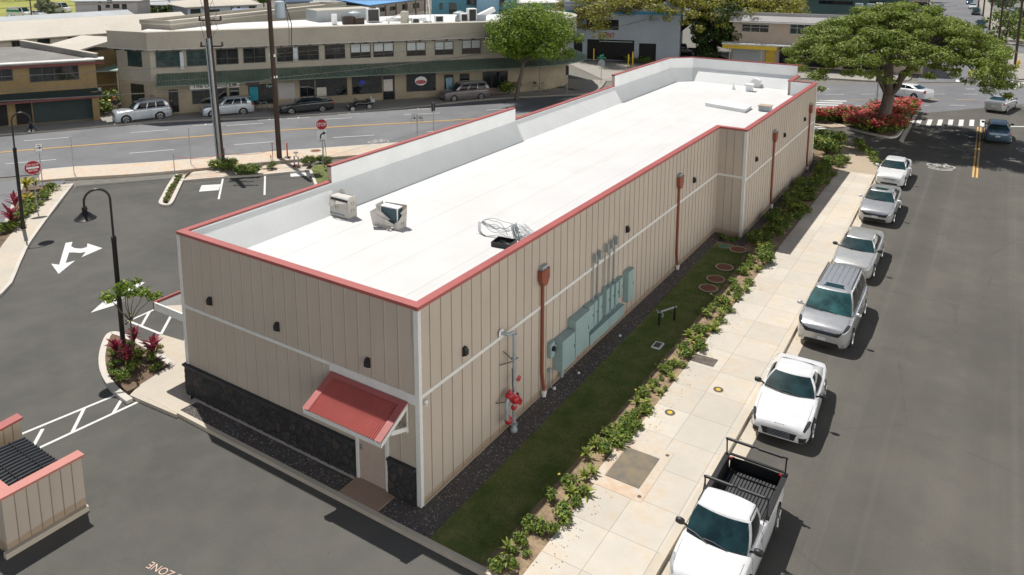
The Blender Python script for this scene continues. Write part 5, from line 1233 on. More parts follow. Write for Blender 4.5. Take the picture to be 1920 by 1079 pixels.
# ---- three-wheeled motorcycle, bicycles
def motorcycle(p, rz):
    t = root('motorcycle', (p.x, p.y, ZA), 'black three wheeled motorcycle parked between the dark sedan and the grey minivan', 'motorcycle', rz=rz)
    def pt(m, n, mat, sm=45): o = m.build(n, mat, t, smooth=sm); return o
    for x, y, r_, w_ in ((-.62, .85, .30, .09), (.62, .85, .30, .09), (0, -.85, .31, .11)):
        o = pt(MB().lathe([(r_*.6, -w_), (r_*.95, -w_), (r_, 0), (r_*.95, w_), (r_*.6, w_)], (x, y, r_), 18, 'x'), 'wheel', M['rubber'])
        q = MB().lathe([(r_*.62, -w_-.01), (r_*.62, w_+.01)], (x, y, r_), 14, 'x').build('rim', M['alloy']); q.parent = o
    for sg in (-1, 1): pt(MB().grid(lambda u, v: (sg*.62+(.13 if sg else 0)*(2*v-1), .85+.38*math.cos(math.pi*u), .30+.38*math.sin(math.pi*u)), 8, 2), 'fender', pblack)
    m = MB(); vs = [(.30, 1.15, .35), (.42, .7, .55), (.25, .2, .72), (.2, -.3, .62), (.26, -.9, .68), (.16, -1.2, .72)]
    rings = []
    for (w_, y, z) in vs:
        for j in range(10): a = j/10*6.283; rings.append((w_*math.cos(a), y, z+.24*math.sin(a)*(1 if w_ > .2 else .7)))
    m.add(rings, [(i*10+j, i*10+(j+1) % 10, (i+1)*10+(j+1) % 10, (i+1)*10+j) for i in range(5) for j in range(10)]+[tuple(range(10)), tuple(range(50, 60))]); pt(m, 'body', pblack)
    pt(MB().box((0, -.25, .86), (.36, .6, .12)).box((0, -.75, .94), (.34, .4, .14)), 'seat', M['blackplastic']); pt(MB().box((0, -1.0, 1.12), (.40, .12, .36)).box((0, -1.15, .9), (.5, .36, .34)), 'top_box', pgrey)
    pt(MB().tube([(-.42, .18, 1.08), (-.2, .42, 1.0), (.2, .42, 1.0), (.42, .18, 1.08)], .022, 6), 'handlebar', M['blackplastic']); pt(MB().solid([(-.26, .62, .86), (.26, .62, .86), (.2, .42, 1.24), (-.2, .42, 1.24)], .01), 'windscreen', M['carglass'])
    for sg in (-1, 1): pt(MB().lathe([(.10, 0), (.08, .05)], (sg*.24, 1.16, .52), 10, 'y'), 'headlight', M['lampglass'])
p = P(676, 207, ZA); motorcycle(p, a_dir(-.58, -.80))
def bicycle(loc, rz, label, col):
    t = root('bicycle', loc, label, 'bicycle', rz=rz)
    for y in (-.52, .52): MB().tube([(0, y+.33*math.cos(a/18*6.283), .34+.33*math.sin(a/18*6.283)) for a in range(19)], .018, 6).build('wheel', M['rubber'], t)
    MB().tube([(0, -.52, .34), (0, -.14, .82), (0, .42, .84), (0, .52, .34)], .018, 6).tube([(0, -.14, .82), (0, -.05, .30), (0, .42, .84)], .018, 6).tube([(0, -.52, .34), (0, -.05, .3)], .014, 6).build('frame', col, t)
    MB().tube([(-.28, .36, 1.05), (0, .42, 1.02), (.28, .36, 1.05)], .014, 6).tube([(0, .42, .84), (0, .42, 1.02)], .014, 6).build('handlebar', M['blackplastic'], t); MB().box((0, -.2, .92), (.14, .26, .06)).build('saddle', M['blackplastic'], t)
    MB().box((0, .62, .95), (.3, .26, .22)).build('basket', M['darkmetal'], t)
p = P(497, 208, 0); bicycle((p.x, p.y, 0), a_dir(-.58, -.8), 'grey bicycle leaning by the turquoise shop banner', M['galv'])
p = P(1013, 172, 0); bicycle((p.x, p.y, 0), a_dir(-.8, -.5), 'dark bicycle standing by the corner shop entrance', M['darkmetal'])
# ================================================================ the buildings across the street and beyond
def on_line(px_, py_, a, b):
    """where a sight line meets the upright plane through a and b: metres along from a, height"""
    a, b = Vector(a), Vector(b); t = (b-a).normalized(); n_ = Vector((t.y, -t.x, 0))
    v = _f + _r*((px_-CX)/FPX) - _u*((py_-CY)/FPX)
    k_ = (Vector((a.x, a.y, 0))-CAM).dot(n_)/v.dot(n_); p = CAM+v*k_
    return (Vector((p.x, p.y))-a).dot(t), p.z
class Face:
    """an upright wall plane: helper for placing openings on it, in metres"""
    def __init__(s, a, b): s.a, s.b = Vector(a), Vector(b); s.t = (s.b-s.a).normalized(); s.n = Vector((s.t.y, -s.t.x)); s.L = (s.b-s.a).length
    def pt(s, x, z, d=0.): p = s.a+s.t*x+s.n*d; return (p.x, p.y, z)
    def box(s, mb, x0, x1, z0, z1, d0, d1):
        p = [s.pt(x, 0, d)[:2] for x, d in ((x0, d0), (x1, d0), (x1, d1), (x0, d1))]; return mb.prism(p, z0, z1)
    def rect(s, x0, y0, x1, y1):
        (sa, za), (sb, zb) = on_line(x0, (y0+y1)/2, s.a, s.b), on_line(x1, (y0+y1)/2, s.a, s.b)
        xm = (x0+x1)/2; zt, zb_ = on_line(xm, y0, s.a, s.b)[1], on_line(xm, y1, s.a, s.b)[1]
        return min(sa, sb), max(sa, sb), zb_, zt
M['frame_dark'] = pm('dark_window_frame', (.03, .03, .03), .5, .1, 4); M['frame_light'] = pm('pale_window_frame', (.4, .4, .38), .5, .1, 4)
def window(face, par, x0, x1, z0, z1, style='dark', mull=1, frame=None, name='window', trans=.38):
    fm = frame or M['frame_dark']; m = MB(); w = .06
    face.box(m, x0, x1, z1-w, z1, .002, .05); face.box(m, x0, x1, z0, z0+w, .002, .06)
    for i in range(mull+2):
        x = x0+(x1-x0-w)*i/(mull+1); face.box(m, x, x+w, z0+w, z1-w, .002, .05)
    if trans: 
        zt = z0+(z1-z0)*trans
        for i in range(mull+1): face.box(m, x0+w+(x1-x0-w)*i/(mull+1), x0+(x1-x0-w)*(i+1)/(mull+1), zt-.03, zt+.03, .002, .045)
    f = m.build(name, fm, par); 
    def sub(mb, nm, mt): o = mb.build(nm, mt); o.parent = f; return o
    sub(face.box(MB(), x0+.02, x1-.02, z0+.02, z1-.02, .001, .02), 'pane', M['winglass_teal'] if style == 'teal' else M['winglass'])
    if style == 'curtain':
        zt = z0+(z1-z0)*(trans or .3); m = MB(); n_ = 22
        for i in range(mull+1):
            xa, xb = x0+w+(x1-x0-w)*i/(mull+1)+.02, x0+(x1-x0-w)*(i+1)/(mull+1)-.02; k_ = 12
            for j in range(k_): 
                u0, u1 = xa+(xb-xa)*j/k_, xa+(xb-xa)*(j+1)/k_; d0 = .021+(.012 if j % 2 else 0); d1 = .021+(.012 if (j+1) % 2 else 0)
                m.quad(face.pt(u0, zt+.04, d0), face.pt(u1, zt+.04, d1), face.pt(u1, z1-w, d1), face.pt(u0, z1-w, d0))
        sub(m, 'curtain', M['curtain'])
    return f
def roofpoly(mb, pts): mb.add(pts, [tuple(range(len(pts)))])

M['stucco_tan'] = pm('tan_stucco', (.325, .305, .26), .85, .1, .5, 6, .07, kind='pos', c2=(.355, .33, .275)); M['stucco_shop'] = pm('ground_floor_stucco', (.30, .26, .19), .85, .15, .6, 6, .08, kind='pos')
M['greenmetal'] = pm('green_metal_roof', (.095, .145, .115), .5, .18, .5, 5, .08, kind='pos', c2=(.14, .18, .135)); M['roofwhite'] = pm('weathered_white_roof', (.62, .62, .61), .8, .15, .5, 3, .1, kind='pos')
M['roofcream'] = pm('cream_shingle_roof', (.50, .465, .405), .9, .06, .3, 4, .06, kind='pos'); M['roofgrey'] = pm('grey_sheet_roof', (.32, .345, .36), .7, .1, .3, 3, .06, kind='pos'); M['roofbrown'] = pm('brown_roll_roof', (.19, .185, .175), .9, .2, .4, 3, .1, kind='pos')
M['roofblue'] = pm('blue_roof', (.11, .30, .58), .6, .1, .3, 3, .05, kind='pos'); M['wallcream'] = pm('cream_wall', (.42, .40, .34), .85, .08, .4, 5, .05, kind='pos'); M['wallbrown'] = pm('ochre_brown_wall', (.20, .145, .07), .85, .15, .7, 5, .08, kind='pos')
M['wallblue'] = pm('turquoise_wall', (.07, .20, .27), .85, .12, .3, 4, .06, kind='pos'); M['wallpale'] = pm('pale_blue_grey_wall', (.31, .355, .41), .8, .07, .3, 4, .04, kind='pos'); M['walltan2'] = pm('pinkish_tan_wall', (.44, .36, .29), .85, .1, .4, 5, .06, kind='pos')
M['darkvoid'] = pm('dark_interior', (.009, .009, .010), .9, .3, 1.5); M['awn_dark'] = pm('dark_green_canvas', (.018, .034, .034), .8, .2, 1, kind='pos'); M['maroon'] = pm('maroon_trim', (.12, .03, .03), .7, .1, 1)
M['tealbldg'] = pm('teal_wall', (.05, .10, .10), .8, .15, .3); M['roofgreyw'] = pm('pale_grey_wall', (.37, .36, .36), .85, .1, .3, 4, .05, kind='pos'); M['fadedred'] = pm('faded_red_wood', (.2, .09, .07), .8, .15, 1)
M['turq'] = pm('turquoise_banner', (.01, .22, .30), .7, .08, 2); M['poster'] = pm('paper_posters', (.5, .48, .45), .8, .15, 5); M['posterred'] = pm('red_posters', (.36, .10, .12), .8, .3, 5)

# ---- corner shop building
F0, F1, F2, F3 = (-56.8, 25.6), (-52.62, 26.24), (-38.94, 44.46), (-31.9, 53.0)
CURVE = [F2]+densify([F3, (-29.4, 57.3), (-29.0, 61.4), (-31.2, 65.2), (-35.4, 67.6), (-39, 69)], 5)
FRONT = [F0, F1]+CURVE
back_ = [(-49, 62), (-63, 34)]
sb = root('shop_building', (*F1, 0), 'two storey tan shop building with green metal awning along the main street', 'building', world=True)
def band(mb, pl, d0, d1, z0, z1):
    a, b = offset(pl, -d0), offset(pl, -d1)
    for i in range(len(pl)-1): mb.prism([a[i], a[i+1], b[i+1], b[i]], z0, z1)
    return mb
MB().prism(FRONT+back_, 3.0, 6.3).build('upper_wall', M['stucco_tan'], sb)
MB().prism([(x, y) for x, y in offset(FRONT, .02)]+back_, -.1, 3.0).build('ground_wall', M['stucco_shop'], sb)
band(MB(), FRONT, -.25, .85, 6.12, 7.62).build('parapet', M['stucco_tan'], sb)
band(MB(), FRONT, -.3, .9, 7.621, 7.67).build('parapet_cap', M['wallcream'], sb)
band(MB(), FRONT, -.2, .91, 6.04, 6.119).build('soffit_trim', M['frame_light'], sb)
for i in range(len(FRONT)-1):
    f = Face(FRONT[i], FRONT[i+1]); n_ = max(1, int(f.L/1.3))
    for j in range(n_): f.box(MB(), (j+.5)*f.L/n_-.06, (j+.5)*f.L/n_+.06, 5.86, 6.04, .003, .8).build('bracket', M['frame_dark'], sb)
MB().prism(offset(FRONT, .26)+back_, 6.3, 6.95).build('roof', M['roofwhite'], sb)
AWL = [Vector(F1)+(Vector(F2)-Vector(F1))*.02]; AWL = [tuple(AWL[0])]+[tuple(Vector(F1).lerp(Vector(F2), q)) for q in (.3, .5, .7, .9)]+CURVE[1:]
def smoothline(pl, step):
    out = []; carry = 0
    for i in range(len(pl)-1):
        a, b = Vector(pl[i]), Vector(pl[i+1]); n_ = max(1, round((b-a).length/step)); out += [tuple(a.lerp(b, j/n_)) for j in range(n_)]
    return out+[tuple(pl[-1])]
al = smoothline(AWL, .06); ai, ao = offset(al, -.01), offset(al, -2.1)
def lin(pl, k_=3):   # soften the kinks of an offset line
    return pl
m = MB(); vs = []; 
for i in range(len(al)):
    h = .032*(1 if i % 4 in (0, 1) else -1)
    vs += [(*ai[i], 3.78+h), (*ao[i], 2.98+h)]
m.add(vs, [(2*i, 2*i+1, 2*i+3, 2*i+2) for i in range(len(al)-1)]); m.build('awning_roof', M['greenmetal'], sb)
band(MB(), smoothline(AWL, 1.0), 2.06, 2.12, 2.86, 2.97).build('awning_gutter', M['greenmetal'], sb)
fA, fB, fL = Face(F1, F2), Face(F2, F3), Face(F0, F1)
for (r, st) in (((292, 96, 341, 126), 'teal'), ((350, 94, 393, 124), 'teal'), ((405, 92, 447, 121), 'dark'), ((456, 90, 498, 118), 'dark'), ((519, 89, 549, 116), 'dark'), ((559, 86, 598, 113), 'dark'), ((609, 84, 647, 111), 'dark'), ((657, 82, 695, 109), 'curtain'), ((700, 80, 738, 107), 'curtain')):
    window(fA, sb, *fA.rect(*r), st)
for (r, st) in (((762, 79, 798, 105), 'curtain'), ((815, 78, 850, 103), 'curtain'), ((866, 75, 901, 101), 'curtain'), ((917, 76, 934, 94), 'dark'), ((949, 73, 984, 100), 'dark')):
    window(fB, sb, *fB.rect(*r), st)
window(fL, sb, *fL.rect(240, 96, 266, 125), 'teal'); window(fL, sb, *fL.rect(247, 158, 271, 195), 'dark')
GA = Face(offset([F1, F2], .02)[0], offset([F1, F2], .02)[1]); GB = Face(offset([F2, F3], .02)[0], offset([F2, F3], .02)[1])
def opening(face, r, name='shop_window', style='dark', mull=1, **kw):
    x0, x1, z0, z1 = face.rect(*r); z1 = min(z1, 2.95); z0 = max(z0, .02)
    return window(face, sb, x0, x1, z0, z1, style, mull, name=name, trans=kw.pop('trans', 0), **kw)
for r, nm, mu in (((317, 168, 335, 211), 'door', 0), ((360, 166, 426, 194), 'shop_window', 2), ((431, 165, 449, 200), 'door', 0), ((466, 158, 512, 196), 'shop_window', 2), ((562, 149, 590, 187), 'door', 1), ((592, 147, 651, 180), 'shop_window', 1), ((660, 143, 716, 176), 'shop_window', 1), ((718, 142, 740, 187), 'door', 0)): opening(GA, r, nm, 'dark', mu)
for r, nm, mu in (((762, 138, 817, 171), 'shop_window', 1), ((833, 140, 850, 176), 'door', 0), ((862, 138, 880, 172), 'door', 0), ((905, 134, 952, 165), 'shop_window', 2)): opening(GB, r, nm, 'dark', mu)
fC = Face((-31.0, 54.6), (-29.5, 57.1)); fD = Face((-29.35, 57.5), (-28.97, 60.6))
window(fC, sb, .1, 2.5, .05, 2.5, 'dark', 1, name='door', trans=0); window(fD, sb, .5, 2.6, .95, 2.45, 'dark', 1, name='shop_window', trans=0)
def on_face(face, r, d0, d1, name, mat, label=None):
    x0, x1, z0, z1 = face.rect(*r); return face.box(MB(), x0, x1, z0, z1, d0, d1).build(name, mat, sb, label=label)
on_face(GA, (522, 156, 553, 186), .002, .05, 'roller_shutter', M['roofgreyw']); on_face(GA, (468, 163, 484, 189), .07, .09, 'turquoise_banner', M['turq'])
on_face(GA, (719, 149, 736, 171), .06, .07, 'door_posters', M['poster']); on_face(GA, (594, 164, 612, 180), .06, .07, 'window_posters', M['poster'])
on_face(GB, (836, 146, 848, 174), .06, .08, 'pale_blue_door', pm('pale_blue_door', (.20, .34, .44), .6, .08, 2))
for q, mt_ in (((.7, 1.5), M['posterred']), ((1.65, 2.35), M['poster'])): fD.box(MB(), q[0], q[1], 1.05, 2.2, .06, .07).build('window_posters', mt_, sb)
for r in ((338, 97, 345, 129), (549, 89, 557, 109)):
    x0, x1, z0, z1 = fA.rect(*r); q = fA.box(MB(), x0, x1, z0, z1, .02, .42).build('blade_sign', pm('pale_sign_box', (.42, .46, .50), .6, .05, 1), sb)
# sign over the shop front: black lettering on white
x0, x1, z0, z1 = GA.rect(356, 156, 449, 166)
sgn = GA.box(MB(), x0, x1, 2.18, 2.78, .06, .14).build('shop_sign', M['signwhite'], sb)
tx = text_mesh('The UPS Store', .56, M['ink'], .004, True, name='sign_lettering'); c = Vector(GA.pt((x0+x1)/2-.25, 2.47, .15)); tx.matrix_world = basis((GA.t.x, GA.t.y, 0), (0, 0, 1), c); tx.parent = sgn; tx.matrix_parent_inverse = sgn.matrix_world.inverted()
c = Vector(GA.pt(x1-.45, 2.47, .143)); m = MB(); m.lathe([(.2, -.002), (.2, .006)], (0, 0, 0), 16); em = m.build('round_emblem', pm('brown_gold_emblem', (.16, .09, .03), .6, .1, 5)); em.matrix_world = basis((GA.t.x, GA.t.y, 0), (0, 0, 1), c); em.parent = sgn
# oval logo in a shop window, blue neon-like oval, Open sign
def decal(face, px_, py_, rx, rz_, mat, name, d=.06):
    s_, z_ = on_line(px_, py_, face.a, face.b); m = MB(); n_ = 18
    m.add([face.pt(s_+rx*math.cos(w/n_*6.283), z_+rz_*math.sin(w/n_*6.283), d) for w in range(n_)], [tuple(range(n_))]); return m.build(name, mat, sb)
decal(GB, 789, 152, .62, .46, M['signwhite'], 'window_logo', .055); decal(GB, 789, 154, .56, .22, M['posterred'], 'window_logo', .06); decal(GA, 679, 155, .34, .26, pm('blue_sticker', (.03, .05, .35), .6, .05, 3), 'window_logo')
tx = text_mesh('Open', .34, pm('pale_sign_letters', (.30, .52, .50), .6, .05, 3), .003, True, name='open_lettering'); s_, z_ = on_line(507, 161, GA.a, GA.b); tx.matrix_world = basis((GA.t.x, GA.t.y, 0), (0, 0, 1), GA.pt(s_, z_, .07)); tx.parent = sb; tx.matrix_parent_inverse = Matrix.Translation(-Vector(sb['_w']))
tx = text_mesh('Cafe', .2, M['signwhite'], .003, True, name='window_lettering') if False else None
# graffiti scribble on the bevel wall
m = MB(); rr = random.Random(5); s0_, z0_ = on_line(287, 185, F1, F2)
m.tube([fA.pt(s0_+.55*math.cos(w*1.7)*rr.uniform(.4, 1), z0_+.4*math.sin(w*2.3)*rr.uniform(.4, 1), .012) for w in range(16)], .025, 4); m.build('wall_scribble', pm('mauve_spray_paint', (.2, .10, .17), .8, .1, 4), sb)
# roof plant of the shop building
def plant(px_, py_, z_, name, label, build, rz=0., cat='roof unit', group='roof units on the shop building'):
    p = P(px_, py_, z_); t = root(name, (p.x, p.y, z_), label, cat, group, rz=rz); build(t); return t
def unit(w, d, h, fan=False, mat=None, dark=True):
    def b(t):
        MB().bb(-w/2, w/2, -d/2, d/2, .05, h).build('casing', mat or M['white'], t); MB().bb(-w/2+.06, w/2-.06, -d/2+.05, d/2-.05, 0, .05).build('foot', M['galv'], t)
        if dark:
            MB().bb(w/2, w/2+.012, -d/2+.08, d/2-.08, .12, h-.1).build('grille', M['darkmetal'], t); MB().bb(-w/2+.08, w/2-.08, -d/2-.012, -d/2, .12, h-.1).build('grille', M['darkmetal'], t)
        if fan: MB().lathe([(min(w, d)*.4, h), (min(w, d)*.4, h+.05), (min(w, d)*.3, h+.06)], n=16).build('fan_cowl', M['darkmetal'], t)
    return b
RZ = 7.0; M['darkbrown'] = pm('rusty_dark_casing', (.045, .03, .025), .8, .3, 2)
plant(627, 46, RZ, 'chimney_box', 'short white box flue on the shop roof, leftmost of the roof plant', unit(.55, .55, 1.1, dark=False), R(53))
plant(654, 46, RZ, 'roof_condenser', 'squat dark condenser with open top beside the white flue on the shop roof', unit(1.3, 1.1, .85, True, M['darkbrown'], False), R(53))
plant(674, 46, RZ, 'roof_condenser', 'smaller dark rusty box right of the squat condenser on the shop roof', unit(.95, .9, .7, False, M['darkbrown'], False), R(53))
def turb(t): MB().lathe([(.55, 0), (.5, .5), (.35, .55), (.35, .75), (.75, .8), (.75, .95), (.2, 1.15)], n=18).build('ventilator_body', M['galv'], t, smooth=40)
plant(665, 40, RZ, 'roof_ventilator', 'grey mushroom shaped roof ventilator behind the dark condensers', turb)
plant(699, 41, RZ, 'roof_condenser', 'tall white condenser with dark grille faces in the middle of the shop roof', unit(1.35, 1.1, 1.5, True), R(53))
def ramp_(t): MB().solid([(-.4, -1.3, .2), (.4, -1.3, .2), (.4, 1.3, 1.2), (-.4, 1.3, 1.2)], .12).build('duct_slope', M['white'], t); MB().bb(-.55, .55, 1.0, 1.7, 0, 1.35).build('duct_box', M['wallcream'], t)
plant(736, 45, RZ, 'sloped_duct', 'white sloping duct box at the seam of the shop roof', ramp_, R(-60))
def flatduct(t): MB().bb(-2.2, 2.2, -.3, .3, .25, .6).bb(-2, -1.9, -.2, .2, 0, .25).bb(1.9, 2, -.2, .2, 0, .25).build('duct', M['white'], t)
plant(762, 44, RZ, 'flat_duct', 'long low white duct on the shop roof right of the sloping duct', flatduct, R(53))
plant(779, 45, RZ, 'roof_condenser', 'small grey condenser at the end of the long low duct', unit(.8, .6, .65), R(53))
def ant(t): 
    m = MB()
    for z in (.3, 1.1, 1.9, 2.5): m.tube([(-.42+z*.1, 0, z), (.42-z*.1, 0, z)], .02, 5)
    m.tube([(-.4, 0, 0), (-.05, 0, 3.0)], .025, 5).tube([(.4, 0, 0), (.05, 0, 3.0)], .025, 5).tube([(0, .4, 0), (0, 0, 3)], .025, 5); m.build('antenna_frame', M['white'], t)
    MB().bb(-.3, .3, -.3, .3, 0, .15).build('foot', M['galv'], t)
plant(803, 43, RZ, 'roof_antenna', 'thin white lattice antenna on the shop roof', ant, cat='antenna')
plant(823, 42, RZ, 'roof_condenser', 'white condenser with round fan front near the right end of the shop roof', unit(.95, .5, .75), R(53))
plant(869, 41, RZ, 'roof_condenser', 'small white box unit beside the tall green sided one', unit(.8, .7, .95), R(53)); plant(884, 41, RZ, 'roof_condenser', 'tall pale unit with green shaded side near the tree on the shop roof', unit(.95, .9, 1.5), R(53))
plant(862, 40, RZ, 'roof_ventilator', 'pale curved hood behind the small box units', turb); 
def hood(t): MB().solid([(-.9, -.4, .5), (.9, -.4, 1.3), (.9, .4, 1.3), (-.9, .4, .5)], .5).build('hood_slope', M['white'], t); MB().bb(-1.6, -.2, -.45, .45, 0, .7).build('hood_base', M['wallpale'], t)
plant(912, 39, RZ, 'kitchen_hood', 'white stepped exhaust hood partly behind the round street tree', hood, R(53))

# ---- generic blocks
def block(name, label, a, b, depth, z1, wall, z0=0., roof=None, cat='building', roofmat=None, rise=1.4, over=.5, flat_par=0., extra_poly=None):
    a, b = Vector(a), Vector(b); f = Face(a, b); bk = -f.n*depth
    t = root(name, (a.x, a.y, z0), label, cat, world=True)
    p2, p3 = (Vector(q) for q in extra_poly) if extra_poly else (b+bk, a+bk)
    poly = [tuple(a), tuple(b), tuple(p2), tuple(p3)]
    MB().prism(poly, z0-.1, z1).build('wall', wall, t)
    e0, e1 = a-f.t*over+f.n*over, b+f.t*over+f.n*over; e2, e3 = b+f.t*over+bk-f.n*over, a-f.t*over+bk-f.n*over
    if extra_poly: e1, e2, e3 = b+f.n*over, p2, p3
    V = lambda p, z: (p.x, p.y, z)
    if roof == 'gable':
        r0, r1 = (e0+e3)/2, (e1+e2)/2; m = MB(); m.solid([V(e0, z1), V(e1, z1), V(r1, z1+rise), V(r0, z1+rise)], .12); m.solid([V(e2, z1), V(e3, z1), V(r0, z1+rise), V(r1, z1+rise)], .12); m.build('roof', roofmat, t)
        g = MB(); c0, c1 = (a+a+bk)/2, (b+b+bk)/2; g.add([V(a, z1), V(a+bk, z1), V(c0, z1+rise*.9)], [(0, 1, 2)]); g.add([V(b, z1), V(b+bk, z1), V(c1, z1+rise*.9)], [(0, 1, 2)]); g.build('gable_wall', wall, t)
    elif roof == 'hip':
        k_ = min(depth/2, f.L/2-.2); r0, r1 = (e0+e3)/2+f.t*k_, (e1+e2)/2-f.t*k_; m = MB(); z2 = z1+rise
        m.add([V(e0, z1), V(e1, z1), V(e2, z1), V(e3, z1), V(r0, z2), V(r1, z2), V(e0, z1-.14), V(e1, z1-.14), V(e2, z1-.14), V(e3, z1-.14)], [(0, 1, 5, 4), (1, 2, 5), (2, 3, 4, 5), (3, 0, 4), (6, 7, 1, 0), (7, 8, 2, 1), (8, 9, 3, 2), (9, 6, 0, 3), (9, 8, 7, 6)]); m.build('roof', roofmat, t)
    elif roof == 'shed':
        m = MB(); m.solid([V(e0, z1+.1), V(e1, z1+.1), V(e2, z1+rise), V(e3, z1+rise)], .14); m.build('roof', roofmat, t)
    elif roof == 'flat':
        m = MB(); m.prism([tuple(e0), tuple(e1), tuple(e2), tuple(e3)], z1, z1+.12); m.build('roof', roofmat, t)
        if flat_par:
            m = MB(); c = [e0, e1, e2, e3]
            for i in range(4):
                p, q = c[i], c[(i+1) % 4]; tt = (q-p).normalized(); ii = Vector((-tt.y, tt.x))*.2; p2, q2 = (p+tt*.201, q-tt*.201) if i % 2 else (p, q)
                m.prism([tuple(p2), tuple(q2), tuple(q2+ii), tuple(p2+ii)], z1+.12, z1+flat_par)
            m.build('parapet', wall, t)
    return t, f
# brown shop at the far left
bA, bB = (-64.5, 7.0), (-55.43, 22.79)
t, f = block('corner_store', 'ochre brown two storey store with dark awning at the left edge of the photo', bA, bB, 13, 5.2, M['wallbrown'], roof='shed', roofmat=M['roofbrown'], rise=.75, over=.7, extra_poly=((-64.6, 21.0), (-75, 3)))
for r in ((55, 124, 148, 152), (-60, 126, 24, 154)): 
    x0, x1, z0, z1 = f.rect(*r); window(f, t, x0, x1, z0, z1, 'dark', 3, trans=0)
m = MB(); f.box(m, -.7, f.L+.7, 5.0, 5.2, .71, .76); m.build('fascia', M['maroon'], t); m = MB(); f.box(m, -.7, f.L+.7, 5.36, 5.44, -.6, .78); m.build('roof_edge', M['roofwhite'], t)
m = MB(); m.solid([f.pt(0, 2.75, .02), f.pt(f.L+.3, 2.75, .02), f.pt(f.L+.3, 2.35, 1.5), f.pt(0, 2.35, 1.5)], .06); m.build('awning', M['awn_dark'], t); m = MB(); f.box(m, 0, f.L+.3, 2.12, 2.3, 1.46, 1.52); m.build('awning_trim', M['maroon'], t)
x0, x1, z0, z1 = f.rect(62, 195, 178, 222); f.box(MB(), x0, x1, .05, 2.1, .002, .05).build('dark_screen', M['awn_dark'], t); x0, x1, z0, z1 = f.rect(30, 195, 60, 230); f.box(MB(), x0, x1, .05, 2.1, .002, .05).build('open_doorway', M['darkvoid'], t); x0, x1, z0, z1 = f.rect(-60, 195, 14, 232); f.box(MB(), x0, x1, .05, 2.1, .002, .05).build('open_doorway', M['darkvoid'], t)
m = MB(); f.box(m, f.L-.5, f.L+.02, 0, 2.6, .003, .9); m.build('end_pier', M['wallbrown'], t)
sw_ = Face((-64.6, 21.0), (-55.5, 22.9)); m = MB(); m.add([sw_.pt(x, z, d) for d in (-.25, .0) for x, z in ((0, 5.2), (sw_.L, 5.2), (sw_.L, 5.75), (0, 6.55))], [(0, 1, 2, 3), (7, 6, 5, 4), (0, 4, 5, 1), (1, 5, 6, 2), (2, 6, 7, 3), (3, 7, 4, 0)]); m.build('side_parapet', M['roofbrown'], t)
m = MB(); m.solid([sw_.pt(0, 6.60, -.3), sw_.pt(sw_.L, 5.80, -.3), sw_.pt(sw_.L, 5.80, .06), sw_.pt(0, 6.60, .06)], .06); m.build('parapet_cap', M['roofcream'], t)
t2_, f2_ = block('rear_store', 'low tan roofed building behind the sloping parapet of the ochre store', (-65.8, 22.2), (-61.0, 23.2), 6, 5.2, M['wallbrown'], roof='shed', roofmat=M['roofcream'], rise=1.0, over=.2); f2_.box(MB(), .5, 2.5, 1, 2, .003, .05).build('door', M['darkvoid'], t2_)
p = f.pt(f.L-13.2, 0, 1.9); tt = root('display_rack', p, 'blue draped display rack in the dark doorway of the ochre store', 'display rack', rz=.6); MB().bb(-.5, .5, -.3, .3, 0, .7).build('rack_base', pm('blue_cloth', (.05, .14, .22), .9, .2, 3), tt); MB().lathe([(.45, .7), (.1, 1.3)], n=8).build('drape', M['turq'], tt)
# cream apartment row behind
t, f = block('apartment_row', 'long cream two storey apartment block with cream roof behind the ochre store', (-82.5, 8.0), (-75.2, 46.5), 9, 5.2, M['wallcream'], roof='gable', roofmat=M['roofcream'], rise=1.6, over=.7)
for r in ((22, 77, 38, 91), (70, 73, 94, 82), (128, 69, 142, 83), (165, 67, 179, 80), (208, 62, 217, 76), (212, 102, 222, 112)):
    x0, x1, z0, z1 = f.rect(*r); window(f, t, x0, x1, z0, z1, 'dark', 1, trans=0)
m = MB(); f.box(m, 1, f.L-1, 2.4, 2.55, .003, .5); m.build('floor_band', M['fadedred'], t)
t, f = block('long_shed', 'long low building with grey sheet roof behind the cream apartments', (-104.5, 18.0), (-100.2, 55.0), 10, 4.0, M['wallcream'], roof='gable', roofmat=M['roofgrey'], rise=1.5, over=.5); m = MB(); f.box(m, .5, f.L-.5, 3.4, 3.6, .003, .06); m.build('eave_board', M['frame_light'], t)
# annex behind the shop parapet
t, f = block('rear_annex', 'tan rear annex with pale roof standing behind the shop parapet', (-58.6, 32.5), (-64.0, 62.5), 4, 7.4, M['stucco_tan'], roof='flat', roofmat=M['roofcream'], over=.1, flat_par=.45); m = MB(); f.box(m, .5, f.L-.5, 6.3, 6.5, .003, .05); m.build('ledge', M['wallcream'], t)
t, f = block('stair_bulkhead', 'grey sided bulkhead with tan end wall on the roof of the shops', (-52.6, 46.5), (-50.2, 53.0), 3.0, 8.15, M['roofgrey'], z0=6.9, roof='flat', roofmat=M['wallcream'], over=.02, cat='roof structure'); f.box(MB(), f.L-.01, f.L+.08, 6.95, 8.15, -2.9, -.02).build('end_wall', M['stucco_tan'], t)
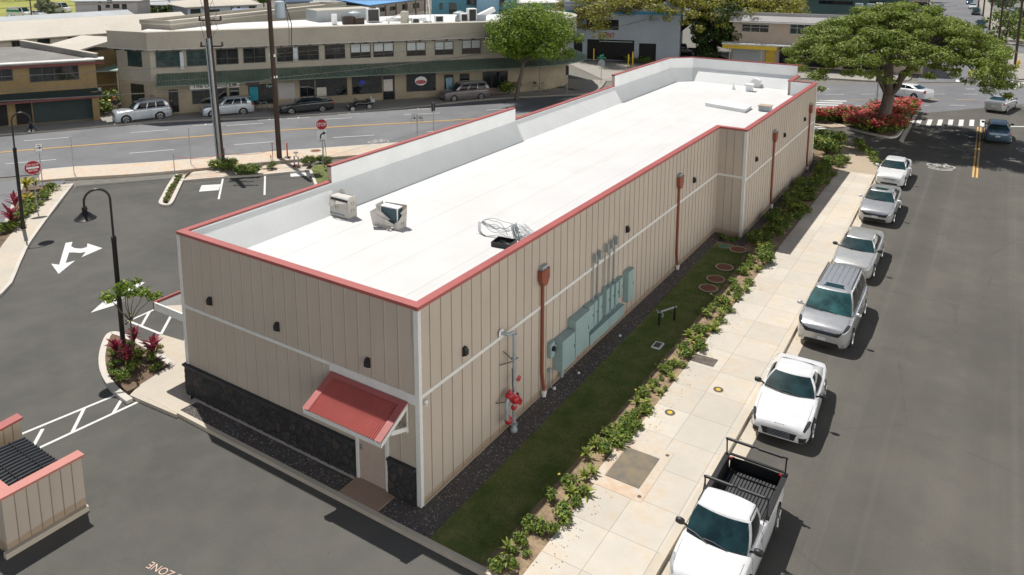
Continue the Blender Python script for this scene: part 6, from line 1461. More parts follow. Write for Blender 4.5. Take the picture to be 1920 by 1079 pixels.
# houses up the hill side
def house(label, ex0, ex1, ze, depth, wall, roofmat, rise=1.6, roof='hip', wins=(), name='house', over=.8, style='dark', mull=1):
    a, b = P(ex0[0], ex0[1], ze), P(ex1[0], ex1[1], ze); d_ = (Vector((b.x, b.y))-Vector((a.x, a.y))).normalized()
    n_ = Vector((d_.y, -d_.x)); a2 = Vector((a.x, a.y))+d_*over-n_*over; b2 = Vector((b.x, b.y))-d_*over-n_*over
    t, f = block(name, label, tuple(a2), tuple(b2), depth, ze, wall, roof=roof, roofmat=roofmat, rise=rise, over=over)
    for r in wins:
        x0, x1, z0, z1 = f.rect(*r); x0 = max(x0, .2); x1 = min(x1, f.L-.2)
        if x1-x0 > .3: window(f, t, x0, x1, max(z0, .3), min(z1, ze-.15), style, mull, trans=0)
    return t, f
house('white house with broad cream hip roof behind the tan annex', (345, 14), (492, 8), 4.6, 10, M['wallpale'], M['roofcream'], 2.4, wins=((357, 17, 376, 26), (385, 18, 412, 28), (433, 14, 438, 22), (445, 13, 450, 21), (467, 12, 479, 21)))
house('small house with grey hip roof left of the cream roofed house', (258, 9), (338, 10), 3.6, 9, M['roofgreyw'], M['roofgrey'], 2.0, wins=((280, 12, 286, 20), (296, 15, 308, 22)))
t, f = house('grey apartment block with open balconies at the top left', (128, 4), (262, 3), 5.6, 8, M['roofgreyw'], M['roofgrey'], 1.2, 'flat', ((184, 10, 190, 28), (198, 9, 206, 15), (212, 8, 224, 16), (229, 8, 238, 18), (184, -6, 190, 4), (200, -8, 210, 0)), name='apartment_block')
m = MB(); f.box(m, 0, f.L, 2.5, 2.7, .003, 1.3); f.box(m, 0, f.L, 2.7, 3.5, 1.2, 1.3); m.build('balcony', M['roofgreyw'], t)
house('house with grey solar panelled roof behind the transformer pole', (530, 6), (620, 10), 4.2, 9, M['wallcream'], M['roofgrey'], 2.2, wins=((563, 9, 572, 15), (585, 9, 592, 14)))
a = P(555, 2, 5.4); tt = root('solar_array', (a.x, a.y, 5.3), 'blue solar panels lying on the grey roof at the top of the photo', 'solar panel', rz=R(58)); MB().solid([(-3, -1.2, 0), (3, -1.2, 0), (3, 1.4, 1.0), (-3, 1.4, 1.0)], .08).build('panel', pm('solar_glass', (.10, .15, .24), .15, .1, 1), tt); MB().bb(-2.8, 2.8, 1.2, 1.3, -.6, .8).build('rack', M['galv'], tt)
a = P(480, 26, 6.2); tt = root('solar_array', (a.x, a.y, 6.0), 'pale blue solar panels beside the white house behind the annex', 'solar panel', rz=R(40)); MB().solid([(-3.4, -1.2, 0), (3.4, -1.2, 0), (3.4, 1.4, .8), (-3.4, 1.4, .8)], .08).build('panel', pm('pale_solar_glass', (.26, .33, .44), .15, .1, 1), tt); MB().bb(-3, 3, 1.2, 1.3, -.8, .6).build('rack', M['galv'], tt)
house('tan cottage with dark framed windows left of the motel', (622, 6), (690, 8), 4.0, 8, M['wallcream'], M['roofgrey'], 1.4, wins=((658, 9, 670, 15), (684, 13, 692, 18)))
t, f = house('cream motel with bright blue roof and long balcony', (692, 12), (812, -3), 5.6, 10, M['stucco_tan'], M['roofblue'], 1.6, 'shed', ((712, 14, 722, 22), (731, 12, 743, 20), (754, 8, 764, 18), (774, 6, 786, 16)), name='motel')
m = MB(); f.box(m, 0, f.L, 2.35, 2.6, .003, 1.4); m.build('balcony_floor', M['fadedred'], t); m = MB()
for i in range(6): f.box(m, .3+i*f.L/6, .3+(i+.82)*f.L/6, 2.7, 3.5, 1.25, 1.36)
m.build('balcony_panel', M['wallcream'], t); m = MB()
for i in range(7): f.box(m, i*(f.L-.2)/6, i*(f.L-.2)/6+.2, 0, 5.5, 1.2, 1.4)
m.build('balcony_post', M['fadedred'], t)
house('pale house with white roof right behind the round street tree', (975, 6), (1052, 5), 6.2, 9, M['wallpale'], M['roofwhite'], 1.6)
t, f = house('turquoise blue apartment building with dark stair openings', (806, -14), (972, -14), 9.5, 10, M['wallblue'], M['roofgrey'], .4, 'flat', ((824, 6, 830, 18), (842, 6, 856, 26), (875, -2, 892, 10), (875, 18, 892, 22), (938, -2, 946, 12), (930, 18, 948, 30)), name='apartment_block', over=.2)
m = MB(); x0, x1, z0, z1 = f.rect(894, -10, 935, 32); f.box(m, x0, x1, .0, 9.4, .003, 1.2); m.build('projecting_bay', pm('light_blue_wall', (.17, .30, .40), .85, .08, .4), t); m = MB(); x0, x1, _, _ = f.rect(832, 16, 866, 26); f.box(m, x0, x1, 4.0, 4.9, .003, 1.0); m.build('balcony', M['wallblue'], t)
# pale service garage with blue stripe
wA, wB = (-39.6, 80.2), (-24.6, 85.2)
t, f = block('service_garage', 'pale blue grey garage with bright blue stripe and dark open bays', wA, wB, 14, 7.4, M['wallpale'], roof='flat', roofmat=M['roofwhite'], over=.05, flat_par=.55)
f.box(MB(), .0, f.L, 6.35, 6.75, .003, .06).build('blue_stripe', pm('bright_blue_band', (.03, .24, .42), .6, .05, 1), t)
for r in ((1076, 74, 1092, 106), (1101, 75, 1189, 112), (1198, 82, 1230, 112)):
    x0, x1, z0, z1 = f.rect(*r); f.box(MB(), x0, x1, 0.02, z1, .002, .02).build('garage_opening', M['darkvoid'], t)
x0, x1, z0, z1 = f.rect(1100, 37, 1160, 56); window(f, t, x0, x1, z0, z1, 'dark', 3, trans=.35)
s_, z_ = on_line(1140, 66, f.a, f.b); tx = text_mesh('KENT', .8, M['signred'], .01, True, name='red_lettering'); tx.matrix_world = basis((f.t.x, f.t.y, 0), (0, 0, 1), f.pt(s_, z_, .03)); tx.parent = t; tx.matrix_parent_inverse = Matrix.Translation(-Vector(t['_w']))
f.box(MB(), s_-1.2, s_+3.4, z_-.95, z_-.85, .003, .03).build('sign_underline', M['elecbox'], t)
# tan two storey block beyond the crossing
cA, cB = (-18.6, 88.8), (4.2, 92.6)
t, f = block('tan_store', 'two storey pinkish tan building with white roof line beyond the crossing', cA, cB, 12, 5.75, M['walltan2'], roof='flat', roofmat=M['roofcream'], over=.35, flat_par=.0)
m = MB(); f.box(m, -.3, f.L+.3, 5.871, 6.9, -.3, -.05); m.build('parapet', M['roofgreyw'], t); m = MB(); m.solid([f.pt(-.3, 5.78, .9), f.pt(f.L+.3, 5.78, .9), f.pt(f.L+.3, 6.5, -.04), f.pt(-.3, 6.5, -.04)], .08); m.build('sloped_eave', M['roofgreyw'], t)
f.box(MB(), -.3, f.L+.3, 5.60, 5.76, .88, .94).build('white_eave_edge', M['white'], t)
for r, st in (((1391, 46, 1442, 61), 'dark'), ((1481, 46, 1522, 65), 'teal'), ((1532, 48, 1576, 67), 'teal')):
    x0, x1, z0, z1 = f.rect(*r); w_ = window(f, t, x0, x1, z0, z1, st, 2, M['frame_light'], trans=.62)
for i in range(4): window(f, t, 13.5+i*2.3, 15.3+i*2.3, 3.6, 5.2, 'dark', 2, M['frame_light'], trans=.62)
m = MB(); f.box(m, -1.0, f.L, 2.72, 2.9, .003, 2.2); m.build('porch_roof', M['roofwhite'], t); f.box(MB(), -.9, 6.0, 2.2, 2.7, 2.05, 2.15).build('yellow_fascia', M['yellow'], t)
f.box(MB(), 0.2, 4.3, .4, 2.2, .003, .05).build('curtained_front', M['curtain'], t); f.box(MB(), 4.5, 5.6, 0, 2.6, .003, .06).build('yellow_panel', M['yellow'], t)
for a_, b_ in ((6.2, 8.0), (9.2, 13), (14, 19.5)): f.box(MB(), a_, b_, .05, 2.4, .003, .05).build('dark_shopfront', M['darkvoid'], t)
m = MB(); [f.box(m, x, x+.14, 0, 2.71, 1.9, 2.04) for x in (0, 4, 8, 12, 16, 20)]; m.build('porch_post', M['walltan2'], t)
for (x, y, w_, h, d, lab) in ((1495, 12, 1.6, 1.0, 1.4, 'rounded white tank on the tan building roof'), (1610, 18, 1.0, 1.3, 1.0, 'pale green roof unit left of its twin behind the tree crown'), (1632, 17, 1.0, 1.2, 1.0, 'pale green roof unit right of its twin behind the tree crown'), (1648, 10, .9, .8, .9, 'white tilted roof unit beside the thin mast')):
    p = P(x, y+4, 6.0); tt = root('roof_unit', (p.x, p.y, 5.9), lab, 'roof unit')
    if 'tank' in lab: MB().lathe([(.8, 0), (.85, .5), (.7, .9), (.3, 1.05)], n=16).build('tank', M['white'], tt, smooth=50); MB().bb(-.7, .7, -.7, .7, -.1, .05).build('base', M['galv'], tt)
    else: MB().bb(-w_/2, w_/2, -d/2, d/2, .05, h).build('casing', M['wallpale'] if 'green' in lab else M['white'], tt); MB().bb(-w_/2+.1, w_/2-.1, -d/2-.01, -d/2, .15, h-.1).build('grille', M['galv'], tt)
t, f = house('dark teal low building beyond the tan store at the top', (1480, -6), (1712, 1), 6.0, 12, M['tealbldg'], M['roofgrey'], 1.5, 'shed', ((1535, 2, 1600, 9), (1630, 3, 1660, 12), (1675, 4, 1700, 14)), name='teal_building', mull=3)
p = P(1720, 16, 0); tt = root('market_stand', (p.x, p.y, ZA), 'striped cream roofed stand with two awning tiers at the top right', 'stand', rz=R(15))
for z in (2.0, 3.7): MB().solid([(-2.6, -1.8, z), (2.6, -1.8, z), (2.6, 1.6, z+.7), (-2.6, 1.6, z+.7)], .1).build('awning_tier', M['roofcream'], tt)
[MB().bb(x-.08, x+.08, y-.08, y+.08, 0, 4.1).build('post', M['darkmetal'], tt) for x in (-2.3, 2.3) for y in (-1.5, 1.4)]; MB().bb(-2.2, 2.2, .8, 1.3, 0, 3.5).build('back_panel', M['fadedred'], tt)
# small shed roofs and a carport at the top left
p = P(108, 36, 2.4); tt = root('carport', (p.x, p.y, 0), 'low flat roofed carport beside the grass car park', 'carport', rz=R(35)); MB().bb(-4, 4, -2, 2, 2.3, 2.5).build('roof', M['roofbrown'], tt); [MB().bb(x-.08, x+.08, y-.08, y+.08, 0, 2.3).build('post', M['fadedred'], tt) for x in (-3.8, 3.8) for y in (-1.8, 1.8)]
p = P(240, 37, 2.6); tt = root('lean_to', (p.x, p.y, 0), 'low shed with pinkish flat roof among the shrubs behind the cream apartments', 'shed', rz=R(50)); MB().bb(-6, 6, -2.2, 2.2, 2.4, 2.6).build('roof', pm('pink_brown_roof', (.32, .25, .22), .9, .1, .5), tt); MB().bb(-5.7, 5.7, -1.9, 1.9, 0, 2.4).build('wall', M['roofbrown'], tt)
p = P(212, 140, 0); tt = root('garden_shed', (p.x, p.y, 0), 'tan roofed garden shed in the gap between the ochre store and the shops', 'shed', rz=R(50)); MB().bb(-3, 3, -2, 2, 0, 2.2).build('wall', M['wallbrown'], tt); MB().solid([(-3.3, -2.4, 2.2), (3.3, -2.4, 2.2), (3.3, 2.3, 3.3), (-3.3, 2.3, 3.3)], .1).build('roof', pm('brown_shed_roof', (.26, .20, .14), .9, .15, .6), tt)
p = P(193, 130, 3.4); tt = root('patio_cover', (p.x, p.y, 0), 'pale green patio cover on thin posts in the gap beside the shops', 'patio cover', rz=R(50)); MB().solid([(-1.6, -1.2, 3.3), (1.6, -1.2, 3.3), (1.6, 1.2, 3.6), (-1.6, 1.2, 3.6)], .06).build('cover', pm('pale_green_metal', (.25, .36, .30), .6, .05, 1), tt); [MB().bb(x-.05, x+.05, y-.05, y+.05, 0, 3.3).build('post', M['white'], tt) for x in (-1.4, 1.4) for y in (-1, 1)]
p = P(192, 152, 2.0); tt = root('market_umbrella', (p.x, p.y, 0), 'white folded umbrella in the planted gap beside the shops', 'umbrella'); MB().lathe([(.9, 2.0), (.6, 2.25), (.05, 2.45)], n=8).build('canopy', M['white'], tt); MB().tube([(0, 0, 0), (0, 0, 2.4)], .03, 6).build('pole', M['galv'], tt)
# pipe fence in the gap, with the person beside it
a, b = P(192, 206), P(246, 202); tt = root('pipe_fence', (a.x, a.y, 0), 'white two rail pipe fence between the ochre store and the shops', 'fence', world=True); a.z = b.z = 0; m = MB()
for z in (.45, .95): m.tube([a+Vector((0, 0, z)), b+Vector((0, 0, z))], .04, 6)
m.build('rail', M['white'], tt); m = MB(); [m.tube([a.lerp(b, q), a.lerp(b, q)+Vector((0, 0, 1.05))], .04, 6) for q in (0, .35, .7, 1)]; m.build('post', M['galv'], tt)

# ================================================================ poles, wires, lamps, signs
def gooseneck(loc, az, label):
    t = root('street_lamp', loc, label, 'street lamp', 'black gooseneck lamps in the parking lot', rz=az)
    MB().lathe([(.16, 0), (.16, .05), (.11, .08), (.10, .4)], n=14).build('base', M['darkmetal'], t, smooth=40)
    MB().lathe([(.088, .4), (.085, 4.3), (.092, 4.32), (.092, 4.5), (.05, 4.52)], n=14).build('pole', M['darkmetal'], t, smooth=40)
    pts = [(0, 0, 4.45), (0, 0, 5.95)]+[(-.42+.42*math.cos(w), 0, 5.95+.42*math.sin(w)) for w in [R(q) for q in range(15, 181, 15)]]+[(-.84, 0, 5.75)]
    MB().tube(pts, .042, 10).build('arm', M['darkmetal'], t, smooth=50)
    sh = MB().lathe([(.05, .0), (.09, -.02), (.10, -.12), (.075, -.16), (.12, -.22), (.33, -.42), (.37, -.44), (.37, -.47), (.30, -.45), (.05, -.3)], (-.84, 0, 5.80), 20).build('lamp_shade', M['darkmetal'], t, smooth=45)
    b_ = MB().lathe([(.14, -.44), (.10, -.49), (.02, -.5)], (-.84, 0, 5.80), 12).build('lens', M['frame_light'], None, smooth=50); b_.parent = sh
    return t
p = P(232, 655); gooseneck((p.x, p.y, -.02), math.atan2(CAM.y-p.y, CAM.x-p.x)+R(92)-R(180)+R(180)-R(0), 'black gooseneck street lamp in the kerbed island with red leaved plants')
p = P(44, 428); gooseneck((p.x, p.y, -.02), math.atan2(CAM.y-p.y, CAM.x-p.x)+R(-92), 'black gooseneck street lamp in the entrance bed at the left edge')
def sign_face(p, toward=None):
    d = (Vector(toward) if toward else CAM)-Vector(p); d.z = 0; d.normalize(); return Vector((-d.y, d.x, 0)), d
def octo(r): return [(r*math.cos(R(22.5+45*i)), r*math.sin(R(22.5+45*i))) for i in range(8)]
def plate_obj(poly, th, mat, name, par, M4):
    o = MB().prism(poly, 0, th).build(name, mat); o.matrix_basis = M4; o.parent = par; return o
def sign_root(loc, label, cat='sign', h=2.6, r_=.03, mat=None, lean=0, name='traffic_sign'):
    t = root(name, loc, label, cat); MB().tube([(0, 0, 0), (0, 0, h)], r_, 6).build('post', mat or M['galv'], t); return t
# STOP with the right-turn plate
p = P(606, 312); t = sign_root((p.x, p.y, 0), 'red STOP sign above a white right arrow ONLY plate', h=3.45); xd, nd = sign_face(p)
B = lambda z, d=.035: basis(xd, (0, 0, 1), nd*d+Vector((0, 0, z)))
plate_obj(octo(.41), .01, M['signwhite'], 'stop_border', t, B(3.0)); so = plate_obj(octo(.385), .004, M['signred'], 'stop_plate', t, B(3.0, .0455))
tx = text_mesh('STOP', .30, M['signwhite'], .002, True, name='stop_lettering', parent=t); tx.matrix_basis = B(2.985, .053); tx.matrix_basis = tx.matrix_basis @ Matrix.Diagonal((.92, 1.15, 1, 1))
plate_obj([(-.33, -.4), (.33, -.4), (.33, .4), (-.33, .4)], .01, M['signwhite'], 'turn_plate', t, B(2.16)); 
m = MB(); ring(m, (.16, -.12, 0), .22, .31, 0, Vector((1, 0, 0)), Vector((0, 1, 0)), 8, math.pi, math.pi/2+.1); m.add([(.08, .30, 0), (.28, .14, 0), (.10, -.0, 0)], [(0, 1, 2)]); m.sheet([(-.15, -.26), (-.06, -.26), (-.06, -.1), (-.15, -.1)], 0); o = m.build('turn_arrow', M['ink'], t); o.matrix_basis = B(2.24, .048)
tx = text_mesh('ONLY', .16, M['ink'], .002, True, name='only_lettering', parent=t); tx.matrix_basis = B(1.84, .048)
MB().tube([(.2, .2, 0), (.12, .1, 1.9)], .02, 5).tube([(.35, -.2, 0), (.1, 0, 1.4)], .02, 5).build('prop', M['iron'], t)
# DO NOT ENTER
p = P(70, 396); t = sign_root((p.x, p.y, 0), 'round red DO NOT ENTER sign in the planted entrance bed', h=2.95); xd, nd = sign_face(p)
circ = [(.40*math.cos(R(15*i)), .40*math.sin(R(15*i))) for i in range(24)]
plate_obj([(x*1.04, y*1.04) for x, y in circ], .01, M['signwhite'], 'border', t, B(2.6)); plate_obj(circ, .004, M['signred'], 'red_disc', t, B(2.6, .0455)); plate_obj([(-.31, -.055), (.31, -.055), (.31, .055), (-.31, .055)], .003, M['signwhite'], 'white_bar', t, B(2.6, .051))
for s_, z in (('DO NOT', 2.765), ('ENTER', 2.435)): tx = text_mesh(s_, .15, M['signwhite'], .002, True, name='lettering', parent=t); tx.matrix_basis = B(z, .052)
# arrow plates
def arrow_sign(p, h, label, n_=1, flip=1):
    t = sign_root((p.x, p.y, 0), label, h=h); global xd, nd; xd, nd = sign_face(p)
    for i in range(n_):
        off = (i-(n_-1)/2)*.46
        plate_obj([(-.22+off, -.27), (.22+off, -.27), (.22+off, .27), (-.22+off, .27)], .01, M['signwhite'], 'sign_plate', t, B(h-.28))
        m = MB(); m.sheet([(off-.15, -.025), (off+.02*flip, -.025), (off+.02*flip, .025), (off-.15, .025)], 0); m.add([(off+.02, -.09, 0), (off+.17, 0, 0), (off+.02, .09, 0)], [(0, 1, 2)]); m.sheet([(off-.10, .13), (off+.10, .13), (off+.10, .17), (off-.10, .17)], 0); o = m.build('arrow', M['ink'], t); o.matrix_basis = B(h-.30, .048)
        m = MB()
        for a_, b_ in (((-.2, -.25), (.2, -.25)), ((.2, -.25), (.2, .25)), ((.2, .25), (-.2, .25)), ((-.2, .25), (-.2, -.25))): m.tube([(a_[0]+off, a_[1], 0), (b_[0]+off, b_[1], 0)], .008, 4)
        o = m.build('border', M['ink'], t); o.matrix_basis = B(h-.28, .047)
    return t
arrow_sign(P(80, 347), 2.75, 'small white arrow sign on a grey post behind the red round sign'); arrow_sign(P(783, 285), 2.9, 'pair of small white plates on one post rising behind the parapet', 2)
for (x, y, h, lab, c_) in ((51, 352, 1.35, 'thin bare metal post left of the round red sign', 'post'), (74, 345, 1.5, 'thin bare metal post beside the small arrow sign', 'post'), (139, 325, 2.5, 'tall thin grey post on the corner sidewalk at the left', 'post'), (358, 308, 2.6, 'tall thin grey post beside the nearest utility pole', 'post'), (328, 331, 1.5, 'dark stake with white rope at the end of the bay island', 'stake'), (813, 246, 2.4, 'dark sign edge on a thin post behind the roof parapet', 'post')):
    p = P(x, y); t = sign_root((p.x, p.y, 0), lab, c_, h=h, r_=.028, name='metal_post'); MB().bb(-.05, .05, -.04, .04, h-.02, h+.03).build('cap', M['galv'], t)
    if 'edge' in lab: MB().bb(-.02, .02, -.22, .22, h-.7, h).build('sign_plate', M['darkmetal'], t)
for (x, y, h, lab) in ((1127, 157, 2.9, 'grey back of a stop sign with green street name blades on the far corner'), (1063, 178, 3.2, 'thin signal post with dark plates at the corner shop')):
    p = P(x, y); t = sign_root((p.x, p.y, 0), lab, h=h); xd, nd = sign_face(p)
    if 'stop' in lab:
        plate_obj(octo(.42), .01, M['galv'], 'sign_back', t, B(h-.55)); plate_obj([(-.5, -.1), (.5, -.1), (.5, .1), (-.5, .1)], .02, M['green_sign'], 'street_blade', t, B(h+.05, .0)); o = MB().bb(-.02, .02, -.5, .5, h+.2, h+.4).build('street_blade', M['green_sign'], t)
    else: plate_obj([(-.16, -.5), (.16, -.5), (.16, .5), (-.16, .5)], .04, M['darkmetal'], 'dark_plate', t, B(h-.6))
def bollard(px_, py_, lab, h=1.0, mat=None, r_=.09, grp='yellow bollards by the garage drive'):
    p = P(px_, py_); t = root('bollard', (p.x, p.y, -.12), lab, 'bollard', grp); MB().lathe([(r_, 0), (r_, h), (r_*.6, h+.08)], n=10).build('tube', mat or M['yellow'], t, smooth=50); MB().lathe([(r_*1.4, 0), (r_*1.4, .06)], n=10).build('foot', M['conc_old'], t)
bollard(1113, 112, 'pale yellow bollard in front of the wide dark garage opening', 1.6); bollard(1178, 124, 'yellow bollard, left one of the close pair by the garage', 1.6); bollard(1186, 122, 'yellow bollard, right one of the close pair by the garage', 1.8)
p = P(1181, 108); t = sign_root((p.x, p.y, 0), 'thin leaning white pole behind the yellow bollards', 'pole', h=2.6, name='metal_post', mat=M['white']); MB().lathe([(.1, 0), (.1, .05)], n=8).build('foot', M['galv'], t)
# construction delineator and stakes with orange cord near the utility poles
p = P(527, 296); t = root('delineator', (p.x+.4, p.y+.25, 0), 'orange delineator post at the foot of the brown utility pole', 'delineator'); MB().lathe([(.055, .06), (.05, 1.0), (.06, 1.02), (.06, 1.1), (.02, 1.12)], n=10).build('tube', M['orange'], t); MB().lathe([(.24, 0), (.24, .05), (.1, .09)], n=8).build('foot', M['blackplastic'], t)
for (x, y, h, lab) in ((422, 312, 1.3, 'dark stake beside the metal clad utility pole'), (512, 306, 1.5, 'dark stake left of the orange delineator'), (509, 315, .9, 'short stake by the little yellow green bush')):
    p = P(x, y); t = sign_root((p.x, p.y, 0), lab, 'stake', h=h, r_=.022, mat=M['darkmetal'], name='fence_stake'); MB().bb(-.04, .04, -.03, .03, h-.15, h-.08).build('clip', M['orange'], t)
pa, pb, pc = P(328, 331), P(422, 312), P(527, 296)
m = MB(); pts = []
for a_, b_, za, zb in ((pa, pb, 1.35, .9), (pb, pc, .9, .75)):
    for j in range(9): q = a_.lerp(b_, j/8); q.z = za+(zb-za)*j/8-.25*math.sin(math.pi*j/8); pts.append(q)
o = MB().tube(pts, .016, 4).build('barrier_cord', M['orange']); tag(o, 'sagging orange barrier cord strung between the stakes', 'cord')
p = P(556, 312); t = root('backflow_pipe', (p.x, p.y, 0), 'small rusty standpipe with a grey cap at the end of the bay bed', 'pipe'); MB().tube([(-.2, 0, 0), (-.2, 0, .7), (.2, 0, .7), (.2, 0, 0)], .05, 8).build('pipe', M['galv'], t); MB().lathe([(.3, 0), (.3, .06), (.1, .1)], n=10).build('base', M['rust'], t); MB().lathe([(.18, .95), (.1, 1.05)], n=10).tube([(.0, 0, .7), (0, 0, .95)], .03, 6).build('cap', M['galv'], t)
# utility poles
def pole(loc, h, r_, label, mat=None, lean=(0, 0), name='utility_pole', grp='utility poles'):
    t = root(name, loc, label, 'utility pole', grp); MB().tube([(0, 0, -.1), (lean[0]*.5, lean[1]*.5, h*.5), (lean[0], lean[1], h)], [r_, r_*.9, r_*.75], 12).build('shaft', mat or M['wood_pole'], t, smooth=50); return t
p1 = P(416, 306); t = pole((p1.x, p1.y, 0), 13.2, .20, 'tall utility pole with grey steel conduits up its near side', lean=(-.55, -.1))
m = MB()
for dx in (-.16, .02, .20): m.tube([(dx+.05, -.26, 0), (dx-.32, -.30, 8.9)], .075 if dx != .02 else .05, 8)
m.build('riser_conduit', M['galv'], t, smooth=50); m = MB(); m.tube([(.08, -.33, 0), (-.28, -.38, 8.9)], .03, 6); m.build('black_riser', M['ink'], t)
m = MB()
for z in (10.2, 11.2, 12.4): 
    for s_ in (-1, 1): m.tube([(-.45, 0, z), (-.45+s_*.35, s_*.2, z+.15*s_), (-.45+s_*.52, s_*.3, z-.5-.2*s_), (-.42+s_*.42, s_*.1, z-1.2+.3*s_), (-.42, 0, z-1.7)], .014, 5)
m.build('jumper_cable', M['ink'], t)
for z in (8.3, 10.1, 12.2): MB().box((-.4, .05, z), (1.5, .1, .1), .6).lathe([(.08, 0), (.05, .3)], (-1.0, -.3, z), 8).lathe([(.08, 0), (.05, .3)], (.2, .5, z), 8).build('crossarm', M['wood_pole'], t)
p2 = P(524, 296); t = pole((p2.x, p2.y, 0), 13.2, .19, 'brown wooden utility pole carrying a grey transformer can', lean=(-.25, -.05))
tr = MB().lathe([(.36, 0), (.38, .1), (.38, 1.05), (.34, 1.12), (.12, 1.18)], (.55, .28, 10.2), 16).build('transformer', pm('transformer_grey', (.36, .43, .48), .5, .06, 1), t, smooth=45)
m = MB(); m.tube([(.8, .4, 11.5), (1.25, .6, 9.8), (1.15, .6, 8.2), (.6, .4, 7.6)], .03, 5).tube([(.9, .4, 11.2), (1.1, .5, 9.4), (1.0, .5, 8.1), (.5, .4, 7.6)], .02, 5); m.build('drop_cable', M['ink'], t); MB().box((-.2, 0, 7.5), (.5, .14, .2)).box((-.1, 0, 5.95), (.3, .3, .16)).build('bracket', M['white'], t)
p3 = P(1236, 108); t = pole((p3.x, p3.y, 0), 11.5, .17, 'dark utility pole with street light in front of the far spreading tree'); MB().tube([(0, 0, 5.6), (-1.2, -.6, 7.0), (-2.0, -1.1, 7.2)], .06, 6).build('light_arm', M['white'], t); MB().box((-2.3, -1.2, 7.2), (.7, .25, .14), .5).build('lamp_head', M['white'], t)
pr = []
for (x, y, px_, h, lab) in ((1903, 122, 1, 10.5, 'nearest dark wooden pole at the right edge above the hydrant'), (1872, 84, 1, 12, 'second wooden pole along the far street with a dark can'), (1855, 55, 1, 11, 'third wooden pole along the far street'), (1843, 30, 1, 10, 'fourth wooden pole along the far street'), (1834, 15, 1, 10, 'thin farthest wooden pole along the far street'), (150, 36, 0, 10, 'dark pole in front of the grey apartment block, left of two'), (154, 36, 0, 10, 'dark pole in front of the grey apartment block, right of two'), (318, 40, 0, 10, 'dark utility pole by the hedge left of the white house'), (557, 20, 0, 9, 'brown pole behind the annex roof'), (677, 22, 0, 8, 'dark pole left of the blue roofed motel'), (813, 46, 0, 12, 'black pole in front of the turquoise building, left one'), (894, 44, 0, 12, 'thin black pole in front of the turquoise building, right one')):
    p = P(x, y); t = pole((p.x, p.y, -.1), h, .17 if px_ else .14, lab); m = MB(); m.box((0, 0, h-.6), (1.8, .12, .12), .5); m.build('crossarm', M['wood_pole'], t); pr.append(p)
    if 'can' in lab: MB().lathe([(.34, 0), (.34, .95), (.1, 1.05)], (.3, -.3, 7.2), 12).build('transformer', M['darkmetal'], t)
def wire(a, b, sag, label, r_=.02, n_=18, dash=None):
    a, b = Vector(a), Vector(b); pts = []
    for j in range(n_+1): q = a.lerp(b, j/n_); q.z -= 4*sag*(j/n_)*(1-j/n_); pts.append(q)
    o = MB().tube(pts, r_, 5).build('overhead_wire', M['wire'], smooth=60); return tag(o, label, 'wire', 'overhead wires along the main street')
M['wire'] = pm('sheathed_cable', (.10, .095, .09), .5, .3, .6, kind='pos')
pL = Vector((-66.5, -25, 0)); pM = Vector((p1.x-.3, p1.y, 0)); pN = Vector((p2.x, p2.y, 0)); pF = Vector((p3.x, p3.y, 0)); pR = Vector((6, 118, 0))
Z = lambda p, z: (p.x, p.y, z)
wire(Z(pL, 6.1), Z(pM, 5.3), .25, 'thick communication cable left of the metal clad pole', .035); wire(Z(pM, 5.3), Z(pN, 5.9), .05, 'thick cable between the two nearest poles', .035); wire(Z(pN, 5.9), Z(pF, 6.0), 1.0, 'thick communication cable from the transformer pole towards the far tree', .032)
wire(Z(pL, 7.4), Z(pM, 7.0), .3, 'cable above the thick one at the left, crossing the ochre store', .02); wire(Z(pL, 6.7), Z(pM, 6.1), .4, 'pale thin cable between the two thick ones at the left', .016); wire(Z(pN, 6.9), Z(pF, 7.5), 1.0, 'thin wire across the green awning', .014)
wire(Z(pN, 7.6), Z(pF, 8.6), .9, 'thin wire across the upper shop windows', .014); wire(Z(pM, 10.2), Z(pN, 10.6), .05, 'upper power wire between the two nearest poles', .016); wire(Z(pL, 11.5), Z(pM, 11.6), .5, 'upper power wire at the top left', .016); wire(Z(pN, 11.4), Z(pF, 11), .9, 'upper power wire along the shop roof', .014)
wire(Z(pF, 6.0), Z(pR, 7), .6, 'cable from the far pole across the tan building', .025); wire(Z(pF, 8.6), Z(pR, 9), .6, 'thin wire from the far pole across the tan windows', .015)
o = MB().box((0, 0, 0), (.9, .22, .22), 0).build('splice_case', M['darkmetal']); q = pM.lerp(pN, .62); o.location = (q.x, q.y, 5.55); o.rotation_euler = (0, 0, math.atan2(pN.y-pM.y, pN.x-pM.x)); tag(o, 'black splice case hanging on the cable between the two poles', 'splice case')
# signal post beneath the tree, hydrants
p = P(1642, 212); t = root('signal_post', (p.x, p.y, 0), 'grey signal post with dark signal head left of the big tree trunk', 'traffic signal'); MB().tube([(0, 0, 0), (0, 0, 4.0)], .07, 8).build('post', M['galv'], t); MB().bb(-.2, .2, -.2, .2, 3.0, 3.9).bb(.25, .6, -.15, .15, 3.0, 3.5).build('signal_head', M['darkmetal'], t)
for (x, y, lab) in ((1819, 147, 'yellow fire hydrant on the far corner behind the tree crown'), (1909, 127, 'yellow fire hydrant beside the wooden pole at the right edge')):
    p = P(x, y); t = root('fire_hydrant', (p.x, p.y, 0), lab, 'fire hydrant'); MB().lathe([(.2, 0), (.2, .06), (.14, .1), (.14, .75), (.18, .78), (.15, .95), (.04, 1.05)], n=12).build('barrel', M['yellow'], t, smooth=40); MB().lathe([(.09, -.26), (.09, .26)], (0, 0, .6), 10, 'x').lathe([(.11, -.26), (.11, .0)], (0, 0, .55), 10, 'y').build('outlet', M['yellow'], t)
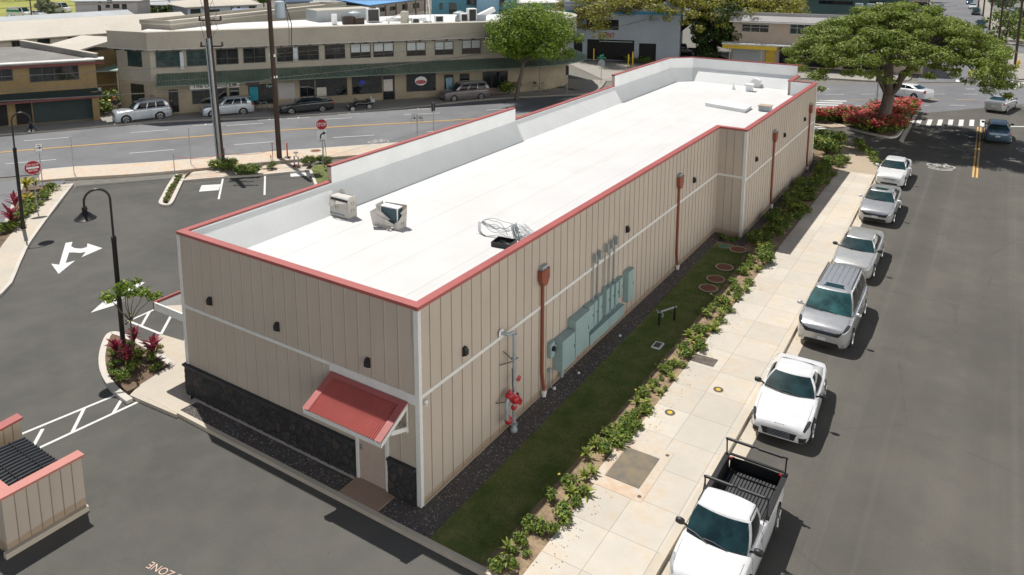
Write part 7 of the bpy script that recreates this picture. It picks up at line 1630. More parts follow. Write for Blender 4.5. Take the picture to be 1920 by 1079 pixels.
# dumpster enclosure at the lower left
e1, e2 = Vector((-6.53, -4.5)), Vector((-6.95, -6.42)); 
t = root('trash_enclosure', (-7.6, -5.4, -.13), 'tan board trash enclosure with salmon red cap at the lower left corner', 'enclosure', world=True)
zt = 1.50
c1 = Vector(P2(152, 853, zt)); c2 = Vector(P2(2, 933, zt)); d = (c2-c1).normalized(); nb_ = Vector((-d.y, d.x)); nb_ = nb_ if nb_.dot(Vector((CAM.x, CAM.y))-c1) < 0 else -nb_
fE = Face(c2, c1)
m = MB(); wall_run(m, tuple(c2), tuple(c1), zt-.06, z0=-.13, step=.27); m.build('front_wall', [M['siding'], M['groove']], t)
i1, i2 = c1+nb_*.25, c2+nb_*2.9
m = MB(); wall_run(m, tuple(c2+nb_*2.4+d*0), tuple(c2+nb_*.26), zt-.06, z0=-.13, step=.27); m.build('side_wall', [M['siding'], M['groove']], t)
cap = MB(); q = [c2-d*-.06-nb_*.05, c1-d*.06-nb_*.05, c1-d*.06+nb_*.28, c2+d*.06+nb_*.28]; q[0] = c2+d*.06-nb_*.05; cap.prism([tuple(v) for v in q], zt-.06, zt+.0)
q = [c2+d*.06+nb_*.281, c2-d*.3+nb_*.281, c2-d*.3+nb_*2.45, c2+d*.06+nb_*2.45]; cap.prism([tuple(v) for v in q], zt-.06, zt+.0); cap.build('cap', pm('salmon_cap', (.46, .17, .14), .5, .06, 1, kind='pos'), t)
q1, q2 = Vector(P2(38, 783, 1.5)), Vector(P2(-30, 820, 1.5)); m = MB(); wall_run(m, tuple(q2), tuple(q1), 1.44, z0=-.13, step=.27); m.build('rear_wall', [M['siding'], M['groove']], t); m = MB(); e_ = nb_*.05; m.prism([tuple(v) for v in (q2-e_, q1-e_-d*.05, q1+nb_*.3-d*.05, q2+nb_*.3)], 1.44, 1.5); m.build('cap', M['coping'], t)
ee = c2-nb_*.12; m = MB(); m.prism([tuple(v) for v in (c2-nb_*.14+d*.1, c1-nb_*.14+d*.0, c1-nb_*.003+d*.0, c2-nb_*.003+d*.1)], -.16, .02); m.build('footing_kerb', M['kerb'], t)
dA, dB, dC = [P(x, y, 1.34) for x, y in ((46, 822), (112, 868), (14, 905))]
u_ = (dB-dA); v_ = (dC-dB); 
rt = root('dumpster', (dB.x, dB.y, -.12), 'yellow dumpster with ribbed black lid inside the tan enclosure', 'dumpster', world=True)
cc = dA+v_*0; ul, vl = u_.length, v_.length; u_.normalize(); v_.normalize(); v_ = (v_-u_*v_.dot(u_)).normalized(); vl = max(vl, 1.6)
pp_ = lambda a_, b_, z_: tuple(dA+u_*a_+v_*b_+Vector((0, 0, z_)))
m = MB(); m.prism([pp_(a_, b_, 0)[:2] for a_, b_ in ((.04, .03), (ul-.04, .03), (ul-.04, vl), (.04, vl))], .05, 1.2); m.build('bin', M['yellow'], rt)
m = MB(); nr_ = 12; nu_ = nr_*8
m.grid(lambda a_, b_: pp_(ul*a_, vl*1.02*b_, .03+.026*max(-1, min(1, 2.6*math.sin(a_*nr_*6.283)))+.05*math.sin(math.pi*b_)), nr_*8, 8); m.build('lid', pm('black_grey_lid', (.022, .025, .028), .38, .3, 2), rt)
for b_ in (.25, .62): MB().tube([pp_(ul*a_/8, vl*b_, .062+.05*math.sin(math.pi*b_)) for a_ in range(9)], .012, 5).build('lid_rod', M['blackplastic'], rt)
# ---------------------------------------------------------------- the person at the fence
def person(loc, rz):
    t = root('person', loc, 'person in red cap, dark top and khaki trousers standing by the pipe fence', 'person', rz=rz)
    J = {'pelvis': (0, 0, .93), 'waist': (0, .0, 1.08), 'chest': (0, .01, 1.28), 'neck': (0, .01, 1.45), 'skull': (0, .03, 1.56), 'top': (0, .03, 1.68),
         'hipL': (.10, 0, .90), 'kneeL': (.12, .03, .49), 'ankL': (.13, -.01, .09), 'toeL': (.14, .14, .03), 'hipR': (-.10, 0, .90), 'kneeR': (-.12, .06, .49), 'ankR': (-.13, .03, .09), 'toeR': (-.14, .18, .03),
         'shL': (.19, .0, 1.39), 'elL': (.25, .0, 1.12), 'wrL': (.20, .18, .98), 'shR': (-.19, .0, 1.39), 'elR': (-.25, -.02, 1.12), 'wrR': (-.26, .05, .88)}
    rad = {'pelvis': .15, 'waist': .13, 'chest': .16, 'neck': .055, 'skull': .095, 'top': .07, 'hipL': .10, 'hipR': .10, 'kneeL': .065, 'kneeR': .065, 'ankL': .045, 'ankR': .045, 'toeL': .035, 'toeR': .035, 'shL': .065, 'shR': .065, 'elL': .045, 'elR': .045, 'wrL': .03, 'wrR': .03}
    E_ = [('pelvis', 'waist'), ('waist', 'chest'), ('chest', 'neck'), ('neck', 'skull'), ('skull', 'top'), ('pelvis', 'hipL'), ('hipL', 'kneeL'), ('kneeL', 'ankL'), ('ankL', 'toeL'), ('pelvis', 'hipR'), ('hipR', 'kneeR'), ('kneeR', 'ankR'), ('ankR', 'toeR'), ('chest', 'shL'), ('shL', 'elL'), ('elL', 'wrL'), ('chest', 'shR'), ('shR', 'elR'), ('elR', 'wrR')]
    for s_, sg in (('L', 1), ('R', -1)):
        w = Vector(J['wr'+s_]); dr_ = (w-Vector(J['el'+s_])).normalized(); J['palm'+s_] = tuple(w+dr_*.06); rad['palm'+s_] = .03; E_.append(('wr'+s_, 'palm'+s_)); sd = Vector((0, 1, 0)).cross(dr_).normalized()
        for i in range(4): k_ = 'f%d%s' % (i, s_); J[k_] = tuple(w+dr_*(.15+.01*(i % 2))+sd*(.022*(i-1.5))+Vector((0, .012, 0))); rad[k_] = .009; E_.append(('palm'+s_, k_))
        k_ = 'th'+s_; J[k_] = tuple(w+dr_*.08+Vector((0, .05, .0))); rad[k_] = .01; E_.append(('wr'+s_, k_))
    names = list(J); me = bpy.data.meshes.new('body'); me.from_pydata([J[n_] for n_ in names], [(names.index(a_), names.index(b_)) for a_, b_ in E_], [])
    o = bpy.data.objects.new('body', me); COL.objects.link(o); md = o.modifiers.new('skin', 'SKIN'); sv = me.skin_vertices[0].data
    for i, n_ in enumerate(names): sv[i].radius = (rad[n_], rad[n_]); sv[i].use_root = (n_ == 'pelvis')
    s2 = o.modifiers.new('sub', 'SUBSURF'); s2.levels = s2.render_levels = 1; bpy.context.view_layer.update()
    me2 = bpy.data.meshes.new_from_object(o.evaluated_get(bpy.context.evaluated_depsgraph_get())); o.modifiers.clear(); o.data = me2
    skin = pm('skin', (.32, .19, .12), .6, .05, 6); dark = pm('dark_shirt', (.025, .025, .03), .9, .1, 6); kh = pm('khaki_trousers', (.25, .20, .14), .9, .1, 6); shoe = M['blackplastic']
    for m_ in (skin, dark, kh, shoe): me2.materials.append(m_)
    for f_ in me2.polygons:
        c = f_.center; f_.use_smooth = True; f_.material_index = 3 if c.z < .08 else 2 if c.z < .98 and abs(c.x) < .21 and not (c.y > .12 and c.z > .8) else 1 if c.z < 1.43 and not (c.z < 1.05 and abs(c.x) > .18) else 0
    o.parent = t
    MB().lathe([(.105, 1.63), (.11, 1.66), (.095, 1.73), (.04, 1.765)], (0, .03, 0), 14).box((0, .16, 1.645), (.15, .13, .015)).build('cap', M['redpaint'], t, smooth=50)
    m = MB()
    for s_ in (-1, 1): m.lathe([(.012, 0), (.012, .004)], (s_*.035, .125, 1.585), 8, 'y')
    m.box((0, .128, 1.52), (.05, .004, .012)); m.build('eyes_and_mouth', M['ink'], t); MB().solid([(-.012, .12, 1.575), (.012, .12, 1.575), (.016, .145, 1.545), (-.016, .145, 1.545)], .012).box((.098, .03, 1.565), (.015, .03, .05)).box((-.098, .03, 1.565), (.015, .03, .05)).build('nose_and_ears', skin, t)
p = P(217, 217); person((p.x, p.y, .0), a_dir(.7, -.7))
# ================================================================ trees and plants
def leafmat(name, c, c2, rough=.55, trans=.12):
    k = N(name); v = k.pos('obj'); a = k.noise(v, .9, 3); f = k.noise(v, 9, 2)
    col = k.mix(k.ramp(a, .35, .65), c, c2); col = k.mix(k.ramp(f, .2, .8), k.mix(1., col, (.7,)*3, 'MULTIPLY'), k.mix(1., col, (1.3,)*3, 'MULTIPLY'))
    k.fin(col, rough, 0, .35); k.b.inputs['Subsurface Weight'].default_value = 0.0
    tr = k.n('ShaderNodeBsdfTranslucent'); k.link(col, tr.inputs[0]); ms = k.n('ShaderNodeMixShader'); ms.inputs[0].default_value = trans*2
    k.link(k.b.outputs[0], ms.inputs[1]); k.link(tr.outputs[0], ms.inputs[2]); k.link(ms.outputs[0], k.t.nodes['Material Output'].inputs[0]); return k.m
G = {'pod': [leafmat('pod_leaf_light', (.20, .285, .035), (.25, .31, .05)), leafmat('pod_leaf_mid', (.14, .21, .03), (.18, .245, .04)), leafmat('pod_leaf_olive', (.21, .22, .055), (.17, .20, .05))],
     'round': [leafmat('round_leaf_light', (.19, .30, .02), (.23, .32, .03)), leafmat('round_leaf_mid', (.11, .19, .018), (.14, .22, .02)), leafmat('round_leaf_dark', (.06, .10, .015), (.08, .13, .02))],
     'olive': [leafmat('olive_leaf_light', (.33, .38, .035), (.36, .34, .05)), leafmat('olive_leaf_brown', (.24, .185, .055), (.21, .175, .05)), leafmat('olive_leaf_mid', (.13, .17, .03), (.15, .17, .035))],
     'dark': [leafmat('dark_leaf', (.022, .045, .012), (.035, .06, .015)), leafmat('dark_leaf_mid', (.04, .075, .018), (.05, .09, .02)), leafmat('dark_leaf_light', (.08, .13, .03), (.07, .11, .02))],
     'bush': [leafmat('bush_leaf', (.08, .15, .02), (.12, .19, .03)), leafmat('bush_leaf_light', (.22, .29, .04), (.27, .32, .06)), leafmat('bush_leaf_dark', (.04, .08, .015), (.055, .09, .015))],
     'grey': [leafmat('grey_green_leaf', (.13, .17, .09), (.18, .21, .13)), leafmat('grey_green_leaf_dark', (.07, .10, .05), (.09, .12, .06)), leafmat('pale_blossom', (.4, .42, .3), (.34, .36, .22))]}
M['yellowleaf'] = leafmat('yellow_flower', (.55, .42, .02), (.6, .5, .06)); M['redflower'] = leafmat('red_bract', (.50, .045, .05), (.58, .09, .10)); M['redflower2'] = leafmat('pale_red_bract', (.55, .16, .15), (.5, .10, .09))
M['tileaf'] = leafmat('crimson_leaf', (.20, .018, .035), (.13, .012, .025)); M['tileaf2'] = leafmat('pink_crimson_leaf', (.38, .05, .09), (.30, .03, .06)); M['varieg'] = leafmat('cream_striped_leaf', (.30, .30, .10), (.14, .20, .04))
def leaves(mb, rr, c, rad, n, size, up=.35, shell=.45, mats=3, asp=1.7, weights=None):
    cx_, cy_, cz = c
    for _ in range(n):
        while True:
            d = Vector((rr.uniform(-1, 1), rr.uniform(-1, 1), rr.uniform(-1, 1)))
            if .02 < d.length <= 1: break
        d = d.normalized()*(shell+(1-shell)*rr.random()**.6)
        p = Vector((cx_+d.x*rad[0], cy_+d.y*rad[1], cz+d.z*rad[2]))
        nn_ = (d+Vector((rr.uniform(-1, 1), rr.uniform(-1, 1), rr.uniform(-1, 1)+up*2))*.8).normalized()
        u = nn_.orthogonal().normalized(); u.rotate(Matrix.Rotation(rr.random()*6.283, 3, nn_)); v = nn_.cross(u)
        s_ = size*rr.uniform(.6, 1.35); a, b = u*s_*asp*.5, v*s_*.5
        mb.cur = rr.choices(range(mats), weights)[0] if weights else rr.randrange(mats)
        mb.add([p-a, p-b*.9+nn_*s_*.1, p+a, p+b*.9+nn_*s_*.1], [(0, 1, 2, 3)])
    mb.cur = 0
def limb(mb, a, b, r0, r1, rr, wob=.12, n=5, cv=0.2):
    a, b = Vector(a), Vector(b); L_ = (b-a).length; pts = []; rs = []
    for i in range(n+1):
        t = i/n; p = a.lerp(b, t)+Vector((0, 0, cv*L_*math.sin(math.pi*t)*.5)); 
        if 0 < i < n: p += Vector((rr.uniform(-1, 1), rr.uniform(-1, 1), rr.uniform(-1, 1)))*wob*L_/n
        pts.append(p); rs.append(r0+(r1-r0)*t)
    mb.tube(pts, rs, 8); return pts
def umbrella_tree(name, label, base, R1, R2, az, ztop, zrim, off, gm, seed, nclump, nleaf, lsize, trunk_r, fork, bark, group=None, weights=None, hole=.0, lean=None):
    rr = random.Random(seed); t = root(name, (base[0], base[1], base[2]), label, 'tree', group)
    cr = MB(); tk = MB(); ctrs = []
    for i in range(nclump):
        rho = math.sqrt((i+.5)/nclump)*1.0; th = i*2.39996+rr.uniform(-.25, .25); rho *= rr.uniform(.93, 1.04)
        edge = 1+.13*math.sin(3*th+seed)+.08*math.sin(5*th+1.3*seed)
        x = R1*rho*edge*math.cos(th); y = R2*rho*edge*math.sin(th)
        z = zrim+(ztop-zrim)*max(0, 1-rho**2.0)**.8+rr.uniform(-.95, .6)*(.5+.6*rho)
        xx = x*math.cos(az)-y*math.sin(az)+off[0]; yy = x*math.sin(az)+y*math.cos(az)+off[1]
        if rr.random() < hole: continue
        s_ = rr.uniform(.75, 1.25); ctrs.append((Vector((xx, yy, z-.35)), rho))
        k_ = (R1+R2)/2/math.sqrt(nclump)*1.75*s_
        kx = k_*rr.uniform(.8, 1.3)
        leaves(cr, rr, (xx, yy, z), (kx, k_*rr.uniform(.8, 1.2), k_*rr.uniform(.35, .55)), int(nleaf*s_), lsize, weights=weights, shell=.15)
        for _q in range(2):
            if rr.random() < .6: leaves(cr, rr, (xx+rr.uniform(-k_, k_)*1.2, yy+rr.uniform(-k_, k_)*1.2, z-k_*rr.uniform(.5, 1.4)), (k_*rr.uniform(.4, .8), k_*rr.uniform(.4, .8), k_*.3), int(nleaf*.3), lsize, weights=weights, shell=.1)
    cr.build('crown', G[gm], t)
    mains = []
    ln = lean or (0, 0)
    limb(tk, (0, 0, -.1), (ln[0], ln[1], fork), trunk_r*1.12, trunk_r*.86, rr, .04, 4, 0)
    tk.lathe([(trunk_r*1.6, -.1), (trunk_r*1.25, .25), (trunk_r*1.05, .8)], n=10)
    nm = 5
    for i in range(nm):
        th = az+i*6.283/nm+rr.uniform(-.3, .3); tgt = Vector((off[0]+R1*.42*math.cos(th), off[1]+R2*.42*math.sin(th), zrim+(ztop-zrim)*.45)); pts = limb(tk, (ln[0], ln[1], fork-.15), tgt, trunk_r*.55, trunk_r*.26, rr, .10, 6, .1); mains.append(pts)
    for c, rho in ctrs:
        best = min((p for pts in mains for p in pts[2:]), key=lambda p: (p-c).length); limb(tk, best, c, trunk_r*.17, .03, rr, .12, 4, .12)
    tk.build('trunk', bark, t, smooth=60); return t
def round_tree(name, label, base, rad, zc, gm, seed, nclump, nleaf, lsize, trunk_r, bark, off=(0, 0), group=None, weights=None, squash=1.0):
    rr = random.Random(seed); t = root(name, base, label, 'tree', group); cr = MB(); tk = MB()
    limb(tk, (0, 0, -.1), (off[0]*.4, off[1]*.4, zc*.55), trunk_r, trunk_r*.7, rr, .06, 4, 0); top = Vector((off[0]*.4, off[1]*.4, zc*.55))
    for i in range(nclump):
        z = 1-2*(i+.5)/nclump; th = i*2.39996+rr.uniform(-.3, .3); q = math.sqrt(max(0, 1-z*z)); k_ = rr.uniform(.5, .98)*(1+.10*math.sin(2*th+seed)+.10*math.sin(5*th+2*z))
        c = Vector((off[0]+rad[0]*q*k_*math.cos(th), off[1]+rad[1]*q*k_*math.sin(th), zc+rad[2]*z*k_)); s_ = sum(rad)/3*.29*rr.uniform(.6, 1.35)
        leaves(cr, rr, c, (s_, s_, s_*.72), int(nleaf*(s_/(sum(rad)/3*.29))**1.5), lsize, weights=weights)
        if i % 2 == 0: limb(tk, top, c, trunk_r*.42, .04, rr, .12, 4, .1)
    cr.build('crown', G[gm], t); tk.build('trunk', bark, t, smooth=60); return t
azc = YAW
b = P(1652, 243, 0)
umbrella_tree('spreading_tree', 'big spreading umbrella crowned tree on the flowered traffic island at the right', (b.x, b.y, -.05), 8.1, 6.6, azc, 10.3, 6.0, (1.1, -1.7), 'pod', 11, 200, 520, .115, .52, 3.1, M['bark'], hole=.04, weights=(4, 4, 3), lean=(.35, .1))
b = P(968, 186, 0)
round_tree('street_tree', 'round crowned bright green street tree in front of the right end of the shops', (b.x, b.y, 0), (4.5, 4.5, 3.1), 6.7, 'round', 21, 78, 400, .14, .24, M['bark'], off=(1.4, 1.0), weights=(4, 4, 2))
b = P(1262, 104, 0)
umbrella_tree('spreading_tree', 'huge olive and brown spreading tree in front of the garage at the top centre', (b.x, b.y, 0), 18.5, 10, azc+.15, 10.8, 6.4, (.5, 0), 'olive', 33, 190, 330, .21, .7, 3.0, M['darkbark'], hole=.10, weights=(4, 4, 4))
b = P(1340, 112, 0)
round_tree('shade_tree', 'dense dark green tree beside the tan building', (b.x, b.y, 0), (4.2, 4.2, 4.0), 4.4, 'dark', 41, 40, 330, .24, .3, M['darkbark'])
for i, (x, y, r_, zc, gm, lab) in enumerate(((60, 34, 3.2, 9.5, 'dark', 'thin trunked tree by the white van at the top left'), (72, 22, 4.5, 10.5, 'dark', 'tree with crown above the frame over the grass field'), (88, 27, 2.6, 1.9, 'grey', 'bushy grey green tree between the two white vans'), (262, 36, 3.4, 2.6, 'grey', 'pale flowering frangipani tree behind the cream apartments'), (305, 34, 2.4, 2.2, 'grey', 'smaller pale flowering tree right of the frangipani'), (330, 32, 3.6, 3.4, 'dark', 'dark green hedge tree left of the white house'), (345, 24, 3.6, 4.5, 'bush', 'bright green tree top behind the dark hedge tree'), (205, 27, 3.0, 1.8, 'dark', 'dark shrubby tree in front of the grey apartment block'), (176, 40, 2.6, 1.8, 'bush', 'green shrub tree between the sheds and the grey apartment block'), (232, 41, 2.2, 1.7, 'dark', 'dark shrub tree left of the frangipani'), (285, 41, 2.4, 1.9, 'bush', 'leafy green tree under the frangipani'), (318, 44, 2.6, 2.2, 'dark', 'dark tree at the end of the cream roof'), (350, 40, 2.6, 2.2, 'dark', 'dark hedge tree below the white house porch'), (600, 16, 3.0, 2.4, 'dark', 'dark tree beside the solar panelled roof'), (640, 14, 2.6, 2.2, 'bush', 'small green tree by the tan cottage'), (495, 14, 2.6, 3.0, 'bush', 'green tree right of the white house'), (1885, 78, 4.2, 2.4, 'bush', 'dense green hedge tree at the right edge by the far lane'), (1897, 62, 4.2, 2.8, 'dark', 'dark rounded tree at the right edge behind the hedge tree'), (1878, 30, 4.0, 4.5, 'grey', 'bare looking pale tree among the poles at the top right'), (1893, 22, 5.0, 5.0, 'bush', 'green tree at the very top right corner'), (1650, 8, 5, 4, 'dark', 'dark tree beyond the teal building'), (28, 0, 8, 7, 'dark', 'dark tree line crown above the field, left part'), (100, -6, 9, 7, 'dark', 'dark tree line crown above the field, right part'), (1740, 4, 4, 3, 'bush', 'green tree beside the far street above the striped stand'))):
    b = P(x, y, 0); round_tree('background_tree', lab, (b.x, b.y, -.1), (r_, r_, r_*.72), zc, gm, 50+i, 18, 70, .42 if y < 50 else .3, .16, M['darkbark'])
# sapling in the lamp island
def sapling(p):
    rr = random.Random(9); t = root('young_tree', p, 'thin young tree with small green crown in the kerbed lamp island', 'tree'); tk = MB(); cr = MB()
    ends = [(-.55, -.5, 2.5), (-.25, .1, 2.75), (.1, -.3, 2.9), (.45, .35, 2.55), (-.85, -.3, 2.2), (.62, .62, 2.3), (-.5, .5, 2.3)]
    tk.tube([(0, 0, 0), (-.05, 0, .8), (-.1, .03, 1.4)], [.035, .03, .026], 7)
    for e in ends: limb(tk, (-.1, .03, 1.35), e, .02, .007, rr, .2, 5, .1); leaves(cr, rr, e, (.30, .30, .2), 95, .085, weights=(4, 4, 2), shell=.1)
    for _ in range(5): leaves(cr, rr, (rr.uniform(-.6, .4), rr.uniform(-.4, .4), rr.uniform(2.3, 2.9)), (.2, .2, .15), 50, .08, shell=.1)
    leaves(cr, rr, (-.1, .0, 1.5), (.2, .2, .25), 30, .08, shell=.1)
    cr.build('crown', G['round'], t); tk.build('trunk', M['bark'], t, smooth=60)
b = P(252, 668, 0); sapling((b.x, b.y, -.02))
# ---- plant prototypes
def mesh_bush(seed, r_, h, n, size, gm, flower=None, nf=0, weights=None, stems=5):
    rr = random.Random(seed); mb = MB()
    for i in range(7):
        a = rr.random()*6.283; q = rr.uniform(.1, .65)*r_; leaves(mb, rr, (q*math.cos(a), q*math.sin(a), h*rr.uniform(.35, .72)), (r_*.5, r_*.5, h*.32), n//7, size, weights=weights, shell=.2, asp=2.0)
    mats = list(G[gm])
    if flower:
        mats = mats+flower
        for _ in range(nf):
            a = rr.random()*6.283; q = rr.random()**.5*r_; p = Vector((q*math.cos(a), q*math.sin(a), h*rr.uniform(.6, 1.02)*(1-.25*(q/r_)**2))); mb.cur = 3+rr.randrange(len(flower)); s_ = size*rr.uniform(.6, 1.1)
            u = Vector((rr.uniform(-1, 1), rr.uniform(-1, 1), rr.uniform(-.4, .4))).normalized()*s_; v = u.cross(Vector((rr.uniform(-.3, .3), rr.uniform(-.3, .3), 1))).normalized()*s_; mb.add([p-u, p-v, p+u, p+v], [(0, 1, 2, 3)])
    st = MB()
    for i in range(stems): a = rr.random()*6.283; st.tube([(0, 0, -.02), (r_*.3*math.cos(a), r_*.3*math.sin(a), h*.35), (r_*.55*math.cos(a), r_*.55*math.sin(a), h*.7)], .012, 4)
    return mb.mesh('foliage', mats), st.mesh('stem', M['darkbark'])
def mesh_rosette(seed, n, ln, wd, droop, m2, h0=.1, stalk=.0):
    rr = random.Random(seed); mb = MB()
    for i in range(n):
        a = i*2.4+rr.uniform(-.3, .3); el = rr.uniform(.35, 1.25); d = Vector((math.cos(a)*math.cos(el), math.sin(a)*math.cos(el), math.sin(el))); s_ = Vector((-math.sin(a), math.cos(a), 0)); l = ln*rr.uniform(.7, 1.15); p0 = Vector((0, 0, h0+stalk*i/n)); mb.cur = rr.randrange(len(m2)); pts = []
        for j in range(5): t = j/4; w = wd*(math.sin(math.pi*(.12+.88*t))**.8)*.5 if j < 4 else .003; c = p0+d*l*t-Vector((0, 0, droop*l*t*t)); pts += [c-s_*w+Vector((0, 0, .2*w)), c+s_*w+Vector((0, 0, .2*w))]
        mb.add(pts, [(2*j, 2*j+1, 2*j+3, 2*j+2) for j in range(4)])
    st = MB().tube([(0, 0, -.03), (.01, 0, h0+stalk)], .014, 5)
    return mb.mesh('foliage', m2), st.mesh('stem', M['darkbark'])
def put_plant(name, protos, x, y, z, s, label, cat, group, rz=None, rr=rnd):
    fo, st = protos; t = bpy.data.objects.new(name, None); COL.objects.link(t); t.location = (x, y, z); t.rotation_euler = (0, 0, rr.random()*6.283 if rz is None else rz); t.scale = (s, s, s*rr.uniform(.85, 1.15))
    for nm, me in (('foliage', fo), ('stem', st)): o = bpy.data.objects.new(nm, me); COL.objects.link(o); o.parent = t
    return tag(t, label, cat, group)
PB = [mesh_bush(100+i, .30, .31, 300, .046, 'bush', [M['yellowleaf']] if i == 1 else None, 3, weights=(4, 5, 2)) for i in range(4)]
PR = [mesh_rosette(120+i, 16, .34, .06, .35, [M['varieg'], G['bush'][1]], .06) for i in range(2)]
HB = [mesh_bush(140+i, .62, .72, 820, .062, 'bush', [M['yellowleaf']], 7, weights=(4, 3, 4)) for i in range(3)]
BG = [mesh_bush(160+i, 1.15, 1.35, 900, .11, 'bush', [M['redflower'], M['redflower2']], 330, weights=(3, 4, 4)) for i in range(3)]
TI = [mesh_rosette(180+i, 22, .48, .11, .15, [M['tileaf'], M['tileaf'], M['tileaf2']], .25, .35) for i in range(3)]
CR = [mesh_rosette(190+i, 20, .42, .10, .25, [M['varieg'], M['yellowleaf'], G['bush'][0]], .15, .2) for i in range(2)]
# bed along the sidewalk: separate low plants near the camera, a dense flowering hedge farther on
rr = random.Random(77); y = -.5
while y < 23.5:
    n_ = rr.choice((1, 2, 2, 3))
    for _ in range(n_):
        x = rr.uniform(2.76, 3.56); k_ = rr.random()
        if k_ < .72: put_plant('bed_shrub', rr.choice(PB), x, y+rr.uniform(-.2, .2), -.03, rr.uniform(.5, 1.3), 'low yellow green leafy shrub in the narrow bed between lawn and sidewalk', 'shrub', 'low shrubs in the sidewalk bed', rr=rr)
        else: put_plant('bed_lily', rr.choice(PR), x, y+rr.uniform(-.2, .2), -.03, rr.uniform(.8, 1.3), 'low strap leaved plant in the narrow bed between lawn and sidewalk', 'plant', 'strap leaved plants in the sidewalk bed', rr=rr)
    y += rr.uniform(.26, .50)
y = 22.0
while y < 43.5:
    for _ in range(2 if y < 24 else 3):
        x = rr.uniform(2.1 if y > 24 else 2.7, 3.45); put_plant('flowering_hedge_shrub', rr.choice(HB), x, y+rr.uniform(-.35, .35), -.03, rr.uniform(.5, .95), 'dense green shrub with yellow flowers in the hedge along the far part of the wall', 'shrub', 'yellow flowered hedge shrubs', rr=rr)
    y += rr.uniform(.75, 1.0)
for i in range(9): put_plant('tall_hedge_shrub', HB[i % 3], rr.uniform(.2, 2.2), rr.uniform(43.6, 50.0), -.03, rr.uniform(1.3, 1.9), 'tall loose shrub past the far end of the building', 'shrub', 'tall shrubs past the building end', rr=rr)
for i in range(8): q = i/7; put_plant('kerb_shrub', PB[i % 4], 6.0-2.6*q+rr.uniform(-.15, .15), 43.2+6.2*q, -.03, rr.uniform(1.3, 2.1), 'small weedy shrub along the kerb of the old corner walk', 'shrub', 'weedy shrubs at the old corner walk', rr=rr)
for i in range(5): put_plant('wall_weed', PB[i % 4], .5+rr.random()*.9, 23.7+rr.random()*.6, -.03, rr.uniform(.6, 1.0), 'small green weed in the recessed corner of the wall', 'plant', 'weeds in the wall recess', rr=rr)
# bougainvillea of the traffic island
for i in range(11): q = i/10; p = P(1528+76*q, 227-2*q+rr.uniform(-2, 1)); put_plant('red_flowering_shrub', BG[i % 3], p.x, p.y, -.05, rr.uniform(.8, 1.0), 'red flowering bougainvillea in the hedge left of the tree island', 'shrub', 'red hedge left of the tree island', rr=rr)
for i, (x, y, s_) in enumerate(((1603, 238, .9), (1616, 243, 1.0), (1630, 246, 1.1), (1645, 248, 1.0), (1660, 249, 1.05), (1673, 247, 1.1), (1684, 243, .95), (1624, 236, 1.0), (1642, 238, 1.0), (1672, 236, 1.1), (1688, 228, 1.0), (1640, 222, 1.1), (1665, 222, 1.2), (1682, 216, 1.2), (1698, 216, 1.1), (1704, 208, 1.0), (1690, 206, 1.0), (1650, 212, 1.0))): p = P(x, y); put_plant('red_flowering_shrub', BG[i % 3], p.x, p.y, -.05, s_*rr.uniform(.9, 1.05), 'red flowering bougainvillea around the foot of the big spreading tree', 'shrub', 'red shrubs around the tree trunk', rr=rr)
# lamp island and entrance bed
for (x, y, s, lab) in ((219, 672, 1.15, 'crimson leaved ti plant left of the lamp foot'), (240, 690, 1.05, 'crimson leaved ti plant in front of the lamp foot'), (253, 652, .95, 'pinkish red ti plant behind the young tree'), (288, 672, 1.2, 'tall pinkish red ti plant at the right side of the lamp island')):
    p = P(x, y); put_plant('ti_plant', TI[int(x) % 3], p.x, p.y, -.02, s, lab, 'plant', 'red ti plants in the lamp island', rr=rr)
for i in range(26):
    a, b_ = rr.random(), rr.random(); x = 208+a*95; y = 640+b_*85
    if x > 262+(y-640)*-.2 and y < 655: continue
    if y > 690+(300-x)*.36 or (x > 300 and y < 672): continue
    p = P(x, y); put_plant('island_shrub', rr.choice(PB), p.x, p.y, -.02, rr.uniform(.7, 1.2), 'low green shrub covering the lamp island bed', 'shrub', 'low shrubs in the lamp island', rr=rr)
for (x, y, k_, s, lab) in ((22, 428, TI, 1.6, 'crimson ti plant at the front end of the entrance bed'), (30, 400, TI, 1.5, 'dark red ti plant beside the left street lamp'), (50, 362, CR, 1.7, 'yellow and red croton behind the round red sign'), (66, 355, CR, 1.6, 'broad leaved croton near the small arrow sign'), (52, 385, CR, 1.5, 'orange tinted croton beside the round red sign post')):
    p = P(x, y); put_plant('croton' if k_ is CR else 'ti_plant', k_[int(x) % len(k_)], p.x, p.y, -.02, s, lab, 'plant', 'bright plants in the entrance bed', rr=rr)
for i in range(24):
    q = rr.random(); x = 14+q*80+rr.uniform(-10, 10); y = 440-q*88+rr.uniform(-6, 8); p = P(x, y); put_plant('entrance_shrub', rr.choice(PB), p.x, p.y, -.02, rr.uniform(1.1, 1.9), 'low green shrub in the entrance bed at the left', 'shrub', 'low shrubs in the entrance bed', rr=rr)
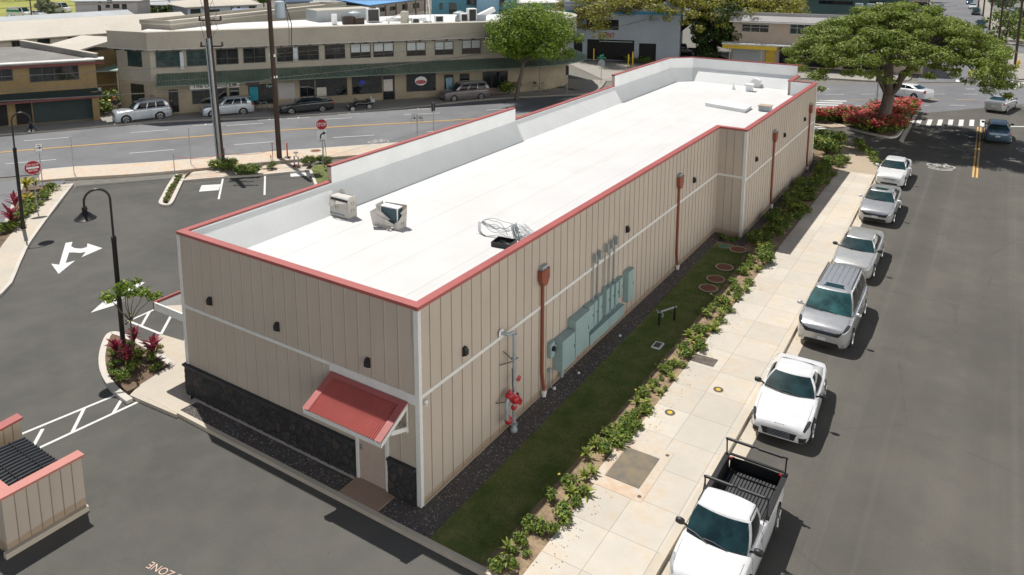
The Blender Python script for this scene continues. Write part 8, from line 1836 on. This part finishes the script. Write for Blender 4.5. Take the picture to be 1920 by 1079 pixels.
# bay bed and island
for i in range(14): p = P(395+rr.random()*85, 312+rr.random()*16); put_plant('bay_shrub', HB[i % 3], p.x, p.y, -.02, rr.uniform(.75, 1.1), 'grey green ground shrub in the bed at the head of the parking bays', 'shrub', 'shrubs at the head of the bays', rr=rr)
for i in range(9): q = i/8; p = P(311+q*24, 376-q*42); put_plant('bay_island_shrub', PB[i % 4], p.x, p.y, -.03, rr.uniform(.7, 1.0), 'small shrub in the narrow kerbed bay island', 'shrub', 'shrubs in the bay island', rr=rr)
p = P(511, 317); put_plant('yellow_bush', HB[1], p.x, p.y, -.02, .8, 'small yellow green bush by the short stake in the bay bed', 'shrub', None, rr=rr)
for i, (x, y) in enumerate(((573, 308), (585, 306), (600, 304), (612, 306))): p = P(x, y); put_plant('corner_shrub', HB[i % 3], p.x, p.y, -.02, rr.uniform(.6, 1.0), 'leggy shrub around the STOP sign post', 'shrub', 'shrubs around the STOP sign', rr=rr)
for i, (x, y, s) in enumerate(((196, 215, 2.2), (200, 208, 2.4), (206, 202, 2.0), (203, 190, 2.2), (213, 178, 1.8), (208, 136, 2.2), (217, 134, 2.0), (212, 130, 1.8))): p = P(x, y); put_plant('garden_shrub', HB[i % 3], p.x, p.y, -.02, s, 'leafy garden shrub in the gap between the ochre store and the shops', 'shrub', 'garden shrubs in the gap', rr=rr)
for i, (x, y) in enumerate(((953, 178), (958, 172), (962, 166))): p = P(x, y); put_plant('street_shrub', HB[i % 3], p.x, p.y, 0, 1.9+.2*i, 'leafy shrub at the foot of the round street tree', 'shrub', 'shrubs at the street tree', rr=rr)
for i in range(16): p = P(1170+rr.random()*75, 113+rr.random()*8); put_plant('yard_shrub', HB[i % 3], p.x, p.y, -.05, rr.uniform(.7, 1.2), 'low shrub in the yard strip behind the roof parapet', 'shrub', 'shrubs in the yard strip', rr=rr)
# turf blades
rr = random.Random(5); mb = MB()
for _ in range(26000):
    y = rr.uniform(-.75, 23); x = rr.uniform(.9 if y < 14 else .7, 2.58)
    a = rr.random()*6.283; h = rr.uniform(.02, .05); w = .008; l_ = rr.uniform(-.02, .02); mb.cur = 0 if rr.random() < .7 else 1
    dx, dy = math.cos(a)*w, math.sin(a)*w; mb.add([(x-dx, y-dy, -.014), (x+dx, y+dy, -.014), (x+l_, y+l_*.7, h-.01)], [(0, 1, 2)])
o = mb.build('grass', [leafmat('grass_blade', (.085, .165, .018), (.12, .19, .03)), leafmat('dry_grass_blade', (.16, .17, .045), (.13, .15, .04))]); tag(o, 'short green turf between the gravel strip and the planting bed', 'grass', kind='stuff')
rr = random.Random(6); mb = MB()
for _ in range(420):
    if rr.random() < .6: y = rr.uniform(-.7, 22); x = rr.uniform(.08, .85)
    else: x = rr.uniform(-9.3, -2.4); y = rr.uniform(-.75, -.2)
    s_ = rr.uniform(.008, .019); mb.cur = 0 if rr.random() < .6 else 1; c = (x, y, -.008); vs = [(c[0]+s_*dx*rr.uniform(.7, 1.2), c[1]+s_*dy*rr.uniform(.7, 1.2), c[2]+s_*dz*.7) for dx, dy, dz in ((1, 0, 0), (0, 1, 0), (-1, 0, 0), (0, -1, 0), (0, 0, 1))]; mb.add(vs, [(0, 1, 4), (1, 2, 4), (2, 3, 4), (3, 0, 4)])
o = mb.build('pebbles', [M['galv'], M['conc_old']]); tag(o, 'pale pebbles scattered over the dark gravel strips', 'pebbles', kind='stuff')
rr = random.Random(16); mb = MB()
for _ in range(420):
    x = rr.uniform(3.6, 4.2) if rr.random() < .8 else rr.uniform(6.3, 7); y = rr.uniform(-.5, 24); s_ = rr.uniform(.012, .03); a = rr.random()*6.283; u = Vector((math.cos(a), math.sin(a), 0))*s_; v = Vector((-u.y, u.x, rr.uniform(-.3, .3)*s_)); z = .006 if x < 6 else ZA+.014; c = Vector((x, y, z)); mb.add([c-u, c-v*.5, c+u, c+v*.5+Vector((0, 0, .006))], [(0, 1, 2, 3)])
o = mb.build('leaf_litter', pm('dry_leaf', (.16, .10, .05), .9, .3, 8)); tag(o, 'dry fallen leaves along the bed edge and the gutter', 'litter', kind='stuff')

for o in bpy.data.objects:
    for k_ in ('_w', '_k'):
        if k_ in o: del o[k_]
